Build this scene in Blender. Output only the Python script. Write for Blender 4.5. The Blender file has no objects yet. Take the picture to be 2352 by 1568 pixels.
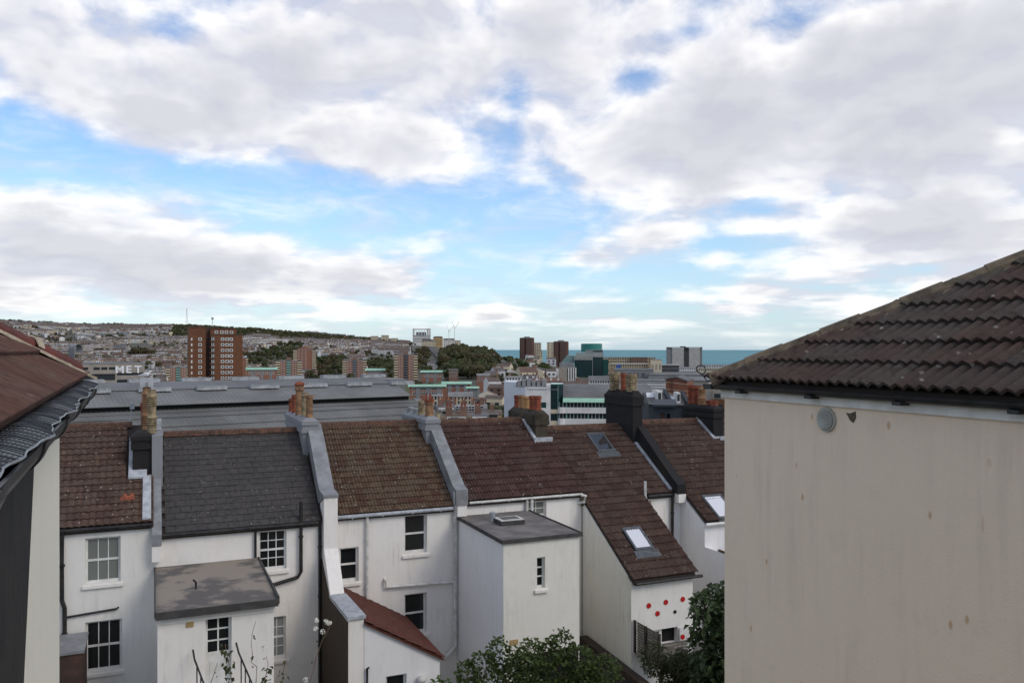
import bpy, bmesh, math, random
import numpy as np
from mathutils import Vector, Matrix
rad = math.radians
random.seed(7)
SC = bpy.context.scene
COL = SC.collection

# ------------------------------------------------------------------ camera
FX, CX, HY, CZ = 1898.0, 1176.0, 802.0, 60.0      # photo measured at 2352 px width, eye 60 m above the sea
cam_d = bpy.data.cameras.new('camera')
cam = bpy.data.objects.new('camera', cam_d); COL.objects.link(cam)
cam.location = (0, 0, CZ); cam.rotation_euler = (rad(90), 0, 0)
cam_d.sensor_width = 36; cam_d.lens = 36 * FX / 2352; cam_d.shift_y = 18 / 2352
cam_d.clip_start = 0.1; cam_d.clip_end = 400000
SC.camera = cam

# ------------------------------------------------------------------ exposure
vs = SC.view_settings
vs.view_transform = 'Standard'; vs.look = 'None'; vs.gamma = 1; vs.use_curve_mapping = False
vs.exposure = 0.2

# ------------------------------------------------------------------ sun
SUN_AZ, SUN_EL = 122.0, 40.0        # degrees clockwise from the view direction, above the horizon
sd = bpy.data.lights.new('sun', 'SUN'); sd.energy = 1.05; sd.angle = rad(24); sd.color = (1.0, 0.92, 0.80)
so = bpy.data.objects.new('sun', sd); COL.objects.link(so)
to_sun = Vector((math.sin(rad(SUN_AZ)) * math.cos(rad(SUN_EL)), math.cos(rad(SUN_AZ)) * math.cos(rad(SUN_EL)), math.sin(rad(SUN_EL))))
so.rotation_euler = (-to_sun).to_track_quat('-Z', 'Y').to_euler(); so.location = (0, 0, 200)

# ------------------------------------------------------------------ sky with clouds (world shader)
wd = bpy.data.worlds.new('World'); SC.world = wd; wd.use_nodes = True
wd.cycles.sampling_method = 'MANUAL'; wd.cycles.sample_map_resolution = 512
NT = wd.node_tree; NT.nodes.clear()
def nmath(op, a, b=None, c=None, clamp=False, nt=None):
    nt = nt or NT
    n = nt.nodes.new('ShaderNodeMath'); n.operation = op; n.use_clamp = clamp
    for i, v in enumerate((a, b, c)):
        if v is None: continue
        if isinstance(v, (int, float)): n.inputs[i].default_value = v
        else: nt.links.new(v, n.inputs[i])
    return n.outputs[0]
def nmix(f, a, b, nt=None):
    nt = nt or NT
    n = nt.nodes.new('ShaderNodeMix'); n.data_type = 'RGBA'
    for s, v in ((n.inputs[0], f), (n.inputs[6], a), (n.inputs[7], b)):
        if isinstance(v, (int, float)): s.default_value = v
        elif isinstance(v, tuple): s.default_value = (*v, 1) if len(v) == 3 else v
        else: nt.links.new(v, s)
    return n.outputs[2]
def ncomb(x, y, z=0.0, nt=None):
    nt = nt or NT
    n = nt.nodes.new('ShaderNodeCombineXYZ')
    for i, v in enumerate((x, y, z)):
        if isinstance(v, (int, float)): n.inputs[i].default_value = v
        else: nt.links.new(v, n.inputs[i])
    return n.outputs[0]
def nnoise(vec, scale, detail=6, rough=0.55, dist=0.0, nt=None, dim='3D'):
    nt = nt or NT
    n = nt.nodes.new('ShaderNodeTexNoise'); n.noise_dimensions = dim
    nt.links.new(vec, n.inputs['Vector'])
    n.inputs['Scale'].default_value = scale; n.inputs['Detail'].default_value = detail
    n.inputs['Roughness'].default_value = rough; n.inputs['Distortion'].default_value = dist
    return n.outputs['Fac']
def nramp(f, a, b, lo=0.0, hi=1.0, nt=None):
    nt = nt or NT
    n = nt.nodes.new('ShaderNodeMapRange'); n.interpolation_type = 'SMOOTHSTEP'
    nt.links.new(f, n.inputs[0])
    for i, v in enumerate((a, b, lo, hi)): n.inputs[i + 1].default_value = v
    return n.outputs[0]

sky = NT.nodes.new('ShaderNodeTexSky'); sky.sky_type = 'NISHITA'; sky.sun_disc = False
sky.sun_elevation = rad(SUN_EL); sky.sun_rotation = rad(SUN_AZ); sky.altitude = 60; sky.air_density = 1.0; sky.dust_density = 0.6; sky.ozone_density = 1.5
tc = NT.nodes.new('ShaderNodeTexCoord')
sx = NT.nodes.new('ShaderNodeSeparateXYZ'); NT.links.new(tc.outputs['Generated'], sx.inputs[0])
X_, Y_, Z_ = sx.outputs
AZ = nmath('ARCTAN2', X_, Y_); EL = nmath('ARCSINE', Z_)
# cloud masses by direction: (x, y in the 2352-px photo, half widths, weight)
BLOBS = [(560, 215, 470, 120, .50), (170, 110, 330, 90, .34), (800, 330, 230, 60, .22), (860, 120, 300, 110, .26), (330, 270, 230, 40, .25),
         (180, 570, 340, 85, .60), (120, 665, 420, 55, .34), (610, 620, 270, 52, .48), (850, 645, 150, 40, .40), (330, 455, 170, 45, .25), (60, 470, 150, 40, .2),
         (1560, 340, 300, 100, .46), (1850, 250, 400, 170, .52), (2250, 330, 330, 280, .46), (1400, 90, 420, 90, .22), (2150, 60, 420, 110, .32),
         (2150, 520, 300, 50, .42), (1360, 590, 70, 24, .42), (1505, 545, 55, 18, .36), (1740, 660, 50, 24, .45), (1140, 720, 60, 22, .36), (1375, 738, 60, 20, .36), (1520, 745, 60, 14, .25), (1800, 705, 170, 22, .30), (1010, 535, 34, 12, .3),
         (2120, 650, 330, 45, .22),
         (30, 290, 240, 55, -.50), (300, 385, 320, 36, -.36), (620, 440, 230, 40, -.42), (980, 480, 330, 62, -.46), (1060, 610, 200, 60, -.36), (1250, 490, 180, 40, -.26),
         (1500, 640, 330, 40, -.30), (380, 60, 80, 40, -.40), (320, 135, 45, 22, -.3), (1180, 200, 36, 80, -.30), (1480, 185, 55, 26, -.42), (1570, 75, 80, 18, -.3),
         (1740, 465, 55, 22, -.36), (1880, 30, 100, 22, -.3), (1680, 560, 160, 22, -.22), (2330, 310, 45, 20, -.22)]
AE = ncomb(AZ, EL, 0.0)
def nvmath(op, a, b=None, c=None):
    n = NT.nodes.new('ShaderNodeVectorMath'); n.operation = op
    for i, v in enumerate((a, b, c)):
        if v is None: continue
        if isinstance(v, tuple): n.inputs[i].default_value = v
        else: NT.links.new(v, n.inputs[i])
    return n
bsum = 0.0
for (bx_, by_, hw, hh, wgt) in BLOBS:
    a0 = math.atan((bx_ - CX) / FX); e0 = math.atan((HY - by_) / FX * math.cos(a0))
    aw = hw / FX * math.cos(a0) ** 2; eh = hh / FX * math.cos(a0)
    q = nvmath('MULTIPLY_ADD', AE, (1 / aw, 1 / eh, 0), (-a0 / aw, -e0 / eh, 0)).outputs[0]
    r2 = nvmath('DOT_PRODUCT', q, q).outputs['Value']
    bsum = nmath('MULTIPLY_ADD', nmath('POWER', 0.45, r2), wgt, bsum)
def density(daz, del_, det):
    """cloud density field sampled at an offset in azimuth / elevation"""
    az = nmath('ADD', AZ, daz); el = nmath('ADD', EL, del_)
    # flattened broken layer: spread on a plane overhead
    zz = nmath('ADD', nmath('MAXIMUM', nmath('SINE', el), 0.0), 0.10)
    px = nmath('DIVIDE', nmath('SINE', az), zz); py = nmath('DIVIDE', nmath('COSINE', az), zz)
    n1 = nnoise(ncomb(px, py, 3.1), 1.8, det, 0.52, 0.2)
    # upright cumulus puffs
    sq = nmath('POWER', nmath('MAXIMUM', el, 0.0005), 0.72)
    n2 = nnoise(ncomb(az, nmath('MULTIPLY', sq, 1.6), 7.7), 10.0, det, 0.54, 0.25)
    return nmath('MULTIPLY_ADD', n1, 1.35, nmath('MULTIPLY_ADD', n2, 1.55, -1.45))
bsum = nmath('ADD', bsum, nramp(EL, 0.015, 0.11, -0.20, 0.0))     # fewer clouds low over the sea
D0 = nmath('ADD', density(0.0, 0.0, 7), bsum)
D1 = nmath('ADD', density(0.010, 0.020, 3), bsum)
VEIL = nramp(nnoise(ncomb(nmath('MULTIPLY', AZ, 2.2), nmath('MULTIPLY', EL, 7.0), 1.3), 4.0, 5, 0.62, 0.6), 0.40, 0.74, 0.04, 0.50)   # thin high streaks
COV = nmath('MAXIMUM', nramp(D0, -0.38, 0.34), VEIL)
hz = nramp(EL, 0.0, 0.05)                       # clouds melt into the pale air above the horizon
COV = nmath('MULTIPLY', COV, nmath('MULTIPLY_ADD', hz, 0.5, 0.45))
LIT = nmath('MULTIPLY_ADD', nmath('SUBTRACT', D0, D1), 2.5, 0.52, clamp=True)
THICK = nramp(D0, 0.20, 0.85)
lit_c = nmix(LIT, (6.9, 7.0, 7.8), (10.6, 10.4, 10.3))
CLOUD = nmix(nmath('MULTIPLY', THICK, 0.75), lit_c, (5.7, 5.75, 6.3))
skyb = nmix(1.0, sky.outputs[0], (1.75, 1.7, 1.75)); skyb.node.blend_type = 'MULTIPLY'
skyc = nmix(nramp(EL, 0.0, 0.20, 0.55, 0.0), skyb, (3.6, 5.9, 8.1))
hs = NT.nodes.new('ShaderNodeHueSaturation'); hs.inputs['Saturation'].default_value = 1.22; NT.links.new(skyc, hs.inputs['Color'])
final = nmix(COV, hs.outputs[0], CLOUD)
bg = NT.nodes.new('ShaderNodeBackground'); bg.inputs['Strength'].default_value = 0.092
out = NT.nodes.new('ShaderNodeOutputWorld')
NT.links.new(final, bg.inputs[0]); NT.links.new(bg.outputs[0], out.inputs[0])

# ------------------------------------------------------------------ mesh helpers
class MB:
    """collects faces of ONE part; build() links them as one mesh object"""
    def __init__(s): s.v = []; s.f = []; s.m = []
    def poly(s, pts, m=0):
        i = len(s.v); s.v += [tuple(p) for p in pts]; s.f.append(tuple(range(i, i + len(pts)))); s.m.append(m); return s
    def box(s, x0, x1, y0, y1, z0, z1, m=0):
        i = len(s.v)
        s.v += [(x0, y0, z0), (x1, y0, z0), (x1, y1, z0), (x0, y1, z0), (x0, y0, z1), (x1, y0, z1), (x1, y1, z1), (x0, y1, z1)]
        for q in ((0, 3, 2, 1), (4, 5, 6, 7), (0, 1, 5, 4), (1, 2, 6, 5), (2, 3, 7, 6), (3, 0, 4, 7)):
            s.f.append(tuple(i + k for k in q)); s.m.append(m)
        return s
    def prism(s, poly, axis, a0, a1, m=0):
        """extrude a 2-D polygon; axis 0: poly is (y,z), 1: (x,z), 2: (x,y)"""
        def P(p, a): return (a, p[0], p[1]) if axis == 0 else ((p[0], a, p[1]) if axis == 1 else (p[0], p[1], a))
        n = len(poly); i = len(s.v)
        s.v += [P(p, a0) for p in poly] + [P(p, a1) for p in poly]
        s.f.append(tuple(i + k for k in range(n))); s.m.append(m)
        s.f.append(tuple(i + n + k for k in reversed(range(n)))); s.m.append(m)
        for k in range(n):
            k2 = (k + 1) % n
            s.f.append((i + k, i + n + k, i + n + k2, i + k2)); s.m.append(m)
        return s
    def slab(s, quad, t, m=0):
        """thick slab: quad of 3-D points, extruded by vector t"""
        n = len(quad); i = len(s.v); t = Vector(t)
        s.v += [tuple(Vector(p)) for p in quad] + [tuple(Vector(p) + t) for p in quad]
        s.f.append(tuple(i + k for k in range(n))); s.m.append(m)
        s.f.append(tuple(i + n + k for k in reversed(range(n)))); s.m.append(m)
        for k in range(n):
            k2 = (k + 1) % n
            s.f.append((i + k, i + n + k, i + n + k2, i + k2)); s.m.append(m)
        return s
    def tube(s, pts, r, n=8, m=0, r2=None):
        pts = [Vector(p) for p in pts]; rings = []
        for k, p in enumerate(pts):
            d = (pts[min(k + 1, len(pts) - 1)] - pts[max(k - 1, 0)]).normalized()
            a = d.cross(Vector((0, 0, 1)));
            if a.length < 1e-3: a = Vector((1, 0, 0))
            a.normalize(); b = d.cross(a).normalized()
            rr = r if r2 is None else r + (r2 - r) * k / max(1, len(pts) - 1)
            i = len(s.v)
            for q in range(n):
                t = 2 * math.pi * q / n
                s.v.append(tuple(p + a * (rr * math.cos(t)) + b * (rr * math.sin(t))))
            rings.append(i)
        for i, j in zip(rings, rings[1:]):
            for q in range(n):
                s.f.append((i + q, i + (q + 1) % n, j + (q + 1) % n, j + q)); s.m.append(m)
        s.f.append(tuple(rings[0] + q for q in reversed(range(n)))); s.m.append(m)
        s.f.append(tuple(rings[-1] + q for q in range(n))); s.m.append(m)
        return s
    def lathe(s, prof, c=(0, 0, 0), n=14, m=0, cap=True):
        rings = []
        for r, z in prof:
            i = len(s.v)
            for q in range(n):
                t = 2 * math.pi * q / n
                s.v.append((c[0] + r * math.cos(t), c[1] + r * math.sin(t), c[2] + z))
            rings.append(i)
        for i, j in zip(rings, rings[1:]):
            for q in range(n):
                s.f.append((i + q, i + (q + 1) % n, j + (q + 1) % n, j + q)); s.m.append(m)
        if cap:
            s.f.append(tuple(rings[0] + q for q in reversed(range(n)))); s.m.append(m)
            s.f.append(tuple(rings[-1] + q for q in range(n))); s.m.append(m)
        return s
    def wall(s, x0, x1, z0, z1, y, d, holes=(), m=0):
        """wall in the plane y facing -y, thickness d, rectangular openings (x0,x1,z0,z1) with reveals"""
        xs = sorted({x0, x1, *[h[0] for h in holes], *[h[1] for h in holes]}); zs = sorted({z0, z1, *[h[2] for h in holes], *[h[3] for h in holes]})
        xs = [x for x in xs if x0 <= x <= x1]; zs = [z for z in zs if z0 <= z <= z1]
        for a, b in zip(xs, xs[1:]):
            for c, e in zip(zs, zs[1:]):
                mx, mz = (a + b) / 2, (c + e) / 2
                if any(h[0] < mx < h[1] and h[2] < mz < h[3] for h in holes): continue
                s.poly([(a, y, c), (b, y, c), (b, y, e), (a, y, e)], m)
                s.poly([(a, y + d, c), (a, y + d, e), (b, y + d, e), (b, y + d, c)], m)
        for h in list(holes):
            a, b, c, e = h
            s.poly([(a, y, c), (a, y, e), (a, y + d, e), (a, y + d, c)], m); s.poly([(b, y, c), (b, y + d, c), (b, y + d, e), (b, y, e)], m)
            s.poly([(a, y, c), (a, y + d, c), (b, y + d, c), (b, y, c)], m); s.poly([(a, y, e), (b, y, e), (b, y + d, e), (a, y + d, e)], m)
        s.poly([(x0, y, z0), (x0, y, z1), (x0, y + d, z1), (x0, y + d, z0)], m); s.poly([(x1, y, z0), (x1, y + d, z0), (x1, y + d, z1), (x1, y, z1)], m)
        s.poly([(x0, y, z1), (x1, y, z1), (x1, y + d, z1), (x0, y + d, z1)], m)
        return s
    def mesh(s, name, mats, org=(0, 0, 0), smooth=False, recalc=True):
        me = bpy.data.meshes.new(name)
        me.from_pydata([(a - org[0], b - org[1], c - org[2]) for a, b, c in s.v], [], s.f)
        for mt in (mats if isinstance(mats, (list, tuple)) else [mats]): me.materials.append(mt)
        if any(s.m): me.polygons.foreach_set('material_index', s.m)
        if recalc:
            bm = bmesh.new(); bm.from_mesh(me); bmesh.ops.remove_doubles(bm, verts=bm.verts, dist=1e-5)
            bmesh.ops.recalc_face_normals(bm, faces=bm.faces); bm.to_mesh(me); bm.free()
        if smooth: me.polygons.foreach_set('use_smooth', [True] * len(me.polygons))
        me.update(); return me

def link(name, data, parent=None):
    o = bpy.data.objects.new(name, data); COL.objects.link(o)
    if parent is not None: o.parent = parent
    return o
class Thing:
    """an Empty at the thing's base; mesh coordinates are given in the frame rotated by rotz about the world origin"""
    def __init__(s, name, label, cat, org, rotz=0.0, group=None):
        s.o = link(name, None); s.org = Vector(org); s.rot = rotz
        s.o.location = Matrix.Rotation(rotz, 3, 'Z') @ s.org; s.o.rotation_euler = (0, 0, rotz); s.o.empty_display_size = 0.3
        s.o['label'] = label; s.o['category'] = cat
        if group: s.o['group'] = group
    def part(s, name, mb, mat, parent=None, label=None, smooth=False, kind=None, recalc=True):
        o = link(name, mb.mesh(name, mat, s.org, smooth, recalc), parent or s.o)
        if label: o['label'] = label
        if kind: o['kind'] = kind
        return o
    def inst(s, name, me, loc, parent=None, rot=None, scale=None):
        o = link(name, me, parent or s.o); o.location = Vector(loc) - s.org
        if rot is not None: o.rotation_euler = rot
        if scale is not None: o.scale = scale
        return o
def one(name, mb, mat, label, cat, org, rotz=0.0, group=None, smooth=False, recalc=True):
    """a thing that is a single mesh"""
    o = link(name, mb.mesh(name, mat, org, smooth, recalc)); o.location = Matrix.Rotation(rotz, 3, 'Z') @ Vector(org); o.rotation_euler = (0, 0, rotz)
    o['label'] = label; o['category'] = cat
    if group: o['group'] = group
    return o
def W(x, y, Y):
    """photo point (2352-px scale) at depth Y"""
    return Vector(((x - CX) / FX * Y, Y, CZ + (HY - y) / FX * Y))
TH = rad(23.5); cT, sT = math.cos(TH), math.sin(TH)
def onV(x, y, v):
    """photo point on the terrace-frame plane v = const -> (u, z)"""
    dx = (x - CX) / FX; t = v / (cT - sT * dx)
    return t * (cT * dx + sT), CZ + (HY - y) / FX * t
def onU(x, y, u):
    dx = (x - CX) / FX; t = u / (cT * dx + sT)
    return t * (cT - sT * dx), CZ + (HY - y) / FX * t
def onZ(x, y, z):
    t = (z - CZ) * FX / (HY - y); dx = (x - CX) / FX
    return t * (cT * dx + sT), t * (cT - sT * dx)

# ------------------------------------------------------------------ materials
def newmat(name):
    m = bpy.data.materials.new(name); m.use_nodes = True; nt = m.node_tree
    return m, nt, nt.nodes['Principled BSDF']
def pos(nt, sx=1, sy=1, sz=1, obj=False):
    if obj: o = nt.nodes.new('ShaderNodeTexCoord').outputs['Object']
    else: o = nt.nodes.new('ShaderNodeNewGeometry').outputs['Position']
    mp = nt.nodes.new('ShaderNodeMapping'); mp.inputs['Scale'].default_value = (sx, sy, sz); nt.links.new(o, mp.inputs[0])
    return mp.outputs[0]
def bump(nt, b, h, strength, dist=0.02):
    n = nt.nodes.new('ShaderNodeBump'); n.inputs['Strength'].default_value = strength; n.inputs['Distance'].default_value = dist
    nt.links.new(h, n.inputs['Height']); nt.links.new(n.outputs[0], b.inputs['Normal'])
def mat(name, c1, c2=None, scale=3.0, rough=0.8, bmp=0.0, bscale=None, metallic=0.0, obj=False, spec=0.3, rnd=None, lo=0.35, hi=0.65):
    """plain procedural: two tones mixed by noise, fine relief, optional per-object tone (rnd = third colour)"""
    m, nt, b = newmat(name); c2 = c2 or tuple(c * 0.8 for c in c1)
    p = pos(nt, obj=obj); n = nnoise(p, scale, 5, 0.6, nt=nt)
    col = nmix(nramp(n, lo, hi, nt=nt), c1, c2, nt=nt)
    if rnd:
        oi = nt.nodes.new('ShaderNodeObjectInfo')
        col = nmix(nramp(oi.outputs['Random'], 0.25, 0.95, nt=nt), col, rnd, nt=nt)
    nt.links.new(col, b.inputs['Base Color'])
    b.inputs['Roughness'].default_value = rough; b.inputs['Metallic'].default_value = metallic; b.inputs['Specular IOR Level'].default_value = spec
    if bmp: bump(nt, b, nnoise(p, bscale or scale * 6, 4, 0.6, nt=nt), bmp)
    return m
def render_mat(name, base, dirt, amount=0.5, streak=1.0, bmp=0.25, rust=False, green=None):
    """painted render: vertical rain streaks, blotches, fine grain"""
    m, nt, b = newmat(name)
    p = pos(nt); ps = pos(nt, 5.0, 5.0, 0.45)
    blot = nnoise(p, 0.9, 5, 0.6, nt=nt); st = nnoise(ps, 1.6, 6, 0.65, nt=nt)
    f = nmath('MULTIPLY', nramp(st, 0.42, 0.75, nt=nt), nramp(blot, 0.35, 0.7, nt=nt), nt=nt)
    col = nmix(nmath('MULTIPLY', f, amount * streak, nt=nt), base, dirt, nt=nt)
    col = nmix(nmath('MULTIPLY', nramp(nnoise(p, 3.7, 6, 0.7, nt=nt), 0.5, 0.8, nt=nt), amount * 0.5, nt=nt), col, dirt, nt=nt)
    if green: col = nmix(nmath('MULTIPLY', nramp(nnoise(p, 0.55, 4, 0.6, nt=nt), 0.52, 0.7, nt=nt), 0.5, nt=nt), col, green, nt=nt)
    if rust:
        vo = nt.nodes.new('ShaderNodeTexVoronoi'); nt.links.new(pos(nt, 4.2, 4.2, 2.1), vo.inputs['Vector']); vo.inputs['Scale'].default_value = 1.0
        vs_ = nt.nodes.new('ShaderNodeTexVoronoi'); nt.links.new(pos(nt, 4.2, 4.2, 0.75), vs_.inputs['Vector']); vs_.inputs['Scale'].default_value = 1.0
        keep = nramp(nnoise(p, 0.7, 2, 0.5, nt=nt), 0.40, 0.50, nt=nt)
        spot = nmath('MAXIMUM', nramp(vo.outputs['Distance'], 0.05, 0.11, 0.55, 0.0, nt=nt), nramp(vs_.outputs['Distance'], 0.035, 0.08, 0.32, 0.0, nt=nt), nt=nt)
        col = nmix(nmath('MULTIPLY', spot, keep, nt=nt), col, (0.42, 0.20, 0.05), nt=nt)
    nt.links.new(col, b.inputs['Base Color']); b.inputs['Roughness'].default_value = 0.85; b.inputs['Specular IOR Level'].default_value = 0.25
    h = nmath('ADD', nnoise(p, 60, 3, 0.6, nt=nt), nmath('MULTIPLY', nnoise(p, 2.2, 3, 0.5, nt=nt), 2.0, nt=nt), nt=nt)
    bump(nt, b, h, bmp, 0.012)
    return m
def tile_mat(name, ramp, lichen=0.5, rough=0.85, spots=True):
    """weathered tile: each piece its own tone, grime, pale lichen"""
    m, nt, b = newmat(name)
    oi = nt.nodes.new('ShaderNodeObjectInfo'); cr = nt.nodes.new('ShaderNodeValToRGB')
    els = cr.color_ramp.elements
    while len(els) < len(ramp): els.new(0.5)
    for e, (t, c) in zip(els, ramp): e.position = t; e.color = (*c, 1)
    nt.links.new(oi.outputs['Random'], cr.inputs[0])
    p = pos(nt)
    col = nmix(nramp(nnoise(p, 9, 6, 0.65, nt=nt), 0.42, 0.72, nt=nt), cr.outputs[0], tuple(c * 0.6 for c in ramp[0][1]), nt=nt)
    col = nmix(nmath('MULTIPLY', nramp(nnoise(p, 1.1, 4, 0.6, nt=nt), 0.45, 0.7, nt=nt), 0.45, nt=nt), col, ramp[-1][1], nt=nt)
    if spots:
        vo = nt.nodes.new('ShaderNodeTexVoronoi'); vo.inputs['Scale'].default_value = 5.5; nt.links.new(p, vo.inputs['Vector'])
        sp = nmath('MULTIPLY', nramp(vo.outputs['Distance'], 0.08, 0.17, 1.0, 0.0, nt=nt), nramp(nnoise(p, 1.7, 3, 0.6, nt=nt), 0.42, 0.54, nt=nt), nt=nt)
        col = nmix(nmath('MULTIPLY', sp, lichen, nt=nt), col, (0.42, 0.41, 0.35), nt=nt)
    nt.links.new(col, b.inputs['Base Color']); b.inputs['Roughness'].default_value = rough; b.inputs['Specular IOR Level'].default_value = 0.2
    bump(nt, b, nnoise(p, 45, 5, 0.7, nt=nt), 0.5, 0.012)
    return m
def glass_mat(name, c=(0.012, 0.014, 0.015), rough=0.06, spec=0.5):
    m, nt, b = newmat(name); b.inputs['Base Color'].default_value = (*c, 1); b.inputs['Roughness'].default_value = rough; b.inputs['Specular IOR Level'].default_value = spec
    bump(nt, b, nnoise(pos(nt), 1.4, 2, 0.5, nt=nt), 0.05, 0.02)
    return m
def leaf_mat(name, c1, c2, c3, scale=1.2):
    m, nt, b = newmat(name)
    p = pos(nt); oi = nt.nodes.new('ShaderNodeObjectInfo')
    col = nmix(nramp(nnoise(p, scale, 4, 0.6, nt=nt), 0.36, 0.66, nt=nt), c1, c2, nt=nt)
    col = nmix(nramp(nnoise(p, scale * 7, 2, 0.6, nt=nt), 0.56, 0.72, nt=nt), col, c3, nt=nt)
    col = nmix(nmath('MULTIPLY', oi.outputs['Random'], 0.45, nt=nt), col, (0.075, 0.060, 0.026), nt=nt)
    nt.links.new(col, b.inputs['Base Color']); b.inputs['Roughness'].default_value = 0.6; b.inputs['Specular IOR Level'].default_value = 0.25
    tr = nt.nodes.new('ShaderNodeBsdfTranslucent'); nt.links.new(col, tr.inputs[0]); mx = nt.nodes.new('ShaderNodeMixShader'); mx.inputs[0].default_value = 0.25
    o = nt.nodes['Material Output']; nt.links.new(b.outputs[0], mx.inputs[1]); nt.links.new(tr.outputs[0], mx.inputs[2]); nt.links.new(mx.outputs[0], o.inputs[0])
    return m
def corr_mat(name, c1, c2):
    m = mat(name, c1, c2, 0.35, 0.55, 0.0, spec=0.4); return m

M = {}
M['white'] = render_mat('white_render', (0.76, 0.73, 0.68), (0.42, 0.39, 0.33), 0.48)
M['white2'] = render_mat('white_render_cool', (0.73, 0.72, 0.71), (0.46, 0.45, 0.44), 0.36)
M['white3'] = render_mat('white_render_algae', (0.72, 0.70, 0.63), (0.40, 0.39, 0.31), 0.5, green=(0.50, 0.48, 0.38))
M['white4'] = render_mat('white_render_grey', (0.72, 0.70, 0.65), (0.42, 0.40, 0.36), 0.4)
M['cream'] = render_mat('cream_render', (0.74, 0.71, 0.60), (0.58, 0.55, 0.45), 0.25)
M['beige'] = render_mat('beige_render', (0.78, 0.645, 0.50), (0.48, 0.40, 0.31), 0.34, rust=True, bmp=0.35)
M['tar'] = render_mat('tarred_wall', (0.060, 0.045, 0.034), (0.022, 0.018, 0.015), 0.9)
M['paint'] = mat('white_paint', (0.72, 0.72, 0.69), (0.60, 0.59, 0.55), 4, 0.5, 0.1)
M['pvc'] = mat('white_pipe', (0.66, 0.66, 0.63), (0.48, 0.46, 0.42), 5, 0.45, 0.1)
M['iron'] = mat('black_pipe', (0.012, 0.012, 0.013), (0.03, 0.027, 0.025), 6, 0.45, 0.2)
M['gutblack'] = mat('black_plastic', (0.010, 0.010, 0.011), (0.022, 0.022, 0.023), 5, 0.35, 0.1, spec=0.5)
M['lead'] = mat('lead_grey', (0.17, 0.175, 0.18), (0.25, 0.255, 0.262), 2.5, 0.6, 0.3, 12)
M['leadlt'] = mat('lead_light', (0.42, 0.44, 0.46), (0.28, 0.30, 0.32), 5, 0.6, 0.3, 12)
M['greypaint'] = render_mat('grey_painted_stack', (0.235, 0.24, 0.248), (0.13, 0.132, 0.136), 0.6)
M['soot'] = render_mat('sooty_stack', (0.062, 0.050, 0.034), (0.010, 0.009, 0.008), 1.8, bmp=1.0, green=(0.075, 0.058, 0.026))
M['black'] = render_mat('black_painted_stack', (0.019, 0.018, 0.018), (0.009, 0.009, 0.009), 0.9, bmp=0.9, green=(0.060, 0.048, 0.018))
M['buff'] = mat('buff_clay', (0.31, 0.17, 0.085), (0.14, 0.085, 0.05), 6, 0.8, 0.4, rnd=(0.36, 0.20, 0.085))
M['stoneclay'] = mat('pale_clay', (0.32, 0.25, 0.15), (0.14, 0.11, 0.065), 7, 0.85, 0.4)
M['redclay'] = mat('red_clay', (0.28, 0.075, 0.035), (0.13, 0.04, 0.025), 6, 0.8, 0.4)
M['tile_brown'] = tile_mat('brown_tile', [(0, (0.068, 0.040, 0.030)), (0.4, (0.088, 0.054, 0.040)), (0.75, (0.104, 0.066, 0.048)), (1, (0.086, 0.062, 0.049))], 0.7)
M['tile_red'] = tile_mat('dark_red_tile', [(0, (0.060, 0.030, 0.025)), (0.4, (0.080, 0.041, 0.033)), (0.75, (0.098, 0.054, 0.042)), (1, (0.088, 0.058, 0.051))], 0.6)
M['tile_mix'] = tile_mat('brown_red_tile', [(0, (0.066, 0.038, 0.029)), (0.4, (0.088, 0.052, 0.039)), (0.75, (0.106, 0.066, 0.048)), (1, (0.090, 0.064, 0.050))], 0.6)
M['tile_olive'] = tile_mat('olive_brown_tile', [(0, (0.082, 0.040, 0.028)), (0.3, (0.105, 0.066, 0.042)), (0.7, (0.130, 0.090, 0.056)), (1, (0.10, 0.075, 0.053))], 0.75)
M['tile_near'] = tile_mat('near_roof_tile', [(0, (0.050, 0.036, 0.030)), (0.35, (0.072, 0.044, 0.036)), (0.6, (0.062, 0.048, 0.041)), (1, (0.068, 0.058, 0.050))], 0.55)
M['tile_left'] = tile_mat('left_roof_tile', [(0, (0.092, 0.046, 0.034)), (0.5, (0.115, 0.060, 0.044)), (1, (0.105, 0.064, 0.048))], 0.3)
M['slate'] = tile_mat('slate', [(0, (0.050, 0.0455, 0.042)), (0.5, (0.056, 0.051, 0.047)), (1, (0.062, 0.056, 0.052))], 0.35, 0.6)
M['plainred'] = tile_mat('red_lean_to_tile', [(0, (0.090, 0.030, 0.020)), (0.5, (0.112, 0.038, 0.026)), (1, (0.10, 0.040, 0.029))], 0.3)
M['ridge'] = mat('ridge_tile', (0.12, 0.060, 0.038), (0.055, 0.035, 0.026), 6, 0.85, 0.4)
M['hipred'] = mat('red_hip_tile', (0.15, 0.040, 0.030), (0.085, 0.032, 0.026), 6, 0.75, 0.4)
M['hipgrey'] = mat('mossy_hip_tile', (0.17, 0.13, 0.085), (0.085, 0.065, 0.045), 5, 0.9, 0.5)
M['mortar'] = mat('mortar', (0.50, 0.44, 0.33), (0.33, 0.28, 0.20), 9, 0.95, 0.7, 25)
M['deck'] = mat('roof_underlay', (0.045, 0.035, 0.03), None, 4, 0.95)
M['felt'] = mat('flat_roof_felt', (0.25, 0.215, 0.175), (0.11, 0.10, 0.092), 1.1, 0.9, 0.4, 20, lo=0.45, hi=0.6)
M['felt2'] = mat('flat_roof_felt_grey', (0.19, 0.17, 0.155), (0.11, 0.10, 0.095), 1.6, 0.85, 0.4, 20)
M['feltedge'] = mat('felt_edge', (0.045, 0.043, 0.042), (0.07, 0.066, 0.062), 3, 0.8, 0.4)
M['glass'] = glass_mat('window_glass')
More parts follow.
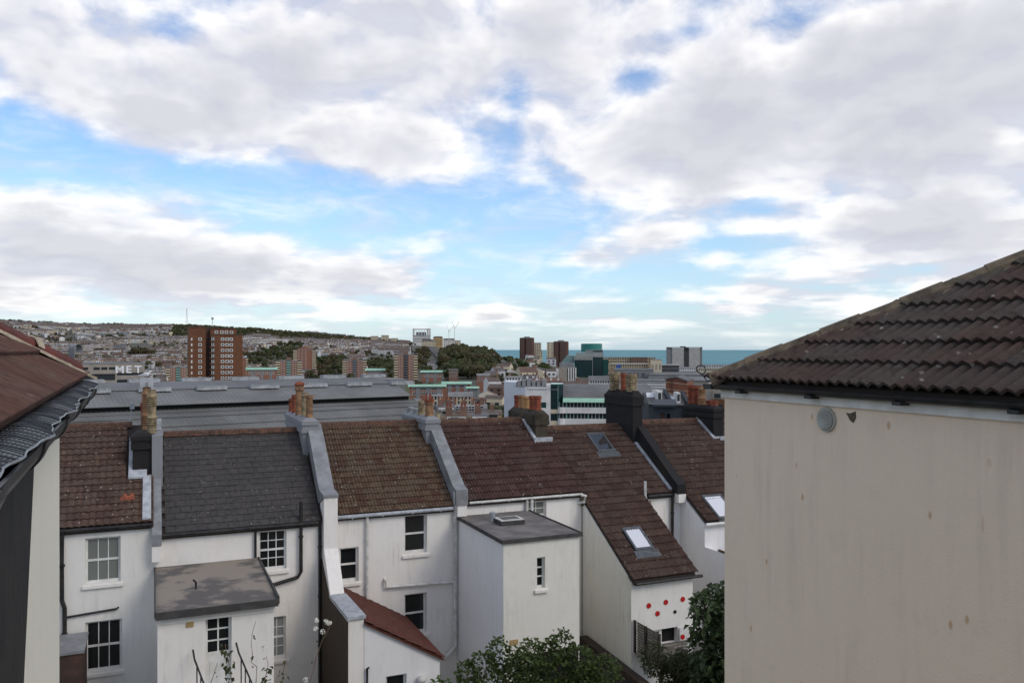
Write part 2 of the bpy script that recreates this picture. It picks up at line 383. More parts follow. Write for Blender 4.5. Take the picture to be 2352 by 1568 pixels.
M['glassblind'] = glass_mat('blind_behind_glass', (0.16, 0.17, 0.155), 0.1, 0.4)
M['glassnet'] = glass_mat('net_behind_glass', (0.22, 0.235, 0.235), 0.12, 0.4)
M['skyglass'] = glass_mat('rooflight_blind', (0.62, 0.63, 0.66), 0.15, 0.5)
M['skyglassd'] = glass_mat('rooflight_glass', (0.03, 0.032, 0.034), 0.03, 0.8)
M['alum'] = mat('grey_aluminium', (0.11, 0.12, 0.125), (0.075, 0.08, 0.085), 8, 0.45, 0.05, metallic=0.3)
M['wood'] = mat('dark_timber', (0.075, 0.058, 0.045), (0.035, 0.028, 0.022), 8, 0.8, 0.4)
M['woodgrey'] = mat('grey_timber', (0.17, 0.15, 0.125), (0.10, 0.09, 0.075), 8, 0.85, 0.4)
M['tan'] = mat('buff_terracotta', (0.42, 0.30, 0.13), (0.34, 0.24, 0.11), 12, 0.8, 0.2)
M['reddot'] = mat('red_disc_paint', (0.45, 0.012, 0.010), (0.38, 0.010, 0.010), 6, 0.5)
M['dark'] = mat('dark_interior_shade', (0.008, 0.008, 0.008), None, 3, 0.9)
M['stem'] = mat('plant_stem', (0.22, 0.15, 0.10), (0.14, 0.10, 0.07), 9, 0.8)
M['flower'] = mat('white_petal', (0.78, 0.77, 0.70), (0.66, 0.64, 0.54), 30, 0.7)
M['bark'] = mat('bark', (0.085, 0.065, 0.05), (0.045, 0.036, 0.028), 6, 0.95, 0.6)
M['leaf1'] = leaf_mat('hedge_leaf', (0.034, 0.070, 0.015), (0.064, 0.120, 0.024), (0.12, 0.195, 0.046), 2.0)
M['leaf2'] = leaf_mat('fig_leaf', (0.030, 0.058, 0.023), (0.050, 0.090, 0.033), (0.095, 0.150, 0.052), 2.0)
M['leaf3'] = leaf_mat('olive_shrub_leaf', (0.045, 0.058, 0.022), (0.075, 0.088, 0.030), (0.12, 0.125, 0.045), 2.5)
M['far_leaf'] = leaf_mat('far_foliage', (0.068, 0.085, 0.032), (0.105, 0.120, 0.046), (0.145, 0.15, 0.062), 0.10)
M['feather'] = mat('gull_white', (0.78, 0.78, 0.76), None, 20, 0.7)
M['feathergrey'] = mat('gull_grey', (0.36, 0.37, 0.40), None, 20, 0.7)

# ================================================================== THE SETTING
GZ = CZ - 10.6                                   # garden level behind the terrace
T_X = [-300, 0, 200, 440, 560, 700, 850, 950, 1050, 1200, 1330, 1450, 1650, 1800, 2700]
T_Y = [45, 80, 150, 300, 450, 600, 900, 1200, 1600, 2000, 2400, 3000, 4000]
T_Z = [[48, 43, 34, 28, 24, 22, 27, 47, 82, 114, 143, 130, 20],
       [48, 43, 34, 28, 24, 22, 25, 45, 80, 112, 139, 126, 20],
       [48, 43, 34, 28, 24, 22, 24, 42, 74, 104, 128, 116, 20],
       [48, 43, 34, 28, 24, 22, 26, 42, 74, 108, 125, 110, 20],
       [48, 43, 34, 28, 24, 22, 24, 42, 75, 104, 116, 100, 20],
       [48, 43, 33, 28, 24, 22, 24, 43, 69, 93, 104, 85, 10],
       [48, 42, 33, 28, 24, 23, 25, 45, 68, 82, 84, 60, 0],
       [48, 42, 33, 28, 25, 25, 28, 47, 66, 73, 66, 30, -4],
       [48, 42, 33, 28, 26, 28, 33, 48, 62, 62, 48, 5, -8],
       [48, 42, 33, 28, 26, 28, 37, 44, 42, 22, 5, -6, -10],
       [48, 42, 33, 28, 25, 25, 30, 30, 20, 6, -4, -8, -10],
       [48, 42, 33, 28, 24, 22, 22, 18, 6, -3, -8, -10, -10],
       [48, 42, 33, 27, 22, 19, 15, 9, 0, -6, -10, -10, -10],
       [48, 42, 33, 27, 22, 18, 13, 7, -2, -8, -10, -10, -10],
       [48, 44, 36, 30, 24, 19, 12, 6, -2, -8, -10, -10, -10]]
TXa, TYa, TZa = np.array(T_X, float), np.array(T_Y, float), np.array(T_Z, float)
def ground(X, Y):
    r = math.hypot(X, Y); az = math.atan2(X, Y)
    xd = CX + FX * math.tan(max(-0.95, min(0.95, az))); xd = max(T_X[0], min(T_X[-1], xd))
    d = r * (math.cos(az) if abs(az) < 0.95 else math.cos(0.95))
    if d <= 36: return GZ
    if d < 45: return GZ + (48 - GZ) * (d - 36) / 9
    d = min(d, T_Y[-1])
    i = min(len(T_X) - 2, max(0, int(np.searchsorted(TXa, xd) - 1))); j = min(len(T_Y) - 2, max(0, int(np.searchsorted(TYa, d) - 1)))
    a = (xd - T_X[i]) / (T_X[i + 1] - T_X[i]); b = (d - T_Y[j]) / (T_Y[j + 1] - T_Y[j])
    a = a * a * (3 - 2 * a)
    z = (TZa[i, j] * (1 - a) + TZa[i + 1, j] * a) * (1 - b) + (TZa[i, j + 1] * (1 - a) + TZa[i + 1, j + 1] * a) * b
    return z
m, nt, b = newmat('hillside_ground')
p = pos(nt)
g = nmix(nramp(nnoise(p, 0.02, 6, 0.6, nt=nt), 0.4, 0.62, nt=nt), (0.055, 0.062, 0.030), (0.095, 0.085, 0.060), nt=nt)
g = nmix(nramp(nnoise(p, 0.15, 5, 0.6, nt=nt), 0.45, 0.6, nt=nt), g, (0.085, 0.080, 0.068), nt=nt)
nt.links.new(g, b.inputs['Base Color']); b.inputs['Roughness'].default_value = 0.95
M['ground'] = m
mb = MB(); radii = [0.5, 8, 20, 30, 36, 40, 45, 60, 80, 110, 150, 220, 300, 380, 450, 520, 600, 700, 800, 900, 1000, 1100, 1200, 1350, 1500, 1600, 1750, 2000, 2200, 2400, 2700, 3000, 4000, 12000]
azs = [rad(a) for a in list(np.arange(-54, 54.1, 0.75)) + list(range(60, 306, 6))]
n = len(azs); grid = []
for r in radii:
    row = []
    for a in azs:
        X, Y = r * math.sin(a), r * math.cos(a)
        row.append((X, Y, ground(X, Y) if r < 5000 else -12))
    grid.append(row)
vv = [p_ for row in grid for p_ in row]
ff = [(i * n + k, i * n + (k + 1) % n, (i + 1) * n + (k + 1) % n, (i + 1) * n + k) for i in range(len(radii) - 1) for k in range(n)]
vv.append((0, 0, GZ)); ff += [(len(vv) - 1, (k + 1) % n, k) for k in range(n)]
mb.v = vv; mb.f = ff; mb.m = [0] * len(ff)
g_o = link('ground', mb.mesh('ground', M['ground'], smooth=True)); g_o['kind'] = 'structure'

m, nt, b = newmat('sea_water')
p = pos(nt, 0.0006, 0.0022, 1)
c = nmix(nramp(nnoise(p, 1.0, 5, 0.6, nt=nt), 0.35, 0.7, nt=nt), (0.085, 0.25, 0.27), (0.055, 0.20, 0.25), nt=nt)
nt.links.new(c, b.inputs['Base Color']); b.inputs['Roughness'].default_value = 0.55; b.inputs['Specular IOR Level'].default_value = 0.12
M['sea'] = m
mb = MB(); R_ = [1200, 5000, 20000, 80000]; nn = 96
for i, r in enumerate(R_): mb.v += [(r * math.sin(2 * math.pi * k / nn), r * math.cos(2 * math.pi * k / nn), 0.0) for k in range(nn)]
mb.f = [(i * nn + k, i * nn + (k + 1) % nn, (i + 1) * nn + (k + 1) % nn, (i + 1) * nn + k) for i in range(len(R_) - 1) for k in range(nn)]; mb.m = [0] * len(mb.f)
s_o = link('sea', mb.mesh('sea', M['sea'])); s_o['kind'] = 'structure'

# ================================================================== THE TERRACE (frame u along the row, v away from us)
V0, VR, VB = 24.0, 27.2, 30.4
def R(z): return CZ + z                          # heights given relative to the eye

def roll_tile(name, tw, exp, rolls, amp, material, thick=0.026, lift=0.044):
    mb = MB(); n = rolls * 4; L = exp + 0.07; top = []; low = []; und = []
    for k in range(n + 1):
        x = tw * k / n; h = amp * (0.5 + 0.5 * math.cos(2 * math.pi * rolls * k / n + math.pi)) ** 0.7
        top.append((x, 0, lift + h)); low.append((x, L, 0.004 + h)); und.append((x, 0.0, lift + h - thick))
    for k in range(n):
        mb.poly([top[k], top[k + 1], low[k + 1], low[k]]); mb.poly([und[k], und[k + 1], top[k + 1], top[k]])
    mb.poly([top[0], low[0], (0, L, -0.02), und[0]]); mb.poly([top[-1], und[-1], (tw, L, -0.02), low[-1]])
    return mb.mesh(name, material, recalc=False)
def flat_tile(name, tw, exp, material, t=0.010, gap=0.004, lift=.02):
    mb = MB(); L = exp + 0.06
    a = [(gap, 0, lift), (tw - gap, 0, lift), (tw - gap, L, 0.004), (gap, L, 0.004)]; b_ = [(x, y, z - t) for x, y, z in a]
    mb.poly(a); mb.poly([b_[0], b_[1], a[1], a[0]]); mb.poly([b_[1], b_[2], a[2], a[1]]); mb.poly([b_[3], b_[0], a[0], a[3]])
    return mb.mesh(name, material, recalc=False)
def tile_field(T, parent, me, org, ax, inw, pitch, cols, rows, tw, exp, name='tile', stagger=0.0, clip=(), skip=None, jit=0.004, red=None):
    """lay tiles as single objects on a slope; ax along the eave, inw up-slope in plan; clip = planes (point, normal) kept on the positive side"""
    ax = Vector((ax[0], ax[1], 0)); s = Vector((inw[0], inw[1], 0)) * math.cos(pitch) + Vector((0, 0, math.sin(pitch))); nn_ = ax.cross(s)
    B = Matrix((ax, s, nn_)).transposed()
    for r in range(rows):
        for c in range(cols):
            off = (stagger * tw if r % 2 else 0)
            P = Vector(org) + ax * (c * tw - off) + s * (r * exp)
            if skip and skip(P + ax * tw / 2 + s * exp / 2): continue
            cs = [P, P + ax * tw, P + s * (exp + .07), P + ax * tw + s * (exp + .07)]
            ds = [[(q - Vector(cp)).dot(Vector(cn)) for q in cs] for cp, cn in clip]
            if any(max(d) <= 0.02 for d in ds): continue
            data = me
            if any(min(d) < -0.005 for d in ds):
                bm = bmesh.new(); bm.from_mesh(me); Bi = B.inverted()
                for cp, cn in clip:
                    bmesh.ops.bisect_plane(bm, geom=bm.verts[:] + bm.edges[:] + bm.faces[:], plane_co=Bi @ (Vector(cp) - P), plane_no=Bi @ Vector(cn), clear_inner=True)
                if len(bm.faces) < 2: bm.free(); continue
                data = me.copy(); bm.to_mesh(data); bm.free()
            o = link(name, data, parent)
            o.matrix_local = Matrix.Translation(P - T.org + nn_ * random.uniform(0, jit)) @ (B @ Matrix.Rotation(random.uniform(-.006, .006), 3, 'Z')).to_4x4()

_pane = {}
def pane_mesh(m):
    if m.name not in _pane:
        mb = MB(); mb.box(0, 1, 0, 0.012, 0, 1); _pane[m.name] = mb.mesh('pane', m)
    return _pane[m.name]
def window(T, u0, u1, z0, z1, v, cols, rows, gm='glass', frame='paint', bar=0.022, fr=0.055, rev=0.10, sill=True, meet=True, name='window', label=None, parent=None):
    """a sash or casement set back in its reveal: frame and bars, each pane a piece, sill"""
    y = v + rev; mb = MB(); d = 0.05
    mb.box(u0, u0 + fr, y, y + d, z0, z1); mb.box(u1 - fr, u1, y, y + d, z0, z1)
    mb.box(u0 + fr, u1 - fr, y, y + d, z0, z0 + fr * 1.3); mb.box(u0 + fr, u1 - fr, y, y + d, z1 - fr, z1)
    zm = (z0 + z1) / 2
    if meet: mb.box(u0 + fr, u1 - fr, y - 0.006, y + d, zm - 0.028, zm + 0.028)
    iu0, iu1, iz0, iz1 = u0 + fr, u1 - fr, z0 + fr * 1.3, z1 - fr
    xs = [iu0 + (iu1 - iu0) * k / cols for k in range(cols + 1)]; zs = [iz0 + (iz1 - iz0) * k / rows for k in range(rows + 1)]
    for x in xs[1:-1]: mb.box(x - bar / 2, x + bar / 2, y + 0.004, y + d - 0.004, iz0, iz1)
    for k, z in enumerate(zs[1:-1]):
        if meet and abs(z - zm) < 0.08: continue
        mb.box(iu0, iu1, y + 0.007, y + d - 0.007, z - bar / 2, z + bar / 2)
    w = T.part(name, mb, M[frame], parent, label)
    for a, b_ in zip(xs, xs[1:]):
        for c, e in zip(zs, zs[1:]):
            T.inst('pane', pane_mesh(M[gm]), (a + random.uniform(0, .002), y + 0.02, c), w, scale=(b_ - a, 1, e - c))
    if sill:
        ms = MB(); ms.prism([(v - 0.07, z0 - 0.11), (v + rev + 0.01, z0 - 0.11), (v + rev + 0.01, z0 - 0.005), (v - 0.07, z0 - 0.035)], 0, u0 - 0.07, u1 + 0.07); T.part('sill', ms, M['white'], w)
    return w
def wpx(x0, y0, x1, y1, v=V0):
    ua, za = onV(x0, y1, v); ub, zb = onV(x1, y0, v); _, zc = onV(x1, y1, v); _, zd = onV(x0, y0, v)
    return ua, ub, (za + zc) / 2, (zb + zd) / 2
def hole(w): return (w[0], w[1], w[2], w[3])

def pot(T, parent, u, v, z, h, r, m='buff', kind='roll', label=None):
    mb = MB()
    if kind == 'roll':
        pr = [(r * 1.05, 0), (r * 1.05, .05), (r * .95, .07), (r * .9, h * .8), (r * 1.12, h * .82), (r * 1.12, h * .9), (r * .98, h * .92), (r * 1.0, h), (r * .78, h), (r * .75, h * .7)]
    elif kind == 'louvre':
        pr = [(r * 1.1, 0), (r * 1.0, h * .12)]
        for b0 in (.14, .62):
            for k in range(4): pr += [(r * 1.0, h * (b0 + .05 * k)), (r * 1.28, h * (b0 + .015 + .05 * k)), (r * 1.22, h * (b0 + .03 + .05 * k)), (r * .95, h * (b0 + .035 + .05 * k))]
            pr += [(r * 1.3, h * (b0 + .21)), (r * 1.15, h * (b0 + .25)), (r * .95, h * (b0 + .28))]
        pr += [(r * .9, h * .97), (r * 1.05, h), (r * .8, h)]
    elif kind == 'bands':
        pr = [(r * .9, 0), (r * .92, h * .5), (r * 1.08, h * .55)]
        for k in range(5): pr += [(r * 1.08, h * (.57 + .08 * k)), (r * 1.0, h * (.59 + .08 * k)), (r * 1.0, h * (.61 + .08 * k)), (r * 1.08, h * (.63 + .08 * k))]
        pr += [(r * 1.0, h), (r * .8, h), (r * .78, h * .75)]
    else:
        pr = [(r * 1.0, 0), (r * .92, h * .1), (r * .85, h * .85), (r * 1.1, h * .88), (r * 1.1, h), (r * .75, h), (r * .7, h * .7)]
    mb.lathe(pr, (u, v, z), 14)
    return T.part('chimney_pot', mb, M[m], parent, label)
def stack(T, u0, u1, v0, v1, zt, zb, m, bands=1, haunch=0.1, label=None):
    """chimney stack with corbelled head and mortar haunching"""
    mb = MB(); mb.box(u0, u1, v0, v1, zb, zt - 0.36)
    mb.box(u0 - .05, u1 + .05, v0 - .05, v1 + .05, zt - 0.36, zt - 0.22)
    e_ = .015 if bands else .042
    mb.box(u0 - e_, u1 + e_, v0 - e_, v1 + e_, zt - 0.22, zt - 0.12)
    mb.box(u0 - .05, u1 + .05, v0 - .05, v1 + .05, zt - 0.12, zt)
    a = [(u0 - .03, v0 - .03, zt), (u1 + .03, v0 - .03, zt), (u1 + .03, v1 + .03, zt), (u0 - .03, v1 + .03, zt)]
    b_ = [(u0 + .1, v0 + .1, zt + haunch), (u1 - .1, v0 + .1, zt + haunch), (u1 - .1, v1 - .1, zt + haunch), (u0 + .1, v1 - .1, zt + haunch)]
    mb.poly(b_)
    for k in range(4): mb.poly([a[k], a[(k + 1) % 4], b_[(k + 1) % 4], b_[k]])
    ch_o = T.part('chimney', mb, M[m], None, label)
    if m in ('soot', 'black'):                  # worn, lumpy masonry
        from mathutils import noise
        bm = bmesh.new(); bm.from_mesh(ch_o.data)
        for _ in range(3): bmesh.ops.subdivide_edges(bm, edges=[e for e in bm.edges if e.calc_length() > .16], cuts=1, use_grid_fill=True)
        a_ = .022 if m == 'soot' else .012
        for vtx in bm.verts: vtx.co += Vector(noise.noise_vector(vtx.co * 3.1 + Vector((u0, v0, 0)))) * a_ + Vector(noise.noise_vector(vtx.co * 9.0)) * a_ * .6
        bm.to_mesh(ch_o.data); bm.free()
    return ch_o
def pipe(T, pts, r=0.045, m='iron', name='downpipe', parent=None, collars=True):
    mb = MB(); mb.tube(pts, r, 8)
    if collars:
        for a, b_ in zip(pts, pts[1:]):
            a, b_ = Vector(a), Vector(b_); L = (b_ - a).length
            for k in range(int(L / 1.3)):
                q = a.lerp(b_, (k + .5) / max(1, int(L / 1.3))); d = (b_ - a).normalized() * .03
                mb.tube([q - d, q + d], r * 1.3, 8)
    return T.part(name, mb, M[m], parent)

def gutter(T, u0, u1, v, z, m='iron', name='gutter', r=0.055):
    mb = MB(); mb.tube([(u0, v, z), (u1, v, z)], r, 10)
    k = u0 + .4
    while k < u1: mb.box(k, k + .03, v - r * 1.15, v + r * 1.15, z - r * 1.15, z + r * .6); k += .9
    return T.part(name, mb, M[m])
def main_roof(T, u0, u1, ze, zr, dm='deck'):
    mb = MB(); mb.prism([(V0 - .10, ze - .03), (VR, zr - .03), (VB + .1, ze - .03), (VB + .1, ze - .16), (VR, zr - .17), (V0 - .10, ze - .16)], 0, u0, u1)
    # plain far slope covering
    mb.slab([(u0, VR, zr), (u1, VR, zr), (u1, VB + .15, ze), (u0, VB + .15, ze)], (0, 0, -.03))
    return T.part('roof', mb, M[dm])
def ridge_tiles(T, roof, u0, u1, zr, m='ridge', v=VR):
    n = max(2, round((u1 - u0) / .45)); w = (u1 - u0) / n
    mb = MB(); prof = [(-.15, -.06), (-.10, .05), (0, .10), (.10, .05), (.15, -.06)]
    mb.prism(prof, 0, 0, w - .012); me = mb.mesh('ridge_tile', M[m])
    for k in range(n):
        T.inst('ridge_tile', me, (u0 + k * w, v, zr + .01 + random.uniform(0, .012)), roof, rot=(0, random.uniform(-.01, .01), 0))
def body(T, u0, u1, ze, holes, m, v=V0, zb=GZ):
    mb = MB(); mb.wall(u0, u1, zb, ze - .10, v, .28, holes)
    mb.box(u0, u1, v + .3, VB - .2, zb, ze - .2)
    return T.part('wall', mb, M[m])
def slope(ze, zr): return math.atan2(zr - ze, VR - (V0 - .12))

GR = 'houses of the white terrace seen from behind'
# ---------------------------------------------------------------- house A (brown tiles, three-light sashes)
uA0, uA1 = -4.3, 0.02; ze, zr = R(-4.58), R(-2.27)
A = Thing('terraced_house', 'white house with brown tiled roof, one bright red tile and two six pane sash windows', 'house', (-2.1, 27, GZ), TH, GR)
w1 = wpx(196, 1233, 277, 1338); w2 = wpx(196, 1424, 280, 1540)
body(A, uA0, uA1, ze, [hole(w1), hole(w2)], 'white4')
window(A, *w1, V0, 3, 2, 'glassblind'); window(A, *w2, V0, 3, 2, 'glass')
rf = main_roof(A, uA0, uA1, ze, zr); pA = slope(ze, zr); L = math.hypot(zr - ze, VR - V0 + .12)
tm = roll_tile('tile', .345, L / 16, 2, .035, M['tile_brown'])
tile_field(A, rf, tm, (-4.135, V0 - .12, ze), (1, 0), (0, 1), pA, 12, 16, .345, L / 16, skip=lambda p: p.x > -.52 and p.y > 25.35)
mb = MB(); mb.slab([(0, 0, .055), (.345, 0, .055), (.345, .26, .04), (0, .26, .04)], (0, 0, -.02)); o = link('tile', mb.mesh('tile', M['redclay']), rf)
o['label'] = 'single bright red replacement tile'
uu, zz_ = onV(293, 1155, 24.65); o.location = Vector((uu - .17, 24.55, R(-4.58) + .67 * math.tan(pA) + .02)) - A.org; o.rotation_euler = (pA, 0, 0)
ridge_tiles(A, rf, -4.25, -.55, zr)
gutter(A, uA0, uA1 - .05, V0 - .14, ze - .05)
ch = stack(A, -.52, -.02, 25.45, 27.7, R(-2.45), R(-4.2), 'black', label='black painted chimney stack')
mb = MB(); mb.box(-.02, .26, 25.35, 27.7, R(-4.3), R(-2.43)); A.part('stack_face', mb, M['greypaint'], ch)
pot(A, ch, -.02, 25.85, R(-2.4), 1.25, .115, 'stoneclay', 'louvre'); pot(A, ch, -.16, 26.6, R(-2.4), 1.30, .12, 'buff', 'louvre'); pot(A, ch, -.22, 27.3, R(-2.4), .8, .12, 'redclay', 'roll')
mb = MB(); mb.box(-.34, -.20, 26.45, 26.75, R(-1.11), R(-.86)); mb.box(-.12, .02, 26.45, 26.75, R(-1.11), R(-.86)); mb.box(-.34, .02, 26.45, 26.75, R(-.86), R(-.84)); A.part('cowl', mb, M['leadlt'], ch)
mb = MB(); mb.box(.10, .24, 27.0, 27.25, R(-2.42), R(-2.1)); A.part('flue_cap', mb, M['leadlt'], ch)
mb = MB()                                           # pale stepped flashing
zf = lambda v: ze + (v - V0 + .12) * math.tan(pA)
def flash(mb, u0, u1, va, vb, h=.055): mb.slab([(u0, va, zf(va) + h), (u1, va, zf(va) + h), (u1, vb, zf(vb) + h), (u0, vb, zf(vb) + h)], (0, 0, -.05))
flash(mb, -.62, -.52, 25.3, 26.6, .12); flash(mb, -.62, -.15, 25.2, 25.44, .125); flash(mb, -.25, -.04, V0 - .1, 25.24, .12)
A.part('flashing', mb, M['leadlt'], rf)
ua, za = onV(143, 1190, V0); ub, zb = onV(147, 1400, V0)
pipe(A, [(ua, V0 - .09, ze - .05), (ua, V0 - .09, R(-6.4)), (ua + .06, V0 - .09, R(-6.6)), (ua + .06, V0 - .09, GZ)], .055)
pa = onV(150, 1416, V0); pb = onV(268, 1396, V0)
pipe(A, [(pa[0], V0 - .05, pa[1]), (pb[0], V0 - .05, pb[1]), (pb[0] + .04, V0 + .02, pb[1] + .02)], .028, 'iron', 'waste_pipe', collars=False)

# ---------------------------------------------------------------- house B (slate roof)
uB0, uB1 = 0.02, 4.44; ze, zr = R(-4.90), R(-2.60)
Bh = Thing('terraced_house', 'white house with dark slate roof and flat roofed back addition between two tiled houses', 'house', (2.2, 27, GZ), TH, GR)
w1 = wpx(594, 1217, 658, 1308); w2 = list(wpx(600, 1416, 657, 1514)); ext = (0.10, 2.62, 20.1, R(-5.84))
body(Bh, uB0, uB1, ze, [hole(w1), hole(w2)], 'white')
window(Bh, *w1, V0, 3, 4, 'glass'); window(Bh, *w2, V0, 3, 4, 'glassnet')
rf = main_roof(Bh, uB0, uB1, ze, zr); pB = slope(ze, zr); L = math.hypot(zr - ze, VR - V0 + .12)
tm = flat_tile('slate', .27, L / 17, M['slate'])
tile_field(Bh, rf, tm, (.30, V0 - .12, ze), (1, 0), (0, 1), pB, 16, 17, .27, L / 17, 'slate', .5, jit=.005, clip=[((.22, 0, 0), (1, 0, 0)), ((4.40, 0, 0), (-1, 0, 0))])
ridge_tiles(Bh, rf, .3, 4.25, zr)
gutter(Bh, uB0 + .2, uB1 - .1, V0 - .14, ze - .05)
mb = MB(); mb.prism([(V0 - .32, ze - .28), (V0 - .32, ze + .02), (25.4, ze + 1.30), (25.4, ze + .9), (V0 + .2, ze - .3)], 0, -.02, .22); Bh.part('parapet', mb, M['lead'])
mb = MB(); mb.box(-.02, .20, V0 - .30, V0 + .3, R(-5.6), ze - .28); Bh.part('corbel', mb, M['white'])
# back addition
mb = MB(); dr = list(wpx(472, 1416, 532, 1568, ext[2])); dr[2] = R(-8.15); hz_ = (dr[0], dr[1], R(-8.15), dr[3])
mb.wall(ext[0], ext[1], GZ, ext[3] - .12, ext[2], .25, [hz_]); mb.box(ext[0], ext[1], ext[2] + .27, V0 - .004, GZ, ext[3] - .12)
mb.box(ext[0] - .02, ext[1] + .02, ext[2] - .03, ext[2] - .003, ext[3] - .32, ext[3] - .12)
ad = Bh.part('back_addition', mb, M['white'])
mb = MB(); mb.prism([(ext[2] - .16, ext[3] - .11), (ext[2] - .16, ext[3] - .02), (V0 - .01, ext[3] + .03), (V0 - .01, ext[3] - .11)], 0, ext[0] - .03, ext[1] + .06); Bh.part('flat_roof', mb, M['felt'], ad)
mb = MB(); mb.box(ext[0] - .05, ext[1] + .08, ext[2] - .20, ext[2] - .165, ext[3] - .16, ext[3] + .01); mb.box(ext[1] + .065, ext[1] + .11, ext[2] - .16, V0 - .02, ext[3] - .12, ext[3] + .06); mb.box(ext[0] - .07, ext[0] - .035, ext[2] - .16, V0 - .02, ext[3] - .12, ext[3] + .05); Bh.part('roof_edge', mb, M['feltedge'], ad)
q = onZ(450, 1352, ext[3]); mb = MB(); mb.tube([(q[0], q[1], ext[3] - .05), (q[0], q[1], ext[3] + .16), (q[0] - .06, q[1] - .03, ext[3] + .24)], .025, 6); Bh.part('vent_pipe', mb, M['iron'], ad)
d0, d1, dz0, dz1 = dr; dmid = onV(500, 1507, ext[2])[1]
dw = window(Bh, d0, d1, dmid, dz1, ext[2], 2, 3, 'glass', sill=False, meet=False, name='door_glazing', rev=.16, bar=.035, parent=ad)
mb = MB(); mb.box(d0, d1, ext[2] + .15, ext[2] + .20, dz0, dmid - .002); mb.box(d0 + .1, d1 - .1, ext[2] + .14, ext[2] + .149, dz0 + .15, dmid - .12); Bh.part('door', mb, M['paint'], ad)
q = onV(436, 1430, ext[2]); mb = MB(); mb.box(q[0] - .08, q[0] + .08, ext[2] - .02, ext[2] - .001, q[1] - .09, q[1] + .09)
for k in range(3): mb.box(q[0] - .06, q[0] + .06, ext[2] - .028, ext[2] - .021, q[1] - .06 + k * .045, q[1] - .04 + k * .045)
Bh.part('air_brick', mb, M['tan'], ad)
# pipes
q = onV(690, 1196, V0); qb = onV(690, 1318, V0); qc = onV(622, 1342, V0)
pipe(Bh, [(q[0], V0 - .1, R(-4.32)), (q[0], V0 - .1, qb[1] + .1), (q[0] - .08, V0 - .09, qb[1] - .05), (qc[0], V0 - .08, qc[1])], .052, 'iron', 'soil_pipe')
q = onV(586, 1215, V0); qb = onV(588, 1278, V0)
pipe(Bh, [(q[0], V0 - .07, ze - .08), (q[0], V0 - .07, qb[1])], .035, 'iron', 'downpipe')
pipe(Bh, [(4.40, V0 - .05, ze - .05), (4.40, V0 - .05, GZ)], .045, 'iron', 'downpipe')

# ---------------------------------------------------------------- house C (olive brown tiles, lean-to)
uC0, uC1 = 4.45, 8.58; ze, zr = R(-4.80), R(-2.49)
C = Thing('terraced_house', 'white house with olive brown tiled roof, red lean-to and white drainpipes', 'house', (6.5, 27, GZ), TH, GR)
w1 = wpx(780, 1257, 824, 1336); w2 = wpx(929, 1181, 981, 1270); w3 = wpx(929, 1362, 980, 1455)
body(C, uC0, uC1, ze, [hole(w1), hole(w2), hole(w3)], 'white')
for w in (w1, w2, w3): window(C, *w, V0, 1, 2, 'glass', fr=.06, rev=.13)
rf = main_roof(C, uC0, uC1, ze, zr); pC = slope(ze, zr); L = math.hypot(zr - ze, VR - V0 + .12)
tm = roll_tile('tile', .292, L / 16, 3, .034, M['tile_olive'])
tile_field(C, rf, tm, (4.95, V0 - .12, ze), (1, 0), (0, 1), pC, 12, 16, .292, L / 16, clip=[((4.86, 0, 0), (1, 0, 0)), ((8.44, 0, 0), (-1, 0, 0))])
ridge_tiles(C, rf, 4.8, 8.3, zr)
gutter(C, 4.9, 8.42, V0 - .14, ze - .05, 'leadlt')
# party wall buttress running out beside the lean-to
zt = R(-4.20); lt = (20.5, 6.86)
mb = MB(); prof = [(V0 + .3, zt), (V0 - .30, zt), (V0 - .32, R(-5.68)), (22.75, R(-6.80)), (20.5, R(-6.72)), (20.5, GZ), (V0 + .3, GZ)]
mb.prism(prof, 0, 4.47, 4.86); C.part('party_wall', mb, M['white'])
mb = MB(); mb.prism([(V0 - .02, R(-6.0)), (22.8, R(-6.86)), (20.52, R(-6.80)), (20.52, GZ + .01), (V0 - .02, GZ + .01)], 0, 4.445, 4.468); C.part('tarred_face', mb, M['tar'], label='dark tarred side of the party wall')
mb = MB(); mb.prism([(22.80, R(-6.80)), (22.80, R(-6.73)), (20.44, R(-6.65)), (20.44, R(-6.73))], 0, 4.44, 4.90); C.part('coping', mb, M['leadlt'])
mb = MB(); mb.prism([(V0 - .34, zt - .02), (V0 - .34, zt + .06), (V0 + .30, zt + .12), (25.9, zt + 1.50), (26.4, zt + 1.85), (26.4, zt + 1.4), (V0 + .4, zt - .3)], 0, 4.44, 4.88); C.part('parapet', mb, M['lead'])
# lean-to
zl, zh = R(-7.98), R(-6.82); ul0, ul1 = 4.87, 6.86
mb = MB(); sw = list(wpx(886, 1549, 934, 1600, 20.5))
mb.wall(ul0, ul1, GZ, zl - .05, 20.5, .2, [hole(sw)]); mb.prism([(ul0, zl - .05), (ul1, zl - .05), (ul0, zh - .06)], 1, 20.5, 20.7); mb.box(ul0, ul1, 20.72, V0 - .004, GZ, zl - .06)
le = C.part('lean_to', mb, M['white2'])
pl = math.atan2(zh - zl, ul1 - ul0); Ls = math.hypot(zh - zl, ul1 - ul0 + .1)
mb = MB(); mb.slab([(ul0, 20.42, zh - .01), (ul1 + .08, 20.42, zl - .05), (ul1 + .08, V0 - .01, zl - .05), (ul0, V0 - .01, zh - .01)], (0, 0, -.06)); lr = C.part('lean_to_roof', mb, M['plainred'], le)
tmL = flat_tile('tile', .30, Ls / 10, M['plainred'], .016, .003, .03)
tile_field(C, le, tmL, (ul1 + .10, 20.40, zl - .04), (0, 1), (-1, 0), pl, 13, 10, .30, Ls / 10, 'tile', .5, clip=[((0, 20.40, 0), (0, 1, 0)), ((0, V0 - .01, 0), (0, -1, 0)), ((ul0 + .01, 0, 0), (1, 0, 0))])
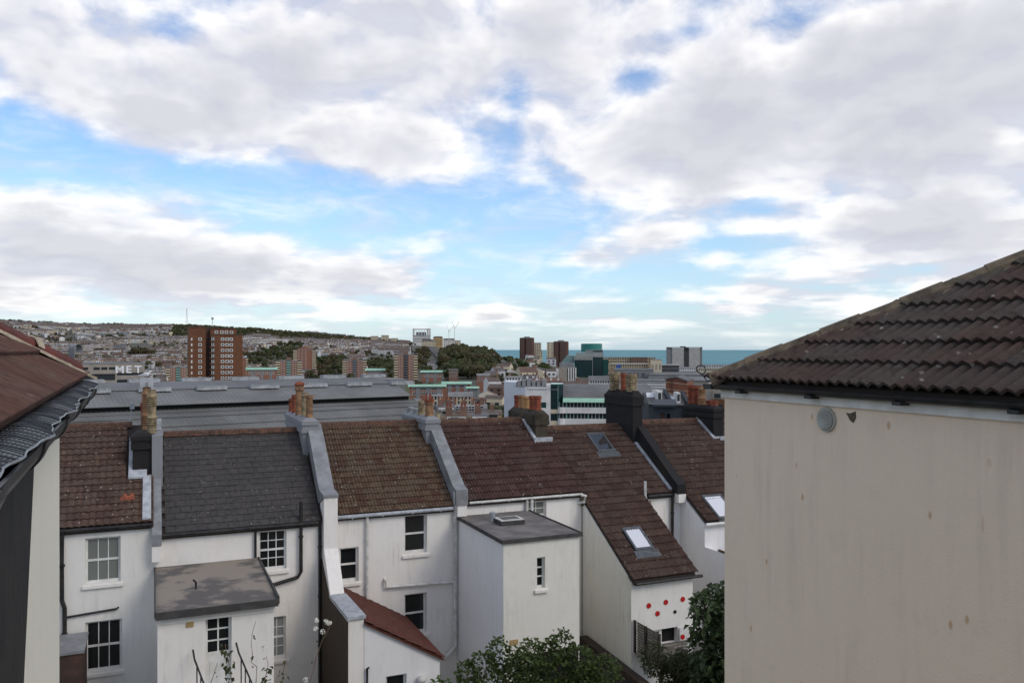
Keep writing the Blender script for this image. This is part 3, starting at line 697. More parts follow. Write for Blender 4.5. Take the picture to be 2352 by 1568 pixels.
window(C, *sw, 20.5, 1, 1, 'glass', sill=False, meet=False, parent=le)
q = onV(842, 1532, 20.5); pipe(C, [(q[0] + .05, 20.46, q[1]), (q[0], 20.44, q[1]), (q[0], 20.44, GZ)], .03, 'iron', 'waste_pipe', le, False)
q = onV(966, 1556, 20.5); mb = MB(); mb.lathe([(.02, -.10), (.09, -.07), (.115, 0), (.09, .07), (.02, .10)], (q[0], 20.40, q[1]), 12); mb.box(q[0] - .03, q[0] + .03, 20.40, 20.5, q[1] - .03, q[1] + .03); C.part('globe_lamp', mb, M['pvc'], le, smooth=True)
# white pipes
q = onV(842, 1188, V0); q2 = onV(840, 1400, V0); pipe(C, [(q[0], V0 - .08, ze - .06), (q[0], V0 - .08, q2[1])], .045, 'pvc', 'downpipe')
q = onV(1043, 1132, V0); q2 = onV(1041, 1480, V0); q3 = onV(1012, 1497, V0)
pipe(C, [(q[0], V0 - .1, R(-4.35)), (q[0], V0 - .1, q2[1]), (q[0] - .1, V0 - .1, q2[1] - .12), (q3[0], V0 - .3, q3[1] - .1)], .058, 'pvc', 'soil_pipe')
q = onV(883, 1330, V0); q2 = onV(885, 1346, V0); q3 = onV(1040, 1334, V0)
pipe(C, [(q[0], V0 + .01, q[1] + .03), (q[0], V0 - .09, q[1]), (q2[0], V0 - .09, q2[1]), (q3[0], V0 - .09, q3[1])], .04, 'pvc', 'waste_pipe')
ch = stack(C, 4.30, 4.74, 26.2, 29.8, R(-2.25), R(-4.2), 'greypaint', label='grey painted chimney stack')
pot(C, ch, 4.54, 26.5, R(-2.17), .72, .12, 'buff', 'hood'); pot(C, ch, 4.50, 27.1, R(-2.17), .78, .12, 'stoneclay', 'roll'); pot(C, ch, 4.46, 27.9, R(-2.17), 1.0, .14, 'buff', 'roll'); pot(C, ch, 4.46, 28.8, R(-2.17), .62, .12, 'redclay', 'roll'); pot(C, ch, 4.46, 29.5, R(-2.17), .45, .12, 'redclay', 'roll')
mb = MB(); mb.lathe([(.16, 0), (.17, .05), (.13, .10), (.02, .14)], (4.46, 27.9, R(-1.2)), 12); mb.lathe([(.10, -.06), (.12, .0)], (4.46, 27.9, R(-1.2)), 10); C.part('cowl', mb, M['redclay'], ch)

# ---------------------------------------------------------------- house D (dark red tiles, cube addition)
uD0, uD1 = 8.59, 12.93; ze, zr = R(-4.68), R(-2.53)
D = Thing('terraced_house', 'white house with dark red tiled roof and tall flat roofed block with one slit window', 'house', (10.8, 27, GZ), TH, GR)
w1 = wpx(1212, 1150, 1255, 1216)
body(D, uD0, uD1, ze, [hole(w1)], 'white'); window(D, *w1, V0, 2, 4, 'glassblind')
rf = main_roof(D, uD0, uD1, ze, zr); pD = slope(ze, zr); L = math.hypot(zr - ze, VR - V0 + .12)
tm = roll_tile('tile', .302, L / 13, 3, .036, M['tile_red'])
tile_field(D, rf, tm, (8.9, V0 - .12, ze), (1, 0), (0, 1), pD, 14, 13, .302, L / 13, clip=[((8.86, 0, 0), (1, 0, 0)), ((12.95, 0, 0), (-1, 0, 0))])
ridge_tiles(D, rf, 8.8, 12.3, zr)
gutter(D, 8.95, 12.88, V0 - .13, ze - .05, 'pvc', r=.04)
mb = MB(); mb.prism([(V0 - .30, R(-4.75)), (V0 - .30, R(-4.28)), (V0, R(-4.20)), (26.1, R(-2.72)), (26.3, R(-2.55)), (26.3, R(-3.1)), (V0 + .4, R(-4.6))], 0, 8.46, 8.84); D.part('parapet', mb, M['lead'])
mb = MB(); mb.box(8.52, 8.82, V0 - .26, V0 - .002, R(-5.1), R(-4.76)); D.part('corbel', mb, M['white'])
ex = (8.62, 10.92, 20.4, R(-5.13))
mb = MB(); sw = wpx(1233, 1279, 1252, 1350, ex[2]); mb.wall(ex[0], ex[1], GZ, ex[3] - .05, ex[2], .22, [hole(sw)]); mb.box(ex[0], ex[1], ex[2] + .24, V0 - .004, GZ, ex[3] - .05)
ad = D.part('back_addition', mb, M['white3'])
mb = MB(); mb.box(ex[0] - .012, ex[0] - .001, ex[2] + .01, V0 - .02, GZ, ex[3] - .05); D.part('side_render', mb, M['white2'], ad)  # cooler, paler white puts the bluish shade of this side into the colour
mb = MB(); mb.box(ex[0] - .05, ex[1] + .05, ex[2] - .05, V0 - .006, ex[3] - .048, ex[3]); D.part('flat_roof', mb, M['felt2'], ad)
mb = MB()
for b_ in ((ex[0] - .07, ex[1] + .07, ex[2] - .08, ex[2] - .051), (ex[0] - .08, ex[0] - .051, ex[2] - .05, V0 - .03), (ex[1] + .051, ex[1] + .08, ex[2] - .05, V0 - .03)): mb.box(*b_, ex[3] - .07, ex[3] + .035)
D.part('roof_edge', mb, M['feltedge'], ad)
window(D, *sw, ex[2], 1, 3, 'glass', sill=True, meet=False, bar=.04, fr=.05, rev=.09, parent=ad)
p1 = onZ(1140, 1184, ex[3] + .1); p2 = onZ(1200, 1203, ex[3] + .1); uc, vc = (p1[0] + p2[0]) / 2, (p1[1] + p2[1]) / 2
mb = MB(); mb.box(uc - .38, uc + .38, vc - .30, vc + .30, ex[3] + .001, ex[3] + .13); sk = D.part('rooflight_kerb', mb, M['feltedge'], ad)
mb = MB(); mb.box(uc - .36, uc + .36, vc - .28, vc + .28, ex[3] + .131, ex[3] + .155); D.part('rooflight_frame', mb, M['pvc'], ad)
mb = MB(); mb.box(uc - .27, uc + .27, vc - .19, vc + .19, ex[3] + .156, ex[3] + .165); D.part('rooflight_glass', mb, M['glassblind'], ad)
q = onZ(1131, 1196, ex[3]); mb = MB(); mb.lathe([(.06, 0), (.06, .15), (.085, .15), (.085, .19), (.055, .19), (.055, .22), (.09, .22), (.09, .27), (.02, .28)], (q[0], q[1], ex[3]), 12); D.part('flue', mb, M['leadlt'], ad)
q = onV(1180, 1474, ex[2]); mb = MB(); mb.box(q[0] - .12, q[0] + .12, ex[2] - .02, ex[2] - .001, q[1] - .07, q[1] + .07); mb.box(q[0] - .09, q[0] + .09, ex[2] - .028, ex[2] - .021, q[1] - .02, q[1] + .02); D.part('air_brick', mb, M['tan'], ad)
q = onV(1238, 1508, ex[2]); mb = MB(); mb.box(q[0] + .1, q[0] + 1.2, ex[2] - .03, ex[2] - .002, GZ + .02, q[1] + .12); D.part('door', mb, M['dark'], ad)
for xx in (1208, 1218):
    q = onV(xx, 1140, V0); pipe(D, [(q[0], V0 - .08 - (xx - 1208) * .004, ze - .1), (q[0], V0 - .08 - (xx - 1208) * .004, ex[3])], .05, 'pvc', 'downpipe')
pipe(D, [(12.80, V0 - .2, ze - .06), (12.95, V0 - .24, ze - .10), (12.92, V0 - .2, ze - .3), (12.8, V0 + .02, ze - .36)], .05, 'pvc', 'downpipe', collars=False)
ch = stack(D, 8.30, 8.74, 26.2, 29.0, R(-2.33), R(-4.2), 'greypaint', label='grey painted chimney stack with capped flues')
pot(D, ch, 8.52, 26.55, R(-2.25), .52, .15, 'buff', 'roll'); pot(D, ch, 8.48, 27.3, R(-2.25), .48, .13, 'stoneclay', 'roll')
mb = MB()
for k, (a, s_) in enumerate(((.5, .2), (1.7, .26), (2.8, .18), (4.1, .24), (5.2, .2))):
    mb.slab([(8.52 + .17 * math.cos(a), 26.55 + .17 * math.sin(a), R(-1.75)), (8.52 + .17 * math.cos(a + .9), 26.55 + .17 * math.sin(a + .9), R(-1.75)), (8.52 + .10 * math.cos(a + .7), 26.55 + .10 * math.sin(a + .7), R(-1.75) + s_), (8.52 + .12 * math.cos(a + .2), 26.55 + .12 * math.sin(a + .2), R(-1.75) + s_)], (0, 0, .03))
mb.lathe([(.16, 0), (.18, .05), (.12, .08)], (8.52, 26.55, R(-1.76)), 10); D.part('broken_cowl', mb, M['redclay'], ch, 'broken red clay cowl')
for vv_ in (27.9, 28.6):
    mb = MB(); mb.lathe([(.13, 0), (.13, .16), (.09, .2)], (8.48, vv_, R(-2.26)), 12); D.part('capped_flue', mb, M['lead'], ch)

# ---------------------------------------------------------------- house E (catslide roof, red dots)
uE0, uE1 = 12.96, 16.5; ze, zr = R(-4.93), R(-2.90); vW = 20.96; zW = ze - (V0 - vW) * math.tan(slope(ze, zr)); uW = 15.16
E = Thing('terraced_house', 'white house with brown catslide roof, two rooflights and red discs on its back wall', 'house', (14.7, 27, GZ), TH, GR)
w1 = wpx(1468, 1150, 1496, 1215)
mb = MB(); mb.wall(uW - .3, uE1, GZ, ze - .10, V0, .28, [hole(w1)]); mb.box(uE0, uE1, V0 + .3, VB - .2, GZ, ze - .2); E.part('wall', mb, M['white'])
window(E, *w1, V0, 2, 2, 'glassblind')
rf = main_roof(E, uE0, uE1, ze, zr); pE = slope(ze, zr); tE = math.tan(pE)
ex_ = math.hypot(zr - ze, VR - V0 + .12) / 12; tm = roll_tile('tile', .295, ex_, 3, .036, M['tile_mix'])
nW = round(math.hypot(zW - ze, V0 - vW) / ex_); vs0 = V0 - .12 - nW * ex_ * math.cos(pE); zs0 = ze - nW * ex_ * math.sin(pE)
# rooflight spots
def on_slope(x, y):
    dx = (x - CX) / FX; dv = cT - sT * dx; dz = (HY - y) / FX
    t = (ze - CZ - (V0 - .12) * tE) / (dz - dv * tE)
    return Vector((t * (cT * dx + sT), t * dv, CZ + t * dz))
SKY = []
for (a, b_, c, d_) in (((1357, 1000), (1388, 1003), (1408, 1040), (1375, 1042)), ((1428, 1219), (1470, 1215), (1497, 1264), (1462, 1270))):
    P = [on_slope(*q) for q in (a, b_, c, d_)]; SKY.append((min(p.x for p in P), max(p.x for p in P), min(p.y for p in P), max(p.y for p in P)))
def sk(p): return any(s[0] + .04 < p.x < s[1] - .04 and s[2] + .02 < p.y < s[3] - .02 for s in SKY)
tile_field(E, rf, tm, (uE0, V0 - .12, ze), (1, 0), (0, 1), pE, 12, 12, .295, ex_, skip=sk, clip=[((16.42, 0, 0), (-1, 0, 0))])
tile_field(E, rf, tm, (uE0, vs0, zs0), (1, 0), (0, 1), pE, 8, nW, .295, ex_, skip=sk, clip=[((uW + .08, 0, 0), (-1, 0, 0))])
mb = MB(); mb.slab([(uE0 + .02, vs0 + .02, zs0 - .03), (uW, vs0 + .02, zs0 - .03), (uW, V0 - .10, ze - .03), (uE0 + .02, V0 - .10, ze - .03)], (0, 0, -.12)); E.part('catslide_deck', mb, M['deck'], rf)
ridge_tiles(E, rf, 12.9, 16.2, zr)
for i_, s in enumerate(SKY):
    z_ = lambda v: ze + (v - V0 + .12) * tE
    mb = MB(); P = lambda u, v, h: (u, v, z_(v) + h)
    a0, a1, b0, b1 = s; f = .07
    for (q0, q1, r0, r1) in ((a0, a0 + f, b0, b1), (a1 - f, a1, b0, b1), (a0 + f, a1 - f, b0, b0 + f), (a0 + f, a1 - f, b1 - f, b1)):
        mb.slab([P(q0, r0, .11), P(q1, r0, .11), P(q1, r1, .11), P(q0, r1, .11)], (0, 0, -.13))
    r = E.part('rooflight', mb, M['alum'], rf)
    mb = MB(); mb.slab([P(a0 + f, b0 + f, .085), P(a1 - f, b0 + f, .085), P(a1 - f, b1 - f, .085), P(a0 + f, b1 - f, .085)], (0, 0, -.02)); E.part('pane', mb, M['skyglass'] if i_ else M['skyglassd'], r)
    mb = MB(); mb.slab([P(a0 - .1, b0 - .26, .075), P(a1 + .1, b0 - .26, .075), P(a1 + .1, b0, .08), P(a0 - .1, b0, .08)], (0, 0, -.03)); E.part('apron_flashing', mb, M['alum'], r)
# wing walls
zw = lambda v: zs0 + (v - vs0) * tE - .15
dz_ = onV(1490, 1440, vW); fw = list(wpx(1494, 1443, 1556, 1520, vW)); fw[2] = R(-8.85)
mb = MB(); mb.wall(uE0, uW - .02, GZ, zw(vW) - .02, vW, .2, [hole(fw)])
mb.prism([(vW + .21, GZ), (V0 - .004, GZ), (V0 - .004, zw(V0)), (vW + .21, zw(vW + .21))], 0, uE0, uW - .02); wg = E.part('back_wing', mb, M['white4'])
mb = MB(); mb.prism([(vW, R(-9.6)), (V0 - .3, R(-9.6)), (V0 - .3, zw(V0 - .3) - .02), (vW, zw(vW) - .02)], 0, uE0 - .012, uE0 - .001); E.part('side_render', mb, M['white3'], wg)
mb = MB(); mb.tube([(uE0 + .05, vs0 - .05, zs0 - .10), (uW + .2, vs0 - .05, zs0 - .10)], .05, 8); E.part('gutter', mb, M['iron'], wg)
mu = (fw[0] + fw[1]) / 2
window(E, fw[0], mu - .02, R(-8.85), fw[3], vW, 1, 1, 'glass', sill=False, meet=False, fr=.09, name='french_window', parent=wg)
mb = MB(); mb.box(mu, fw[1], vW + .18, vW + .198, R(-8.85), fw[3]); E.part('doorway', mb, M['dark'], wg)
mb = MB(); hd = .80; ca, sa = math.cos(rad(25)), math.sin(rad(25))
mb.slab([(fw[1] + .02, vW - .03, R(-8.85)), (fw[1] + .02 + hd * ca, vW - .03 - hd * sa * .35, R(-8.85)), (fw[1] + .02 + hd * ca, vW - .03 - hd * sa * .35, fw[3] - .03), (fw[1] + .02, vW - .03, fw[3] - .03)], (.02, -.04, 0)); dr_ = E.part('door', mb, M['paint'], wg)
mb = MB(); mb.box(fw[1] + hd * ca - .04, fw[1] + hd * ca + .0, vW - .22, vW - .20, fw[3] - .45, fw[3] - .05); E.part('door_handle', mb, M['iron'], wg)
def disc(u, v, z, r, nm='red_disc'):
    m_ = MB(); m_.prism([(u + r * math.cos(t * math.pi / 12), z + r * math.sin(t * math.pi / 12)) for t in range(24)], 1, v - .018, v - .002); return m_
for (x, y, m_) in ((1490, 1390, 'reddot'), (1529, 1382, 'reddot'), (1568, 1375, 'reddot'), (1510, 1408, 'reddot')):
    q = onV(x, y, vW); E.part('red_disc', disc(q[0], vW, q[1], .078), M[m_], wg)
q = onV(1550, 1404, vW); E.part('wall_vent', disc(q[0], vW, q[1], .055), M['iron'], wg)
q = onV(1568, 1462, vW - .2); E.part('red_disc', disc(q[0], vW - .19, q[1], .078), M['reddot'], wg)
# balcony: boards, posts and slatted screen
zd = R(-8.92); vb = 19.55; ub0, ub1 = 13.05, 14.35
bal = E.part('balcony_joist', MB().box(ub0, ub1, vb, vb + .05, zd - .2, zd - .03), M['wood'])
n_ = 9; me = MB().box(0, ub1 - ub0, 0, .14, 0, .028).mesh('board', M['woodgrey'])
for k in range(n_): E.inst('board', me, (ub0, vb + k * (vW - vb - .02) / n_, zd - .028 + random.uniform(0, .004)), bal)
me = MB().box(0, .09, 0, .09, 0, zd - .2 - GZ).mesh('post', M['wood'])
for (a, b_) in ((ub0 + .02, vb), (ub0 + .55, vb), (ub1 - .15, vb)): E.inst('post', me, (a, b_ + .06, GZ), bal)
sc = E.part('screen_post', MB().box(ub0 - .06, ub0, vW - .14, vW - .05, zd, zd + .95), M['wood'], bal)
for v_ in (vb, (vW + vb) / 2): E.part('screen_post', MB().box(ub0 - .06, ub0, v_, v_ + .08, zd, zd + .95), M['wood'], bal)
me = MB().box(0, .02, 0, vW - vb - .25, 0, .065).mesh('slat', M['woodgrey'])
for k in range(11): E.inst('slat', me, (ub0 + .002, vb + .09, zd + .06 + k * .08), sc)
me2 = MB().box(0, .85, 0, .02, 0, .065).mesh('slat', M['woodgrey'])
for k in range(8): E.inst('slat', me2, (ub0 + .02, vb - .022, zd + .06 + k * .08), sc)
gutter(E, 15.4, 16.35, V0 - .14, ze - .05)
q = onV(1459, 1106, V0); q2 = onV(1459, 1140, V0); pipe(E, [(uW + .12, V0 - .16, q[1] + .02), (uW + .12, V0 - .16, q2[1]), (uW + .22, V0 - .1, q2[1] - .15)], .05, 'pvc', 'vent_pipe', collars=False)
pipe(E, [(16.42, V0 - .1, ze - .05), (16.42, V0 - .08, R(-7.6))], .05, 'iron', 'downpipe')
mb = MB(); zf2 = lambda v: ze + (v - V0 + .12) * tE
mb.slab([(16.32, V0 - .05, zf2(V0 - .05) + .10), (16.44, V0 - .05, zf2(V0 - .05) + .10), (16.44, 26.9, zf2(26.9) + .10), (16.32, 26.9, zf2(26.9) + .10)], (0, 0, -.06)); E.part('flashing', mb, M['leadlt'], rf)
mb = MB(); mb.slab([(12.86, V0 - .1, ze + .10), (12.98, V0 - .1, ze + .10), (12.98, 26.2, zf2(26.2) + .36), (12.86, 26.2, zf2(26.2) + .36)], (0, 0, -.3)); E.part('verge', mb, M['hipgrey'], rf)
ch = stack(E, 12.30, 12.75, 26.2, 28.5, R(-2.30), R(-4.0), 'soot', bands=0, haunch=.14, label='sooty weathered chimney stack')
for (v_, m_, h_, r_) in ((26.5, 'redclay', .52, .13), (26.95, 'redclay', .5, .12), (27.45, 'buff', .45, .13), (27.9, 'buff', .48, .12), (28.3, 'redclay', .45, .12)): pot(E, ch, 12.52, v_, R(-2.17), h_, r_, m_, 'roll')
mb = MB(); zfd = R(-4.68) + (26.15 - V0 + .12) * math.tan(pD)
mb.box(12.18, 12.88, 26.04, 26.18, zfd - .06, zfd + .13); mb.slab([(12.17, 26.1, zfd + .14), (12.28, 26.1, zfd + .14), (12.28, 27.2, R(-2.42)), (12.17, 27.2, R(-2.42))], (0, 0, -.08)); E.part('flashing', mb, M['leadlt'], ch)
ch = stack(E, 16.27, 16.66, 26.2, 28.2, R(-1.74), R(-4.2), 'black', bands=0, haunch=.2, label='tall black chimney stack with yellow lichen on its head')
for (u_, v_, m_, h_, r_, k_) in ((16.42, 26.55, 'stoneclay', .66, .21, 'bands'), (16.40, 27.75, 'stoneclay', .70, .21, 'bands'), (16.56, 27.2, 'stoneclay', .55, .16, 'bands'), (16.42, 27.15, 'redclay', .68, .10, 'roll')): pot(E, ch, u_, v_, R(-1.58), h_, r_, m_, k_)

# ---------------------------------------------------------------- house F and G (to the right, partly behind the near wall)
uF0, uF1 = 16.55, 20.1; ze, zr = R(-4.86), R(-2.82)
F = Thing('terraced_house', 'white house with brown tiled roof, black chimney wall and white blinded rooflight', 'house', (18.5, 27, GZ), TH, GR)
body(F, uF0, uF1, ze, [], 'white2')
rf = main_roof(F, uF0, uF1, ze, zr); pF = slope(ze, zr); tF = math.tan(pF); ex_ = math.hypot(zr - ze, VR - V0 + .12) / 12
tm = roll_tile('tile', .30, ex_, 3, .036, M['tile_brown'])
s = onU(1640, 1150, 17.6)
P = []
for (x, y) in ((1618, 1143), (1655, 1140), (1685, 1192), (1652, 1197)):
    dx = (x - CX) / FX; dv = cT - sT * dx; t = (ze - CZ - (V0 - .12) * tF) / ((HY - y) / FX - dv * tF); P.append(Vector((t * (cT * dx + sT), t * dv, 0)))
SKF = (min(p.x for p in P), max(p.x for p in P), min(p.y for p in P), max(p.y for p in P))
skF = lambda p: SKF[0] + .03 < p.x < SKF[1] - .03 and SKF[2] + .02 < p.y < SKF[3] - .02
tile_field(F, rf, tm, (16.82, V0 - .12, ze), (1, 0), (0, 1), pF, 11, 12, .30, ex_, skip=skF)
nF = 5; tile_field(F, rf, tm, (16.82, V0 - .12 - nF * ex_ * math.cos(pF), ze - nF * ex_ * math.sin(pF)), (1, 0), (0, 1), pF, 9, nF, .30, ex_, skip=skF)
vF = V0 - .12 - nF * ex_ * math.cos(pF); zF = ze - nF * ex_ * math.sin(pF)
mb = MB(); mb.slab([(16.83, vF + .02, zF - .03), (19.5, vF + .02, zF - .03), (19.5, V0 - .1, ze - .03), (16.83, V0 - .1, ze - .03)], (0, 0, -.1)); F.part('catslide_deck', mb, M['deck'], rf)
mb = MB(); mb.prism([(vF + .1, GZ), (V0 - .004, GZ), (V0 - .004, ze - .15), (vF + .1, zF - .12)], 0, 16.8, 19.48); wgF = F.part('back_wing', mb, M['white2'])
mb = MB(); mb.tube([(16.75, vF - .04, zF - .08), (19.5, vF - .04, zF - .08)], .055, 8); F.part('gutter', mb, M['pvc'], wgF)
mb = MB(); mb.prism([(16.8, GZ), (19.48, GZ), (19.48, R(-7.75)), (16.8, R(-6.55))], 1, 19.6, vF + .095); lo = F.part('lower_addition', mb, M['white2'])
mb = MB(); mb.slab([(17.35, 19.5, R(-6.74)), (19.6, 19.5, R(-7.75)), (19.6, vF + .09, R(-7.75)), (17.35, vF + .09, R(-6.74))], (0, 0, .07)); F.part('addition_roof', mb, M['ridge'], lo)
z_ = lambda v: ze + (v - V0 + .12) * tF; a0, a1, b0, b1 = SKF; f = .07; mb = MB(); P_ = lambda u, v, h: (u, v, z_(v) + h)
for (q0, q1, r0, r1) in ((a0, a0 + f, b0, b1), (a1 - f, a1, b0, b1), (a0 + f, a1 - f, b0, b0 + f), (a0 + f, a1 - f, b1 - f, b1)): mb.slab([P_(q0, r0, .11), P_(q1, r0, .11), P_(q1, r1, .11), P_(q0, r1, .11)], (0, 0, -.13))
r = F.part('rooflight', mb, M['alum'], rf); mb = MB(); mb.slab([P_(a0 + f, b0 + f, .085), P_(a1 - f, b0 + f, .085), P_(a1 - f, b1 - f, .085), P_(a0 + f, b1 - f, .085)], (0, 0, -.02)); F.part('pane', mb, M['skyglass'], r)
mb = MB(); mb.prism([(V0 - .35, R(-4.95)), (V0 - .35, R(-4.62)), (V0, R(-4.42)), (26.2, R(-2.85)), (26.2, R(-3.5)), (V0 + .4, R(-4.8))], 0, 16.46, 16.80); F.part('parapet', mb, M['black'], label='black parapet between two roofs')
mb = MB(); mb.box(16.5, 16.8, V0 - .36, V0 - .002, R(-5.25), R(-4.96)); F.part('corbel', mb, M['white'])
ridge_tiles(F, rf, 16.8, 19.9, zr)
ch = stack(F, 19.9, 20.35, 26.2, 28.2, R(-2.3), R(-4.2), 'black', label='black chimney stack with red and orange pots')
for (v_, m_, h_, k_) in ((28.0, 'redclay', .75, 'roll'), (27.65, 'redclay', .75, 'roll'), (27.25, 'buff', .76, 'louvre'), (26.8, 'redclay', .2, 'roll'), (26.45, 'redclay', .2, 'roll')): pot(F, ch, 20.12, v_, R(-2.21), h_, .13, m_, k_)
mb = MB(); mb.slab([(19.78, 26.1, z_(26.1) + .12), (19.9, 26.1, z_(26.1) + .12), (19.9, 27.2, zr + .12), (19.78, 27.2, zr + .12)], (0, 0, -.06)); mb.box(19.8, 20.4, 26.08, 26.19, z_(26.1) - .02, z_(26.1) + .13); F.part('flashing', mb, M['leadlt'], rf)
G_ = Thing('terraced_house', 'house beyond the last black chimney with a sliver of brown roof showing', 'house', (22.2, 27, GZ), TH, GR)
body(G_, 20.11, 24.4, ze, [], 'white'); rf = main_roof(G_, 20.11, 24.4, ze, zr)
tile_field(G_, rf, tm, (20.42, V0 - .12, ze), (1, 0), (0, 1), pF, 13, 12, .30, ex_); ridge_tiles(G_, rf, 20.4, 24.3, zr)

# ---------------------------------------------------------------- yards and garden bits
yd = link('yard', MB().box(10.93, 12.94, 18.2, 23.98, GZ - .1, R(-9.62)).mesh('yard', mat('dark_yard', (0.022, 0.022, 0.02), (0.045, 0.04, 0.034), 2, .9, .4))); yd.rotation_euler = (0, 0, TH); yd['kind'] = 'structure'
yw = one('garden_wall', MB().prism([(18.0, GZ), (23.6, GZ), (23.6, R(-9.25)), (21.5, R(-9.35)), (18.0, R(-9.5))], 0, 12.62, 12.90), M['tar'], 'low dark wall at the foot of the white wing between two houses', 'wall', (12.7, 20.5, GZ), TH)
q = onV(137, 1500, 22.4); q2 = onV(190, 1500, 22.4)
sh = Thing('garden_shed', 'brown flat topped shed below the lower six pane sash window', 'shed', (q[0] + .3, 22.7, GZ), TH)
sh.part('wall', MB().box(q[0] - .9, q2[0], 22.4, 23.8, GZ, q[1] - .05), mat('brown_shed', (0.085, 0.048, 0.035), (0.05, 0.032, 0.025), 3, .8, .3)); sh.part('roof', MB().box(q[0] - .95, q2[0] + .04, 22.35, 23.82, q[1] - .048, q[1] + .01), M['lead'])
# steps and handrails at the back door of the slate house
st = Thing('garden_steps', 'concrete landing and steps below the glazed back door', 'steps', (1.35, 19.4, GZ), TH)
for k in range(9): st.part('step', MB().box(.75, 2.05, 17.2 + k * .25, 17.45 + k * .25 if k < 8 else 20.08, GZ - .02, GZ + (k + 1) * .27), M['white4'])
def rail(x0, x1, xb, yt, label):
    a = onV(x0, yt, 19.6); zb = GZ + 2.4
    T = Thing('handrail', label, 'handrail', (a[0], 19.2, R(-8.3)), TH)
    h = a[1]
    T.part('rail', MB().tube([(a[0] - .02, 19.95, h + .1), (a[0], 19.6, h), (a[0] + .28, 18.7, h - .62), (a[0] + .45, 18.7, h - .62), (a[0] + .50, 18.65, h - .75), (a[0] + .54, 18.4, R(-9.8))], .022, 6), M['iron'])
    for k in range(4): T.part('baluster', MB().tube([(a[0] + .04 + k * .07, 19.45 - k * .2, h - .1 - k * .14), (a[0] + .05 + k * .07, 19.45 - k * .2, R(-9.9))], .014, 5), M['iron'])
rail(447, 480, 0, 1514, 'black metal handrail beside the tan air brick side of the back door')
rail(548, 570, 0, 1497, 'black metal handrail on the side of the back door away from the air brick')
# gull on the tall cowl
GU = Thing('gull', 'grey and white gull standing on the cowl of the tallest buff chimney pot', 'gull', (-.16, 26.6, R(-.84)), TH)
mb = MB(); gx, gy, gz = -.20, 26.6, R(-.84)
rings = [(-.30, .10, .012, .010), (-.20, .115, .035, .03), (-.08, .13, .075, .07), (.03, .14, .085, .08), (.12, .17, .07, .07), (.17, .23, .042, .045), (.19, .27, .04, .042), (.22, .285, .036, .036), (.26, .28, .012, .012), (.30, .268, .006, .007)]
base = len(mb.v)
for (x_, z__, a_, b_) in [tuple(q_ * .68 for q_ in r_) for r_ in rings]:
    for k in range(10): t = 2 * math.pi * k / 10; mb.v.append((gx + x_, gy + a_ * math.cos(t), gz + z__ + b_ * math.sin(t)))
for i in range(len(rings) - 1):
    for k in range(10): mb.f.append((i * 10 + k, i * 10 + (k + 1) % 10, i * 10 + 10 + (k + 1) % 10, i * 10 + 10 + k)); mb.m.append(0)
GU.part('body', mb, M['feather'], smooth=True)
for s_ in (-1, 1):
    GU.part('wing', MB().slab([(gx - .23, gy + s_ * .02, gz + .078), (gx - .07, gy + s_ * .060, gz + .068), (gx + .055, gy + s_ * .065, gz + .088), (gx + .04, gy + s_ * .048, gz + .13), (gx - .10, gy + s_ * .034, gz + .12)], (0, s_ * .008, 0)), M['feathergrey'])
    GU.part('leg', MB().tube([(gx + .02, gy + s_ * .03, gz), (gx + .02, gy + s_ * .03, gz + .065)], .005, 5), M['tan'])
# TV aerial pole on house A
q = onV(300, 930, 27.3); mb = MB(); mb.tube([(q[0] - .04, 27.3, R(-2.3)), (q[0] + .04, 27.3, q[1])], .014, 6); ae = A.part('aerial', mb, M['leadlt']); A.part('aerial_head', MB().box(q[0] - .02, q[0] + .10, 27.24, 27.36, q[1] - .12, q[1] + .06), M['leadlt'], ae)

# ================================================================== NEAR HOUSES (same grid as the terrace)
# ---------------------------------------------------------------- right: beige side wall under a hipped roof
RH = Thing('neighbour_house', 'near beige rendered house wall with rust spots under a dark hipped tile roof', 'house', (8.5, 3.5, GZ), TH)
uR, vRc = 6.0, 7.7; zt = R(-.545)
RH.part('wall', MB().box(uR, 13.0, -6.0, vRc, GZ, zt), M['beige'])
RH.part('fascia', MB().box(uR - .030, 13.0, -6.0, vRc + .03, zt, R(-.385)), M['paint'])
gu, gz_ = uR - .085, R(-.400)
mb = MB(); arc = [(gu - .055 * math.cos(t), gz_ - .06 * math.sin(t)) for t in [math.pi * k / 10 for k in range(11)]]; inn = [(gu + (x - gu) * .86, gz_ + .005 + (z - gz_) * .86) for x, z in reversed(arc)]
mb.prism(arc + inn, 1, -6.0, vRc + .20); RH.part('gutter', mb, M['gutblack'])
mb = MB(); mb.prism([(vRc + .06, gz_ - .055), (vRc + .20, gz_ - .06), (vRc + .215, gz_), (vRc + .06, gz_ - .002)], 0, gu - .06, gu + .06); RH.part('gutter_end', mb, M['gutblack'])
for k in range(9): RH.part('gutter_bracket', MB().box(gu - .06, uR - .036, vRc - .45 - k * 1.05, vRc - .36 - k * 1.05, gz_ - .082, gz_ - .05), M['gutblack'])
ur0, vr0, zr0 = 5.94, 7.80, R(-.34); pr = rad(29.7); tp = math.tan(pr)
mb = MB(); n_ = 4.0
mb.slab([(ur0 + .01, -6.0, zr0 - .02), (ur0 + .01, vr0 - .01, zr0 - .02), (ur0 + n_, vr0 - n_, zr0 + n_ * tp - .02), (ur0 + n_, -6.0, zr0 + n_ * tp - .02)], (0, 0, -.08))
mb.slab([(ur0 + .01, vr0 - .01, zr0 - .02), (13.0, vr0 - .01, zr0 - .02), (13.0, vr0 - n_, zr0 + n_ * tp - .02), (ur0 + n_, vr0 - n_, zr0 + n_ * tp - .02)], (0, 0, -.08)); rr = RH.part('roof', mb, M['deck'])
exp = .395; tw = .38
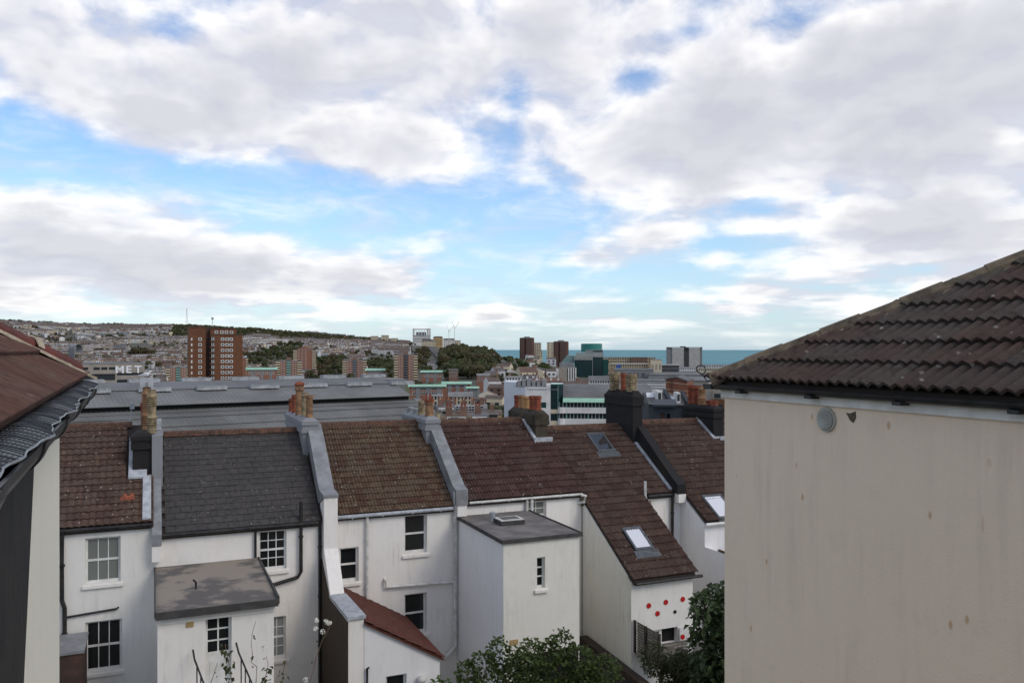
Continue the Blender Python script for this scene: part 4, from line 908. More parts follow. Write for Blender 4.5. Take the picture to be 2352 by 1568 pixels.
tmN = roll_tile('tile', tw, exp, 3, .042, M['tile_near'], .03, .046)
hipn = Vector((-1, -1, 0)).normalized()
tile_field(RH, rr, tmN, (ur0 - .05, vr0 + .12, zr0 - .05 * tp), (0, -1), (1, 0), pr, 28, 11, tw, exp, jit=.012, clip=[((ur0 + .02, vr0, 0), hipn)])
# hip tiles
hd = Vector((1, -1, tp)); hl = hd.length; hd.normalize(); side = Vector((1, 1, 0)).normalized(); hn = hd.cross(side); hn = hn if hn.z > 0 else -hn
mb = MB(); pf = [(-.15, -.10), (-.125, -.01), (-.07, .045), (0, .062), (.07, .045), (.125, -.01), (.15, -.10)]
mb.prism([(a, b_) for a, b_ in pf], 1, 0, .44); hip_me = mb.mesh('hip_tile', M['hipgrey'])
Bm = Matrix((-side if side.cross(hd).dot(hn) < 0 else side, hd, hn)).transposed()
for k in range(12):
    o = link('hip_tile', hip_me, rr); P = Vector((ur0 - .03, vr0 + .03, zr0 + .015)) + hd * (k * .43)
    o.matrix_local = Matrix.Translation(P - RH.org + hn * (.012 * (k % 2))) @ Bm.to_4x4()
mb = MB(); a = Vector((ur0 + .02, vr0 - .02, zr0 - .01))
for k in range(24):
    p0 = a + hd * (k * .215); mb.slab([p0 - side * .16 - hn * .03, p0 + hd * .21 - side * (.15 + .03 * (k % 3)) - hn * .03, p0 + hd * .21 - side * .06 + hn * .03, p0 - side * .06 + hn * .03], hn * .02)
RH.part('hip_mortar', mb, M['hipgrey'], rr)
P = Vector((ur0 - .06, vr0 + .06, zr0 - .03)); out_ = -side.cross(Vector((0, 0, 1))).normalized(); out_ = Vector((-1, 1, 0)).normalized()
pts = [P + hd * .2, P, P + out_ * .05 + Vector((0, 0, .07))] + [P + out_ * (.075 - .055 * math.cos(t) * 1.0) + Vector((0, 0, .13 + .055 * math.sin(t))) for t in [math.pi * (1 - k / 6) * 1.0 for k in range(10)]]
RH.part('hip_iron', MB().tube(pts, .008, 6), M['iron'], rr)
# vent and chipped render
v_, z_ = onU(1900, 963, uR); mb = MB()
def ring_u(mb, u, v, z, r, t, n=28): mb.prism([(v + r * math.cos(2 * math.pi * k / n), z + r * math.sin(2 * math.pi * k / n)) for k in range(n)], 0, u - t, u - .001)
ring_u(mb, uR, v_, z_, .118, .022); ve = RH.part('round_vent', mb, mat('vent_plastic', (0.40, 0.40, 0.34), (0.33, 0.33, 0.28), 6, .5))
mb = MB(); ring_u(mb, uR - .0225, v_, z_, .098, .004); RH.part('vent_face', mb, mat('vent_face', (0.26, 0.27, 0.235), None, 6, .6), ve)
for k in range(11):
    zz = z_ - .085 + k * .017; hw = math.sqrt(max(.0001, .097 ** 2 - (zz - z_) ** 2)); RH.part('vent_louvre', MB().box(uR - .040, uR - .027, v_ - hw, v_ + hw, zz, zz + .007), M['pvc'], ve)
v_, z_ = onU(1957, 957, uR)
RH.part('chipped_render', MB().prism([(v_ + .07, z_ + .035), (v_ + .02, z_ + .03), (v_ - .045, z_ + .055), (v_ - .05, z_ - .005), (v_ - .02, z_ - .055), (v_ + .02, z_ - .035)], 0, uR - .004, uR - .0005), mat('bare_mortar', (0.16, 0.13, 0.085), (0.09, 0.07, 0.05), 40, .95, .6), label='chipped patch of bare mortar')

# ---------------------------------------------------------------- left: cream wall, hipped roof with mortared red hip, meshed gutter
T2 = rad(24.6)                                   # this house stands a touch askew
LH = Thing('neighbour_house', 'near house corner with red mortared hip, ribbed brown tiles and black meshed gutter', 'house', (-3.0, 4.0, GZ), T2)
uL, vLc = -.485, 6.75
LH.part('wall', MB().box(-6.0, uL, -3.0, vLc, GZ, R(-.36)), M['cream'])
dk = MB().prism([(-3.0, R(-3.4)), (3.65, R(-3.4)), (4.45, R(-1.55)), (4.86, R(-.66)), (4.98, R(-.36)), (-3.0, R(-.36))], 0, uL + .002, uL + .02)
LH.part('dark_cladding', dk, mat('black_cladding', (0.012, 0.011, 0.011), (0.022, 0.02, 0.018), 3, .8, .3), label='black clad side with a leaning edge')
LH.part('soffit', MB().box(-6.0, uL + .10, -3.0, vLc + .10, R(-.358), R(-.335)), M['gutblack'])
ul, vl, zl_ = -.36, 6.92, R(-.205); pl_ = rad(31.5); tl = math.tan(pl_)
mb = MB(); n_ = 3.0
mb.slab([(ul - .01, -3.0, zl_ - .02), (ul - .01, vl - .01, zl_ - .02), (ul - n_, vl - n_, zl_ + n_ * tl - .02), (ul - n_, -3.0, zl_ + n_ * tl - .02)], (0, 0, -.09))
mb.slab([(ul - .01, vl - .01, zl_ - .02), (-6, vl - .01, zl_ - .02), (-6, vl - n_, zl_ + n_ * tl - .02), (ul - n_, vl - n_, zl_ + n_ * tl - .02)], (0, 0, -.09)); lr = LH.part('roof', mb, M['deck'])
tmL = roll_tile('tile', .30, .32, 6, .016, M['tile_left'], .035, .042)
tile_field(LH, lr, tmL, (ul + .03, -1.2, zl_ - .02), (0, 1), (-1, 0), pl_, 29, 9, .30, .32, jit=.006, clip=[((ul - .05, vl, 0), Vector((1, -1, 0)).normalized())])
hd = Vector((-1, -1, tl)).normalized(); side = Vector((-1, 1, 0)).normalized(); hn = hd.cross(side); hn = hn if hn.z > 0 else -hn
Bm = Matrix((side if side.cross(hd).dot(hn) > 0 else -side, hd, hn)).transposed()
mb = MB(); pf = [(-.085, -.05), (-.074, .0), (-.045, .034), (0, .048), (.045, .034), (.074, .0), (.085, -.05)]; mb.prism(pf, 1, 0, .40); hm = mb.mesh('hip_tile', M['hipred'])
for k in range(6):
    o = link('hip_tile', hm, lr); o.matrix_local = Matrix.Translation(Vector((ul - .02, vl - .02, zl_ + .075)) + hd * (k * .43) + side * .015 - LH.org) @ Bm.to_4x4()
mb = MB(); a = Vector((ul - .02, vl - .02, zl_ + .0)); random.seed(3)
w0, h0 = .20, .025
for k in range(60):
    p0 = a + hd * (k * .043); w1, h1 = .20 + random.uniform(-.010, .010), .025 + random.uniform(-.010, .012)
    mb.slab([p0 - side * w0 - hn * .02, p0 + hd * .0435 - side * w1 - hn * .02, p0 + hd * .0435 - side * .045 + hn * h1, p0 - side * .045 + hn * h0], hn * .018); w0, h0 = w1, h1
for k in range(4):
    p0 = a + hd * (k * .43 + .40) + side * .015 + hn * .062
    for (sa, ha, sb, hb) in ((-.10, -.01, -.06, .035), (-.06, .035, .0, .062), (.0, .062, .06, .035)):
        mb.slab([p0 + side * sa + hn * ha, p0 + side * sa + hn * ha + hd * .05, p0 + side * sb + hn * hb + hd * .06, p0 + side * sb + hn * hb], hn * .014)
LH.part('hip_mortar', mb, M['mortar'], lr)
random.seed(11)
P = Vector((ul - .06, vl + .02, zl_ + .12)); out_ = Vector((1, 1, 0)).normalized()
mb = MB(); sp = [P + Vector((0, 0, q)) for q in (-.06, 0, .06, .09)] + [P + out_ * (.035 - .035 * math.cos(t)) + Vector((0, 0, .09 + .035 * math.sin(t))) for t in [k * .45 for k in range(1, 11)]]
wv = side * .03
for q0, q1 in zip(sp, sp[1:]): mb.slab([q0 - wv, q0 + wv, q1 + wv, q1 - wv], out_ * .005)
LH.part('hip_iron', mb, M['lead'], lr)
# gutter and leaf guard
gu, gz_ = -.325, R(-.285); gw = .075
arc = [(gu - gw * math.cos(t), gz_ - .085 * math.sin(t)) for t in [math.pi * k / 10 for k in range(11)]]; inn = [(gu + (x - gu) * .9, gz_ + .004 + (z - gz_) * .9) for x, z in reversed(arc)]
gt = LH.part('gutter', MB().prism(arc + inn, 1, .3, vl - .12), M['gutblack'])
for k in range(7): LH.part('gutter_joint', MB().prism([(gu + (x - gu) * 1.1, gz_ + (z - gz_) * 1.1) for x, z in arc], 1, vl - .24 - k * .95, vl - .12 - k * .95), M['gutblack'], gt)
def gsurf(v, s):
    """wavy guard surface: s 0 at the tiles .. 1 at the outer lip"""
    w = .020 * math.sin(v * 5.1) + .012 * math.sin(v * 11.3 + 1) + .008 * math.sin(v * 23)
    return Vector((gu - gw * .95 + s * (gw * 2.1 + .6 * w), v, gz_ + .030 + .016 * math.sin(math.pi * s) * (1 + w * 14) + (.024 * (1 - s))))
mb = MB()
for k in range(130):
    v = .35 + k * .0497; pts = [gsurf(v + .012 * s, s / 6) for s in range(7)]
    mb.tube(pts, .0015 if k % 4 else .0026, 4)
for j in range(17):
    mb.tube([gsurf(.35 + i * .0665, j / 16) + Vector((0, 0, -.002)) for i in range(98)], .0008 if 0 < j < 16 else .004, 4)
LH.part('leaf_guard', mb, mat('guard_plastic', (0.042, 0.043, 0.046), (0.02, 0.02, 0.021), 8, .30, spec=.6), gt)
mb = MB()
for i in range(97):
    for j in range(8): mb.poly([gsurf(.35 + i * .0665, j / 8) - Vector((0, 0, .004)), gsurf(.35 + i * .0665, (j + 1) / 8) - Vector((0, 0, .004)), gsurf(.4165 + i * .0665, (j + 1) / 8) - Vector((0, 0, .004)), gsurf(.4165 + i * .0665, j / 8) - Vector((0, 0, .004))])
LH.part('guard_sheet', mb, M['gutblack'], gt, smooth=True)
random.seed(5)
def onT2(x, y, z):
    t = (z - CZ) * FX / (HY - y); dx = (x - CX) / FX; return t * (math.cos(T2) * dx + math.sin(T2)), t * (math.cos(T2) - math.sin(T2) * dx)
for (x, y, lab, s_) in ((75, 938, 'curled brown dead leaf lying on the gutter mesh nearer the dark cladding', .035), (123, 909, 'small brown dead leaf lying on the gutter mesh nearer the hip corner', .034)):
    q = onT2(x, y, gz_ + .06); c = gsurf(q[1], max(.1, min(.8, (q[0] - gu + gw * .95) / (gw * 2.1)))) + Vector((0, 0, .006)); mb = MB(); ring = []
    for k in range(9):
        t = 2 * math.pi * k / 9; r_ = s_ * (1.0 if k % 2 else .6) * random.uniform(.8, 1.15); ring.append(c + Vector((r_ * math.cos(t) * .8, r_ * math.sin(t) * 1.5, .015 + .018 * math.cos(2 * t) + random.uniform(0, .01))))
    for k in range(9): mb.poly([c, ring[k], ring[(k + 1) % 9]])
    one('dead_leaf', mb, mat('dead_leaf', (0.26, 0.10, 0.03), (0.15, 0.055, 0.02), 30, .7), lab, 'leaf', tuple(c), T2, 'dead leaves in the gutter')

# ================================================================== TOWN AND FAR BUILDINGS
M['brick_or'] = mat('orange_brown_brick', (0.15, 0.064, 0.030), (0.12, 0.051, 0.026), .6, .85)
M['brick_red'] = mat('red_brick', (0.26, 0.122, 0.080), (0.21, 0.098, 0.066), .5, .85)
M['brick_brn'] = mat('brown_brick', (0.105, 0.058, 0.045), (0.085, 0.048, 0.038), .5, .85)
M['brick_dull'] = mat('dull_brick', (0.20, 0.12, 0.085), (0.15, 0.09, 0.07), .5, .85)
M['concrete'] = mat('concrete', (0.31, 0.275, 0.23), (0.25, 0.222, 0.19), .3, .85)
M['stone'] = mat('buff_stone', (0.40, 0.33, 0.22), (0.33, 0.27, 0.18), .4, .85)
M['ochre'] = mat('ochre_render', (0.48, 0.33, 0.15), (0.42, 0.29, 0.14), .4, .85)
M['creamfar'] = mat('cream_concrete', (0.58, 0.50, 0.36), (0.52, 0.45, 0.33), .4, .85)
M['whitefar'] = mat('white_far', (0.66, 0.65, 0.62), (0.56, 0.55, 0.52), .25, .8)
M['greyfar'] = mat('grey_cladding', (0.22, 0.225, 0.225), (0.17, 0.175, 0.175), .3, .7)
M['greyroof'] = mat('grey_roof', (0.24, 0.24, 0.235), (0.18, 0.18, 0.18), .2, .8)
M['slatefar'] = mat('far_slate', (0.085, 0.083, 0.085), (0.115, 0.11, 0.11), .3, .7)
M['tilefar'] = mat('far_tile', (0.125, 0.096, 0.080), (0.10, 0.078, 0.067), .15, .9)
M['copper'] = mat('green_copper', (0.26, 0.46, 0.34), (0.32, 0.52, 0.40), .3, .7)
M['teal'] = mat('teal_panel', (0.24, 0.40, 0.35), (0.20, 0.35, 0.30), .4, .6)
M['balc'] = mat('cream_balcony', (0.60, 0.50, 0.35), (0.54, 0.45, 0.32), .6, .8)
M['farglass'] = glass_mat('far_glass', (0.030, 0.036, 0.040), .12)
M['farglassg'] = glass_mat('green_glass', (0.010, 0.055, 0.050), .10, .6)
M['farglassd'] = glass_mat('dark_teal_glass', (0.008, 0.026, 0.030), .10, .6)
M['zinc'] = mat('zinc_sheet', (0.185, 0.186, 0.182), (0.14, 0.141, 0.138), .12, .75, spec=.15)
M['zinc2'] = mat('zinc_sheet_old', (0.165, 0.166, 0.158), (0.12, 0.121, 0.115), .10, .8, spec=.12)
M['ventlt'] = mat('vent_sheet', (0.38, 0.39, 0.40), (0.24, 0.245, 0.25), .8, .5)
M['navy'] = mat('navy_render', (0.028, 0.034, 0.044), (0.020, 0.025, 0.032), .6, .7)
M['asphalt'] = mat('asphalt', (0.085, 0.082, 0.080), (0.065, 0.063, 0.062), .1, .9)
M['tealcyl'] = glass_mat('teal_cylinder', (0.02, 0.17, 0.15), .2, .5)
M['blue'] = mat('blue_wrap', (0.03, 0.10, 0.32), None, .5, .6)

class Far(Thing):
    """building placed by the photo: x0..x1 is its width at depth Y, faces the eye (plus yaw); local x right, y away, z up, origin at ground"""
    def __init__(s, name, label, cat, x0, x1, Y, yaw=0.0, group=None, zb=None):
        xm = (x0 + x1) / 2; P = W(xm, HY, Y); az = math.atan2(P.x, P.y)
        s.w = (x1 - x0) / FX * Y; s.Y = Y; s.xm = xm; s.zb = ground(P.x, P.y) - 1.0 if zb is None else zb
        s.o = link(name, None); s.org = Vector((0, 0, 0)); s.o.location = (P.x, P.y, s.zb); s.o.rotation_euler = (0, 0, -az + rad(yaw)); s.o['label'] = label; s.o['category'] = cat
        if group: s.o['group'] = group
    def X(s, x): return (x - s.xm) / FX * s.Y
    def Z(s, y): return CZ + (HY - y) / FX * s.Y - s.zb
def grid(T, name, me, xs, zs, y, parent=None):
    for x in xs:
        for z in zs: T.inst(name, me, (x, y, z), parent)
def winmesh(w, h, fm, gm, f=.12):
    mb = MB(); mb.box(-w / 2, w / 2, -.06, .02, 0, h, 0); mb.box(-w / 2 + f, w / 2 - f, -.075, -.058, f, h - f, 1); return mb.mesh('window', [fm, gm])
def joined(xs, zs, w, h, y, fm=0, gm=1, f=.12, frame=True):
    mb = MB()
    for x in xs:
        for z in zs:
            if frame: mb.box(x - w / 2, x + w / 2, y - .06, y + .02, z, z + h, fm)
            mb.box(x - w / 2 + f, x + w / 2 - f, y - .085, y - .055, z + f, z + h - f, gm)
    return mb
lin = lambda a, b, n: [a + (b - a) * k / (n - 1) for k in range(n)] if n > 1 else [(a + b) / 2]

# ---------------------------------------------------------------- railway train shed
TS = rad(36); cS, sS = math.cos(TS), math.sin(TS)
SH = Thing('train_shed', 'long grey corrugated metal train shed roof with rows of ridge vents', 'shed', (48, 185, CZ - 30), TS)
B1 = 176.0
def corr(name, prof, a0, a1, m, pitch=.9, amp=.07, parent=None):
    mb = MB(); n = int((a1 - a0) / (pitch / 4)); rows = []
    for (b, z) in prof:
        row = []
        for k in range(n + 1):
            h = (0, amp, amp, 0)[k % 4]; row.append((a0 + (a1 - a0) * k / n, b, z + h))
        rows.append(row)
    i0 = len(mb.v)
    for r in rows: mb.v += r
    for i in range(len(rows) - 1):
        for k in range(n): mb.f.append((i0 + i * (n + 1) + k, i0 + i * (n + 1) + k + 1, i0 + (i + 1) * (n + 1) + k + 1, i0 + (i + 1) * (n + 1) + k)); mb.m.append(0)
    return SH.part(name, mb, m, parent, recalc=False)
top = SH.part('gable_wall', MB().prism([(B1 - 22, CZ - 32), (B1 - 22, CZ - 20.5), (B1 - 13, CZ - 16.8), (B1 - 6, CZ - 13.8), (B1, CZ - 12.4), (B1, CZ - 11.2), (B1 + 8, CZ - 8.8), (B1 + 20, CZ - 7.6), (B1 + 32, CZ - 8.8), (B1 + 40, CZ - 11.2), (B1 + 40, CZ - 32)], 0, -40, 96.5), M['zinc2'])
corr('upper_roof', [(B1 - .6, CZ - 11.15), (B1 + 8, CZ - 8.55)], -40, 97.4, M['zinc'])
corr('crown_roof', [(B1 + 7.6, CZ - 8.5), (B1 + 14, CZ - 7.6), (B1 + 20, CZ - 7.3), (B1 + 26, CZ - 7.6), (B1 + 33, CZ - 8.7), (B1 + 40.5, CZ - 11.1)], -40, 96.8, mat('zinc_light', (0.17, 0.172, 0.174), (0.135, 0.137, 0.138), .12, .75, spec=.15))
LP = [(0.5, -12.1), (-6, -13.45), (-13, -16.4), (-19, -19.2), (-22.5, -20.9)]
segs = []
for (b0, z0), (b1, z1) in zip(LP, LP[1:]):
    for k in range(2): segs.append(((b0 + (b1 - b0) * k / 2, z0 + (z1 - z0) * k / 2), (b0 + (b1 - b0) * (k + 1) / 2, z0 + (z1 - z0) * (k + 1) / 2)))
for k, ((b0, z0), (b1, z1)) in enumerate(segs): corr('roof_sheet_row', [(B1 + b0 + .25, CZ + z0 + .02), (B1 + b1, CZ + z1 + .07)], -40, 98.6, M['zinc2'])
SH.part('eave_shade_strip', MB().box(-40, 97, B1 - .02, B1 - .01, CZ - 12.4, CZ - 11.2), M['dark'])  # near-black strip painted in for the shade under the upper eave
SH.part('verge_flashing', MB().slab([(98.4, B1 + .5, CZ - 11.9), (100.4, B1 + .5, CZ - 12.1), (100.4, B1 - 22.5, CZ - 20.9), (98.4, B1 - 22.5, CZ - 20.7)], (0, 0, .14)), M['zinc'])
SH.part('roof_edge', MB().tube([(-40, B1 - .7, CZ - 11.15), (97.5, B1 - .7, CZ - 11.15)], .14, 6), M['zinc'])
mb = MB(); mb.box(-3.2, 3.2, -.9, .9, 0, .75)
for k in range(16): mb.box(-3.15 + k * .4, -2.95 + k * .4, -.98, .98, .76, .86)
vm = mb.mesh('roof_vent', M['ventlt'])
for k in range(9): SH.inst('roof_vent', vm, (22 + k * 11.2 - 14, B1 + 20, CZ - 7.32))
for k in range(10): SH.inst('roof_vent', vm, (16.5 + k * 11.6 - 22, B1 + 7.0, CZ - 8.75))
sd2 = one('station_canopy', MB().box(-13, 13, 0, 18, 0, 14).box(-13.6, 13.6, -.6, 18.6, 14, 14.6), [M['zinc']], 'low grey shed roof beyond the far end of the train shed', 'shed', (0, 0, 0)); sd2.location = (*W(840, 880, 268).xy, W(840, 872, 268).z - 14.6); sd2.rotation_euler = (0, 0, rad(20))

# ---------------------------------------------------------------- office block with MET letters
T = Far('college_block', 'grey concrete college block with white MET letters on its side', 'building', 60, 320, 350)
H = T.Z(835.5); hw = T.w / 2
holes = [(T.X(x0), T.X(x1), T.Z(850), T.Z(843.5)) for x0, x1 in [(k, k + 13) for k in (124, 140, 156, 172, 188, 196 + 16, 228, 244)] if x1 < 259]
holes += [(T.X(128), T.X(257), T.Z(874), T.Z(859)), (T.X(261), T.X(318), T.Z(863), T.Z(857)), (T.X(261), T.X(318), T.Z(881), T.Z(873))]
T.part('wall', MB().wall(-hw, hw, 0, H, 0, .5, holes).box(-hw, hw, .6, 16, 0, H - .4), M['concrete'])
for h in holes: T.part('window', MB().box(h[0], h[1], .45, .52, h[2], h[3]), M['farglass'])
T.part('roof_edge', MB().box(-hw - .2, hw + .2, -.2, 16.2, H, H + .35), M['greyfar'])
def letters(T, body, size, x, z, y, m, bold=0.0, name='letter', depth=.15):
    cu = bpy.data.curves.new('letters', 'FONT'); cu.body = body; cu.size = size; cu.extrude = depth; cu.offset = bold; cu.space_character = 1.08
    tmp = bpy.data.objects.new('tmp', cu); COL.objects.link(tmp); bpy.context.view_layer.update()
    me = bpy.data.meshes.new_from_object(tmp.evaluated_get(bpy.context.evaluated_depsgraph_get())); bpy.data.objects.remove(tmp); me.materials.clear(); me.materials.append(m)
    o = link(name, me, T.o); o.location = Vector((x, y, z)) ; o.rotation_euler = (rad(90), 0, 0); return o
for ch_, x in (('M', 257), ('E', 279.5), ('T', 298.5)):
    o = letters(T, ch_, 4.3, T.X(x), T.Z(857), -.12, mat('white_letter', (0.80, 0.80, 0.80), None, 1, .5), .11); o.scale = (1.08, 1.0, 1)

# ---------------------------------------------------------------- big orange brown tower block
T = Far('tower_block', 'tall orange brown brick tower block with white framed windows', 'building', 438, 554, 402, 4)
Z = T.Z; X = T.X
T.part('left_wing', MB().box(X(438), X(474), 0, 16, 0, Z(752.5)), M['brick_or']); T.part('recess', MB().box(X(474), X(484), 3.0, 15, 0, Z(753)), M['brick_brn'])
T.part('right_wing', MB().box(X(484), X(554), -1.0, 14, 0, Z(769)).box(X(484), X(541), .2, 13, Z(769), Z(755)), M['brick_or'])
T.part('parapet', MB().box(X(437.5), X(474.3), -.2, 16.2, Z(752.5), Z(751)).box(X(483.6), X(554.4), -1.2, -.9, Z(769), Z(767.6)).box(X(484), X(541), 0, 13, Z(755), Z(753.5)), M['brick_brn'])
wm = winmesh(1.55, 1.4, M['whitefar'], M['farglass'], .28); wl = winmesh(1.55, 1.4, M['whitefar'], M['farglass'], .28); sl = MB().box(-.3, .3, -.06, .02, 0, 1.3).mesh('slit_window', M['whitefar'])
fl = [Z(788.5 + k * 12.78 - 10) - .75 for k in range(12)]; fl = [z for z in fl if z > 1]
grid(T, 'window', wm, [X(510), X(520), X(529)], fl, -1.02); grid(T, 'window', wl, [X(462)], fl, -.02); grid(T, 'slit_window', sl, [X(444)], fl, -.02)
grid(T, 'window', wm, [X(497), X(509), X(519), X(530)], [Z(763.5) - .5], .18)
bm_ = MB(); bm_.box(-1.2, 1.2, -.5, .02, 0, .35, 0); bm_.box(-1.1, 1.1, -.05, .01, .4, 2.3, 1); bm_.box(-.25, .05, -.07, .0, .5, 2.2, 2); bm_.box(.6, .9, -.07, .0, .5, 2.2, 2); bme = bm_.mesh('balcony', [M['brick_or'], M['dark'], M['whitefar']])
grid(T, 'balcony', bme, [X(487.5)], [z - .6 for z in fl], -1.02)
T.part('drain_stripe', MB().box(X(524.3), X(525), -1.12, -1.0, 0, Z(769)), M['brick_brn']); T.part('roof_hut', MB().box(X(460), X(466), 5, 9, Z(752.4), Z(747)), M['brick_or'])

# ---------------------------------------------------------------- point blocks with cream balconies
def point_block(x0, x1, ytop, Y, mid, label, ph=True, gable=False, wide=1.0):
    T = Far('point_block', label, 'building', x0, x1, Y, group='red brick point blocks with cream balconies')
    w = T.w; h = T.Z(ytop); u = w / 2
    T.part('wall', MB().box(-u, u, 0, 15, 0, h), M['brick_red']); T.part('roof_edge', MB().box(-u - .3, u + .3, -.3, 15.3, h, h + .5), M['greyfar'])
    n = int(h / 2.55); zs = [h - 2.55 * (k + 1) + .3 for k in range(n)]
    b1 = MB(); b1.box(-.085 * w, .085 * w, -.9, .01, 0, 1.25, 0); b1.box(-.08 * w, .08 * w, -.05, .0, 1.3, 2.45, 1); be = b1.mesh('balcony', [M['balc'], M['dark']])
    grid(T, 'balcony', be, [-.5 * w + .09 * w, .5 * w - .09 * w], zs, -.01)
    if mid: 
        c1 = MB(); c1.box(-.09 * w, .09 * w, -.25, .0, 0, 1.3, 0); c1.box(-.09 * w, .09 * w, -.12, .0, 1.3, 2.55, 1); ce = c1.mesh('stair_panel', [M[mid], M['farglass']]); grid(T, 'stair_panel', ce, [0], zs, -.01)
    wm_ = winmesh(.05 * w, 1.2, M['whitefar'], M['farglass'], .2)
    xs = [-.27 * w, -.17 * w, .17 * w, .27 * w] if mid else [-.25 * w, -.1 * w, .05 * w]
    grid(T, 'window', wm_, xs, [z + .9 for z in zs], -.01)
    if ph: T.part('roof_hut', MB().box(-.09 * w, .09 * w, 3, 9, h + .5, h + 3.6), M['brick_dull'])
    if gable: T.part('gable', MB().prism([(-.3 * w, h + .5), (.35 * w, h + .5), (0, h + 4.6)], 1, 1, 12), M['brick_red'])
    return T
point_block(383, 436, 844, 850, 'teal', 'brick point block with teal stair panels half hidden by the tall orange brown tower', False)
point_block(540, 569, 822, 900, None, 'brick point block peeping out from behind the tall orange brown tower', False)
point_block(634, 692, 828, 880, 'teal', 'brick point block with bright teal stair panels and cream balconies')
point_block(674, 725, 803, 1000, None, 'plain brick tower with a small gable rising behind the teal panelled block', False, True)
point_block(787, 842, 827, 900, 'greyfar', 'brick point block with grey stair strip among dark trees')
point_block(905, 959, 814, 830, 'slatefar', 'tall brick point block with dark slate coloured stair strip beside the grass slope')

# ---------------------------------------------------------------- long low blocks with green copper roofs
def low_block(x0, x1, yt, yr, yb, Y, label, cols=14):
    T = Far('low_block', label, 'building', x0, x1, Y, group='low brick blocks with green copper roofs')
    u = T.w / 2; h = T.Z(yr)
    T.part('wall', MB().box(-u, u, 0, 9, 0, h), M['brick_red'])
    T.part('roof', MB().prism([(-1.2, h), (10, h), (10, h + .4), (4.5, T.Z(yt)), (-1.2, h + .4)], 0, -u - 1, u + 1), M['copper'])
    hf = 2.7; n = max(1, int((T.Z(yr) - T.Z(yb)) / hf)); zs = [h - hf * (k + 1) + .5 for k in range(n)]
    wm_ = winmesh(1.6, 1.5, M['whitefar'], M['farglass'], .2)
    grid(T, 'window', wm_, lin(-u + 2.5, u - 2.5, cols), zs, -.01)
    for k in range(3): T.part('stair_bay', MB().box(-u + (k + .6) * T.w / 3.4, -u + (k + .6) * T.w / 3.4 + 2.6, -.25, .0, 0, h - .3), M['greyfar'])
low_block(568, 634, 844, 849, 866, 860, 'low brick block with green roof beside the teal panelled tower')
low_block(841, 883, 846, 851, 866, 840, 'low brick block with green roof between two brick towers', 9)
low_block(968, 1029, 850.5, 855, 870, 800, 'low brick block with green roof above the grass slope', 12)
low_block(941, 1022, 883, 888, 910, 520, 'low brick block with bright green roof at the end of the train shed', 14)
low_block(1017, 1080, 876.5, 882, 900, 540, 'low brick block with bright green roof stepping behind the first one', 12)
low_block(1074, 1097, 888, 892, 900, 500, 'small pale block with green roof below the brick flats', 5)

# ---------------------------------------------------------------- generic blocks
def block(name, label, x0, x1, yt, yb, Y, wall, floors, cols, yaw=0, depth=14, roof='greyroof', gm='farglass', fm='whitefar', group=None, frame=False, pent=None, strip=False, wf=.6, hf=.5, zb=None, ytr=None):
    T = Far(name, label, 'building', x0, x1, Y, yaw, group, zb)
    u = T.w / 2; h = T.Z(yt)
    T.part('wall', MB().box(-u, u, 0, depth, 0, h), M[wall]); T.part('roof', MB().box(-u - .25, u + .25, -.25, depth + .25, h, h + .5), M[roof])
    fh = (T.Z(yt) - T.Z(yb)) / floors; zs = [h - fh * (k + 1) + fh * .25 for k in range(floors)]; zs = [z for z in zs if z > 0]
    cw = T.w / cols
    px = cw * wf / Y * FX * 1.74
    if strip:
        for z in zs: T.part('window_band', MB().box(-u + .5, u - .5, -.08, .0, z, z + fh * hf), M[gm])
    elif px >= 9 and cols * len(zs) <= 160:
        me = winmesh(cw * wf, fh * hf, M[fm], M[gm], .15 if frame else .0); grid(T, 'window', me, [-u + cw * (k + .5) for k in range(cols)], zs, -.01)
    else:
        o = T.part('windows', joined([-u + cw * (k + .5) for k in range(cols)], zs, cw * wf, fh * hf, 0, f=.15 if frame else .02, frame=frame), [M[fm], M[gm]], kind='stuff')
    if pent: T.part('roof_hut', MB().box(pent[0] * T.w, pent[1] * T.w, 2, depth - 2, h + .5, T.Z(pent[2])), M[pent[3]])
    return T
# hilltop hospital group
T = block('hospital_tower', 'white hilltop tower with an open framed top', 948, 989, 770, 786, 1700, 'whitefar', 5, 12, depth=25, wf=.95, hf=.4)
u = T.w / 2; mb = MB()
for x in lin(-u + .5, u - 1.5, 7): mb.box(x, x + 1, 0, 1, T.Z(770), T.Z(757))
mb.box(-u, u, 0, 1.5, T.Z(757), T.Z(754.6)); mb.box(-u, u, 23, 25, T.Z(757), T.Z(754.6)); mb.box(-u, -u + 4, 0, 25, T.Z(770), T.Z(754.6)); mb.box(u - 8, u, 0, 25, T.Z(770), T.Z(755)); mb.box(-u * .6, u * .5, 6, 18, T.Z(770), T.Z(762)); T.part('open_frame', mb, M['whitefar'])
T.part('plant_room', MB().box(-u * .55, u * .45, 4, 5.9, T.Z(770), T.Z(763)), M['greyfar'])
block('hospital_wing', 'pale cream hospital wing with grey roof below the open framed tower', 968, 1001, 783, 798, 1650, 'creamfar', 3, 10, roof='slatefar', pent=(-.45, .3, 779, 'slatefar'))
block('hospital_block', 'tan brick hospital block with dark roof beside the cream wing', 995, 1017, 774, 793, 1690, 'ochre', 4, 6, roof='slatefar', pent=(-.4, .4, 772, 'slatefar'))
block('hospital_block', 'white hospital block with brown window columns on the hilltop', 1018, 1045, 780, 798.5, 1640, 'whitefar', 5, 6, gm='brick_dull', pent=(-.48, .45, 777, 'slatefar'))
block('hospital_block', 'pale end block stepping down to the trees', 1045, 1058, 782, 798, 1660, 'creamfar', 4, 3)
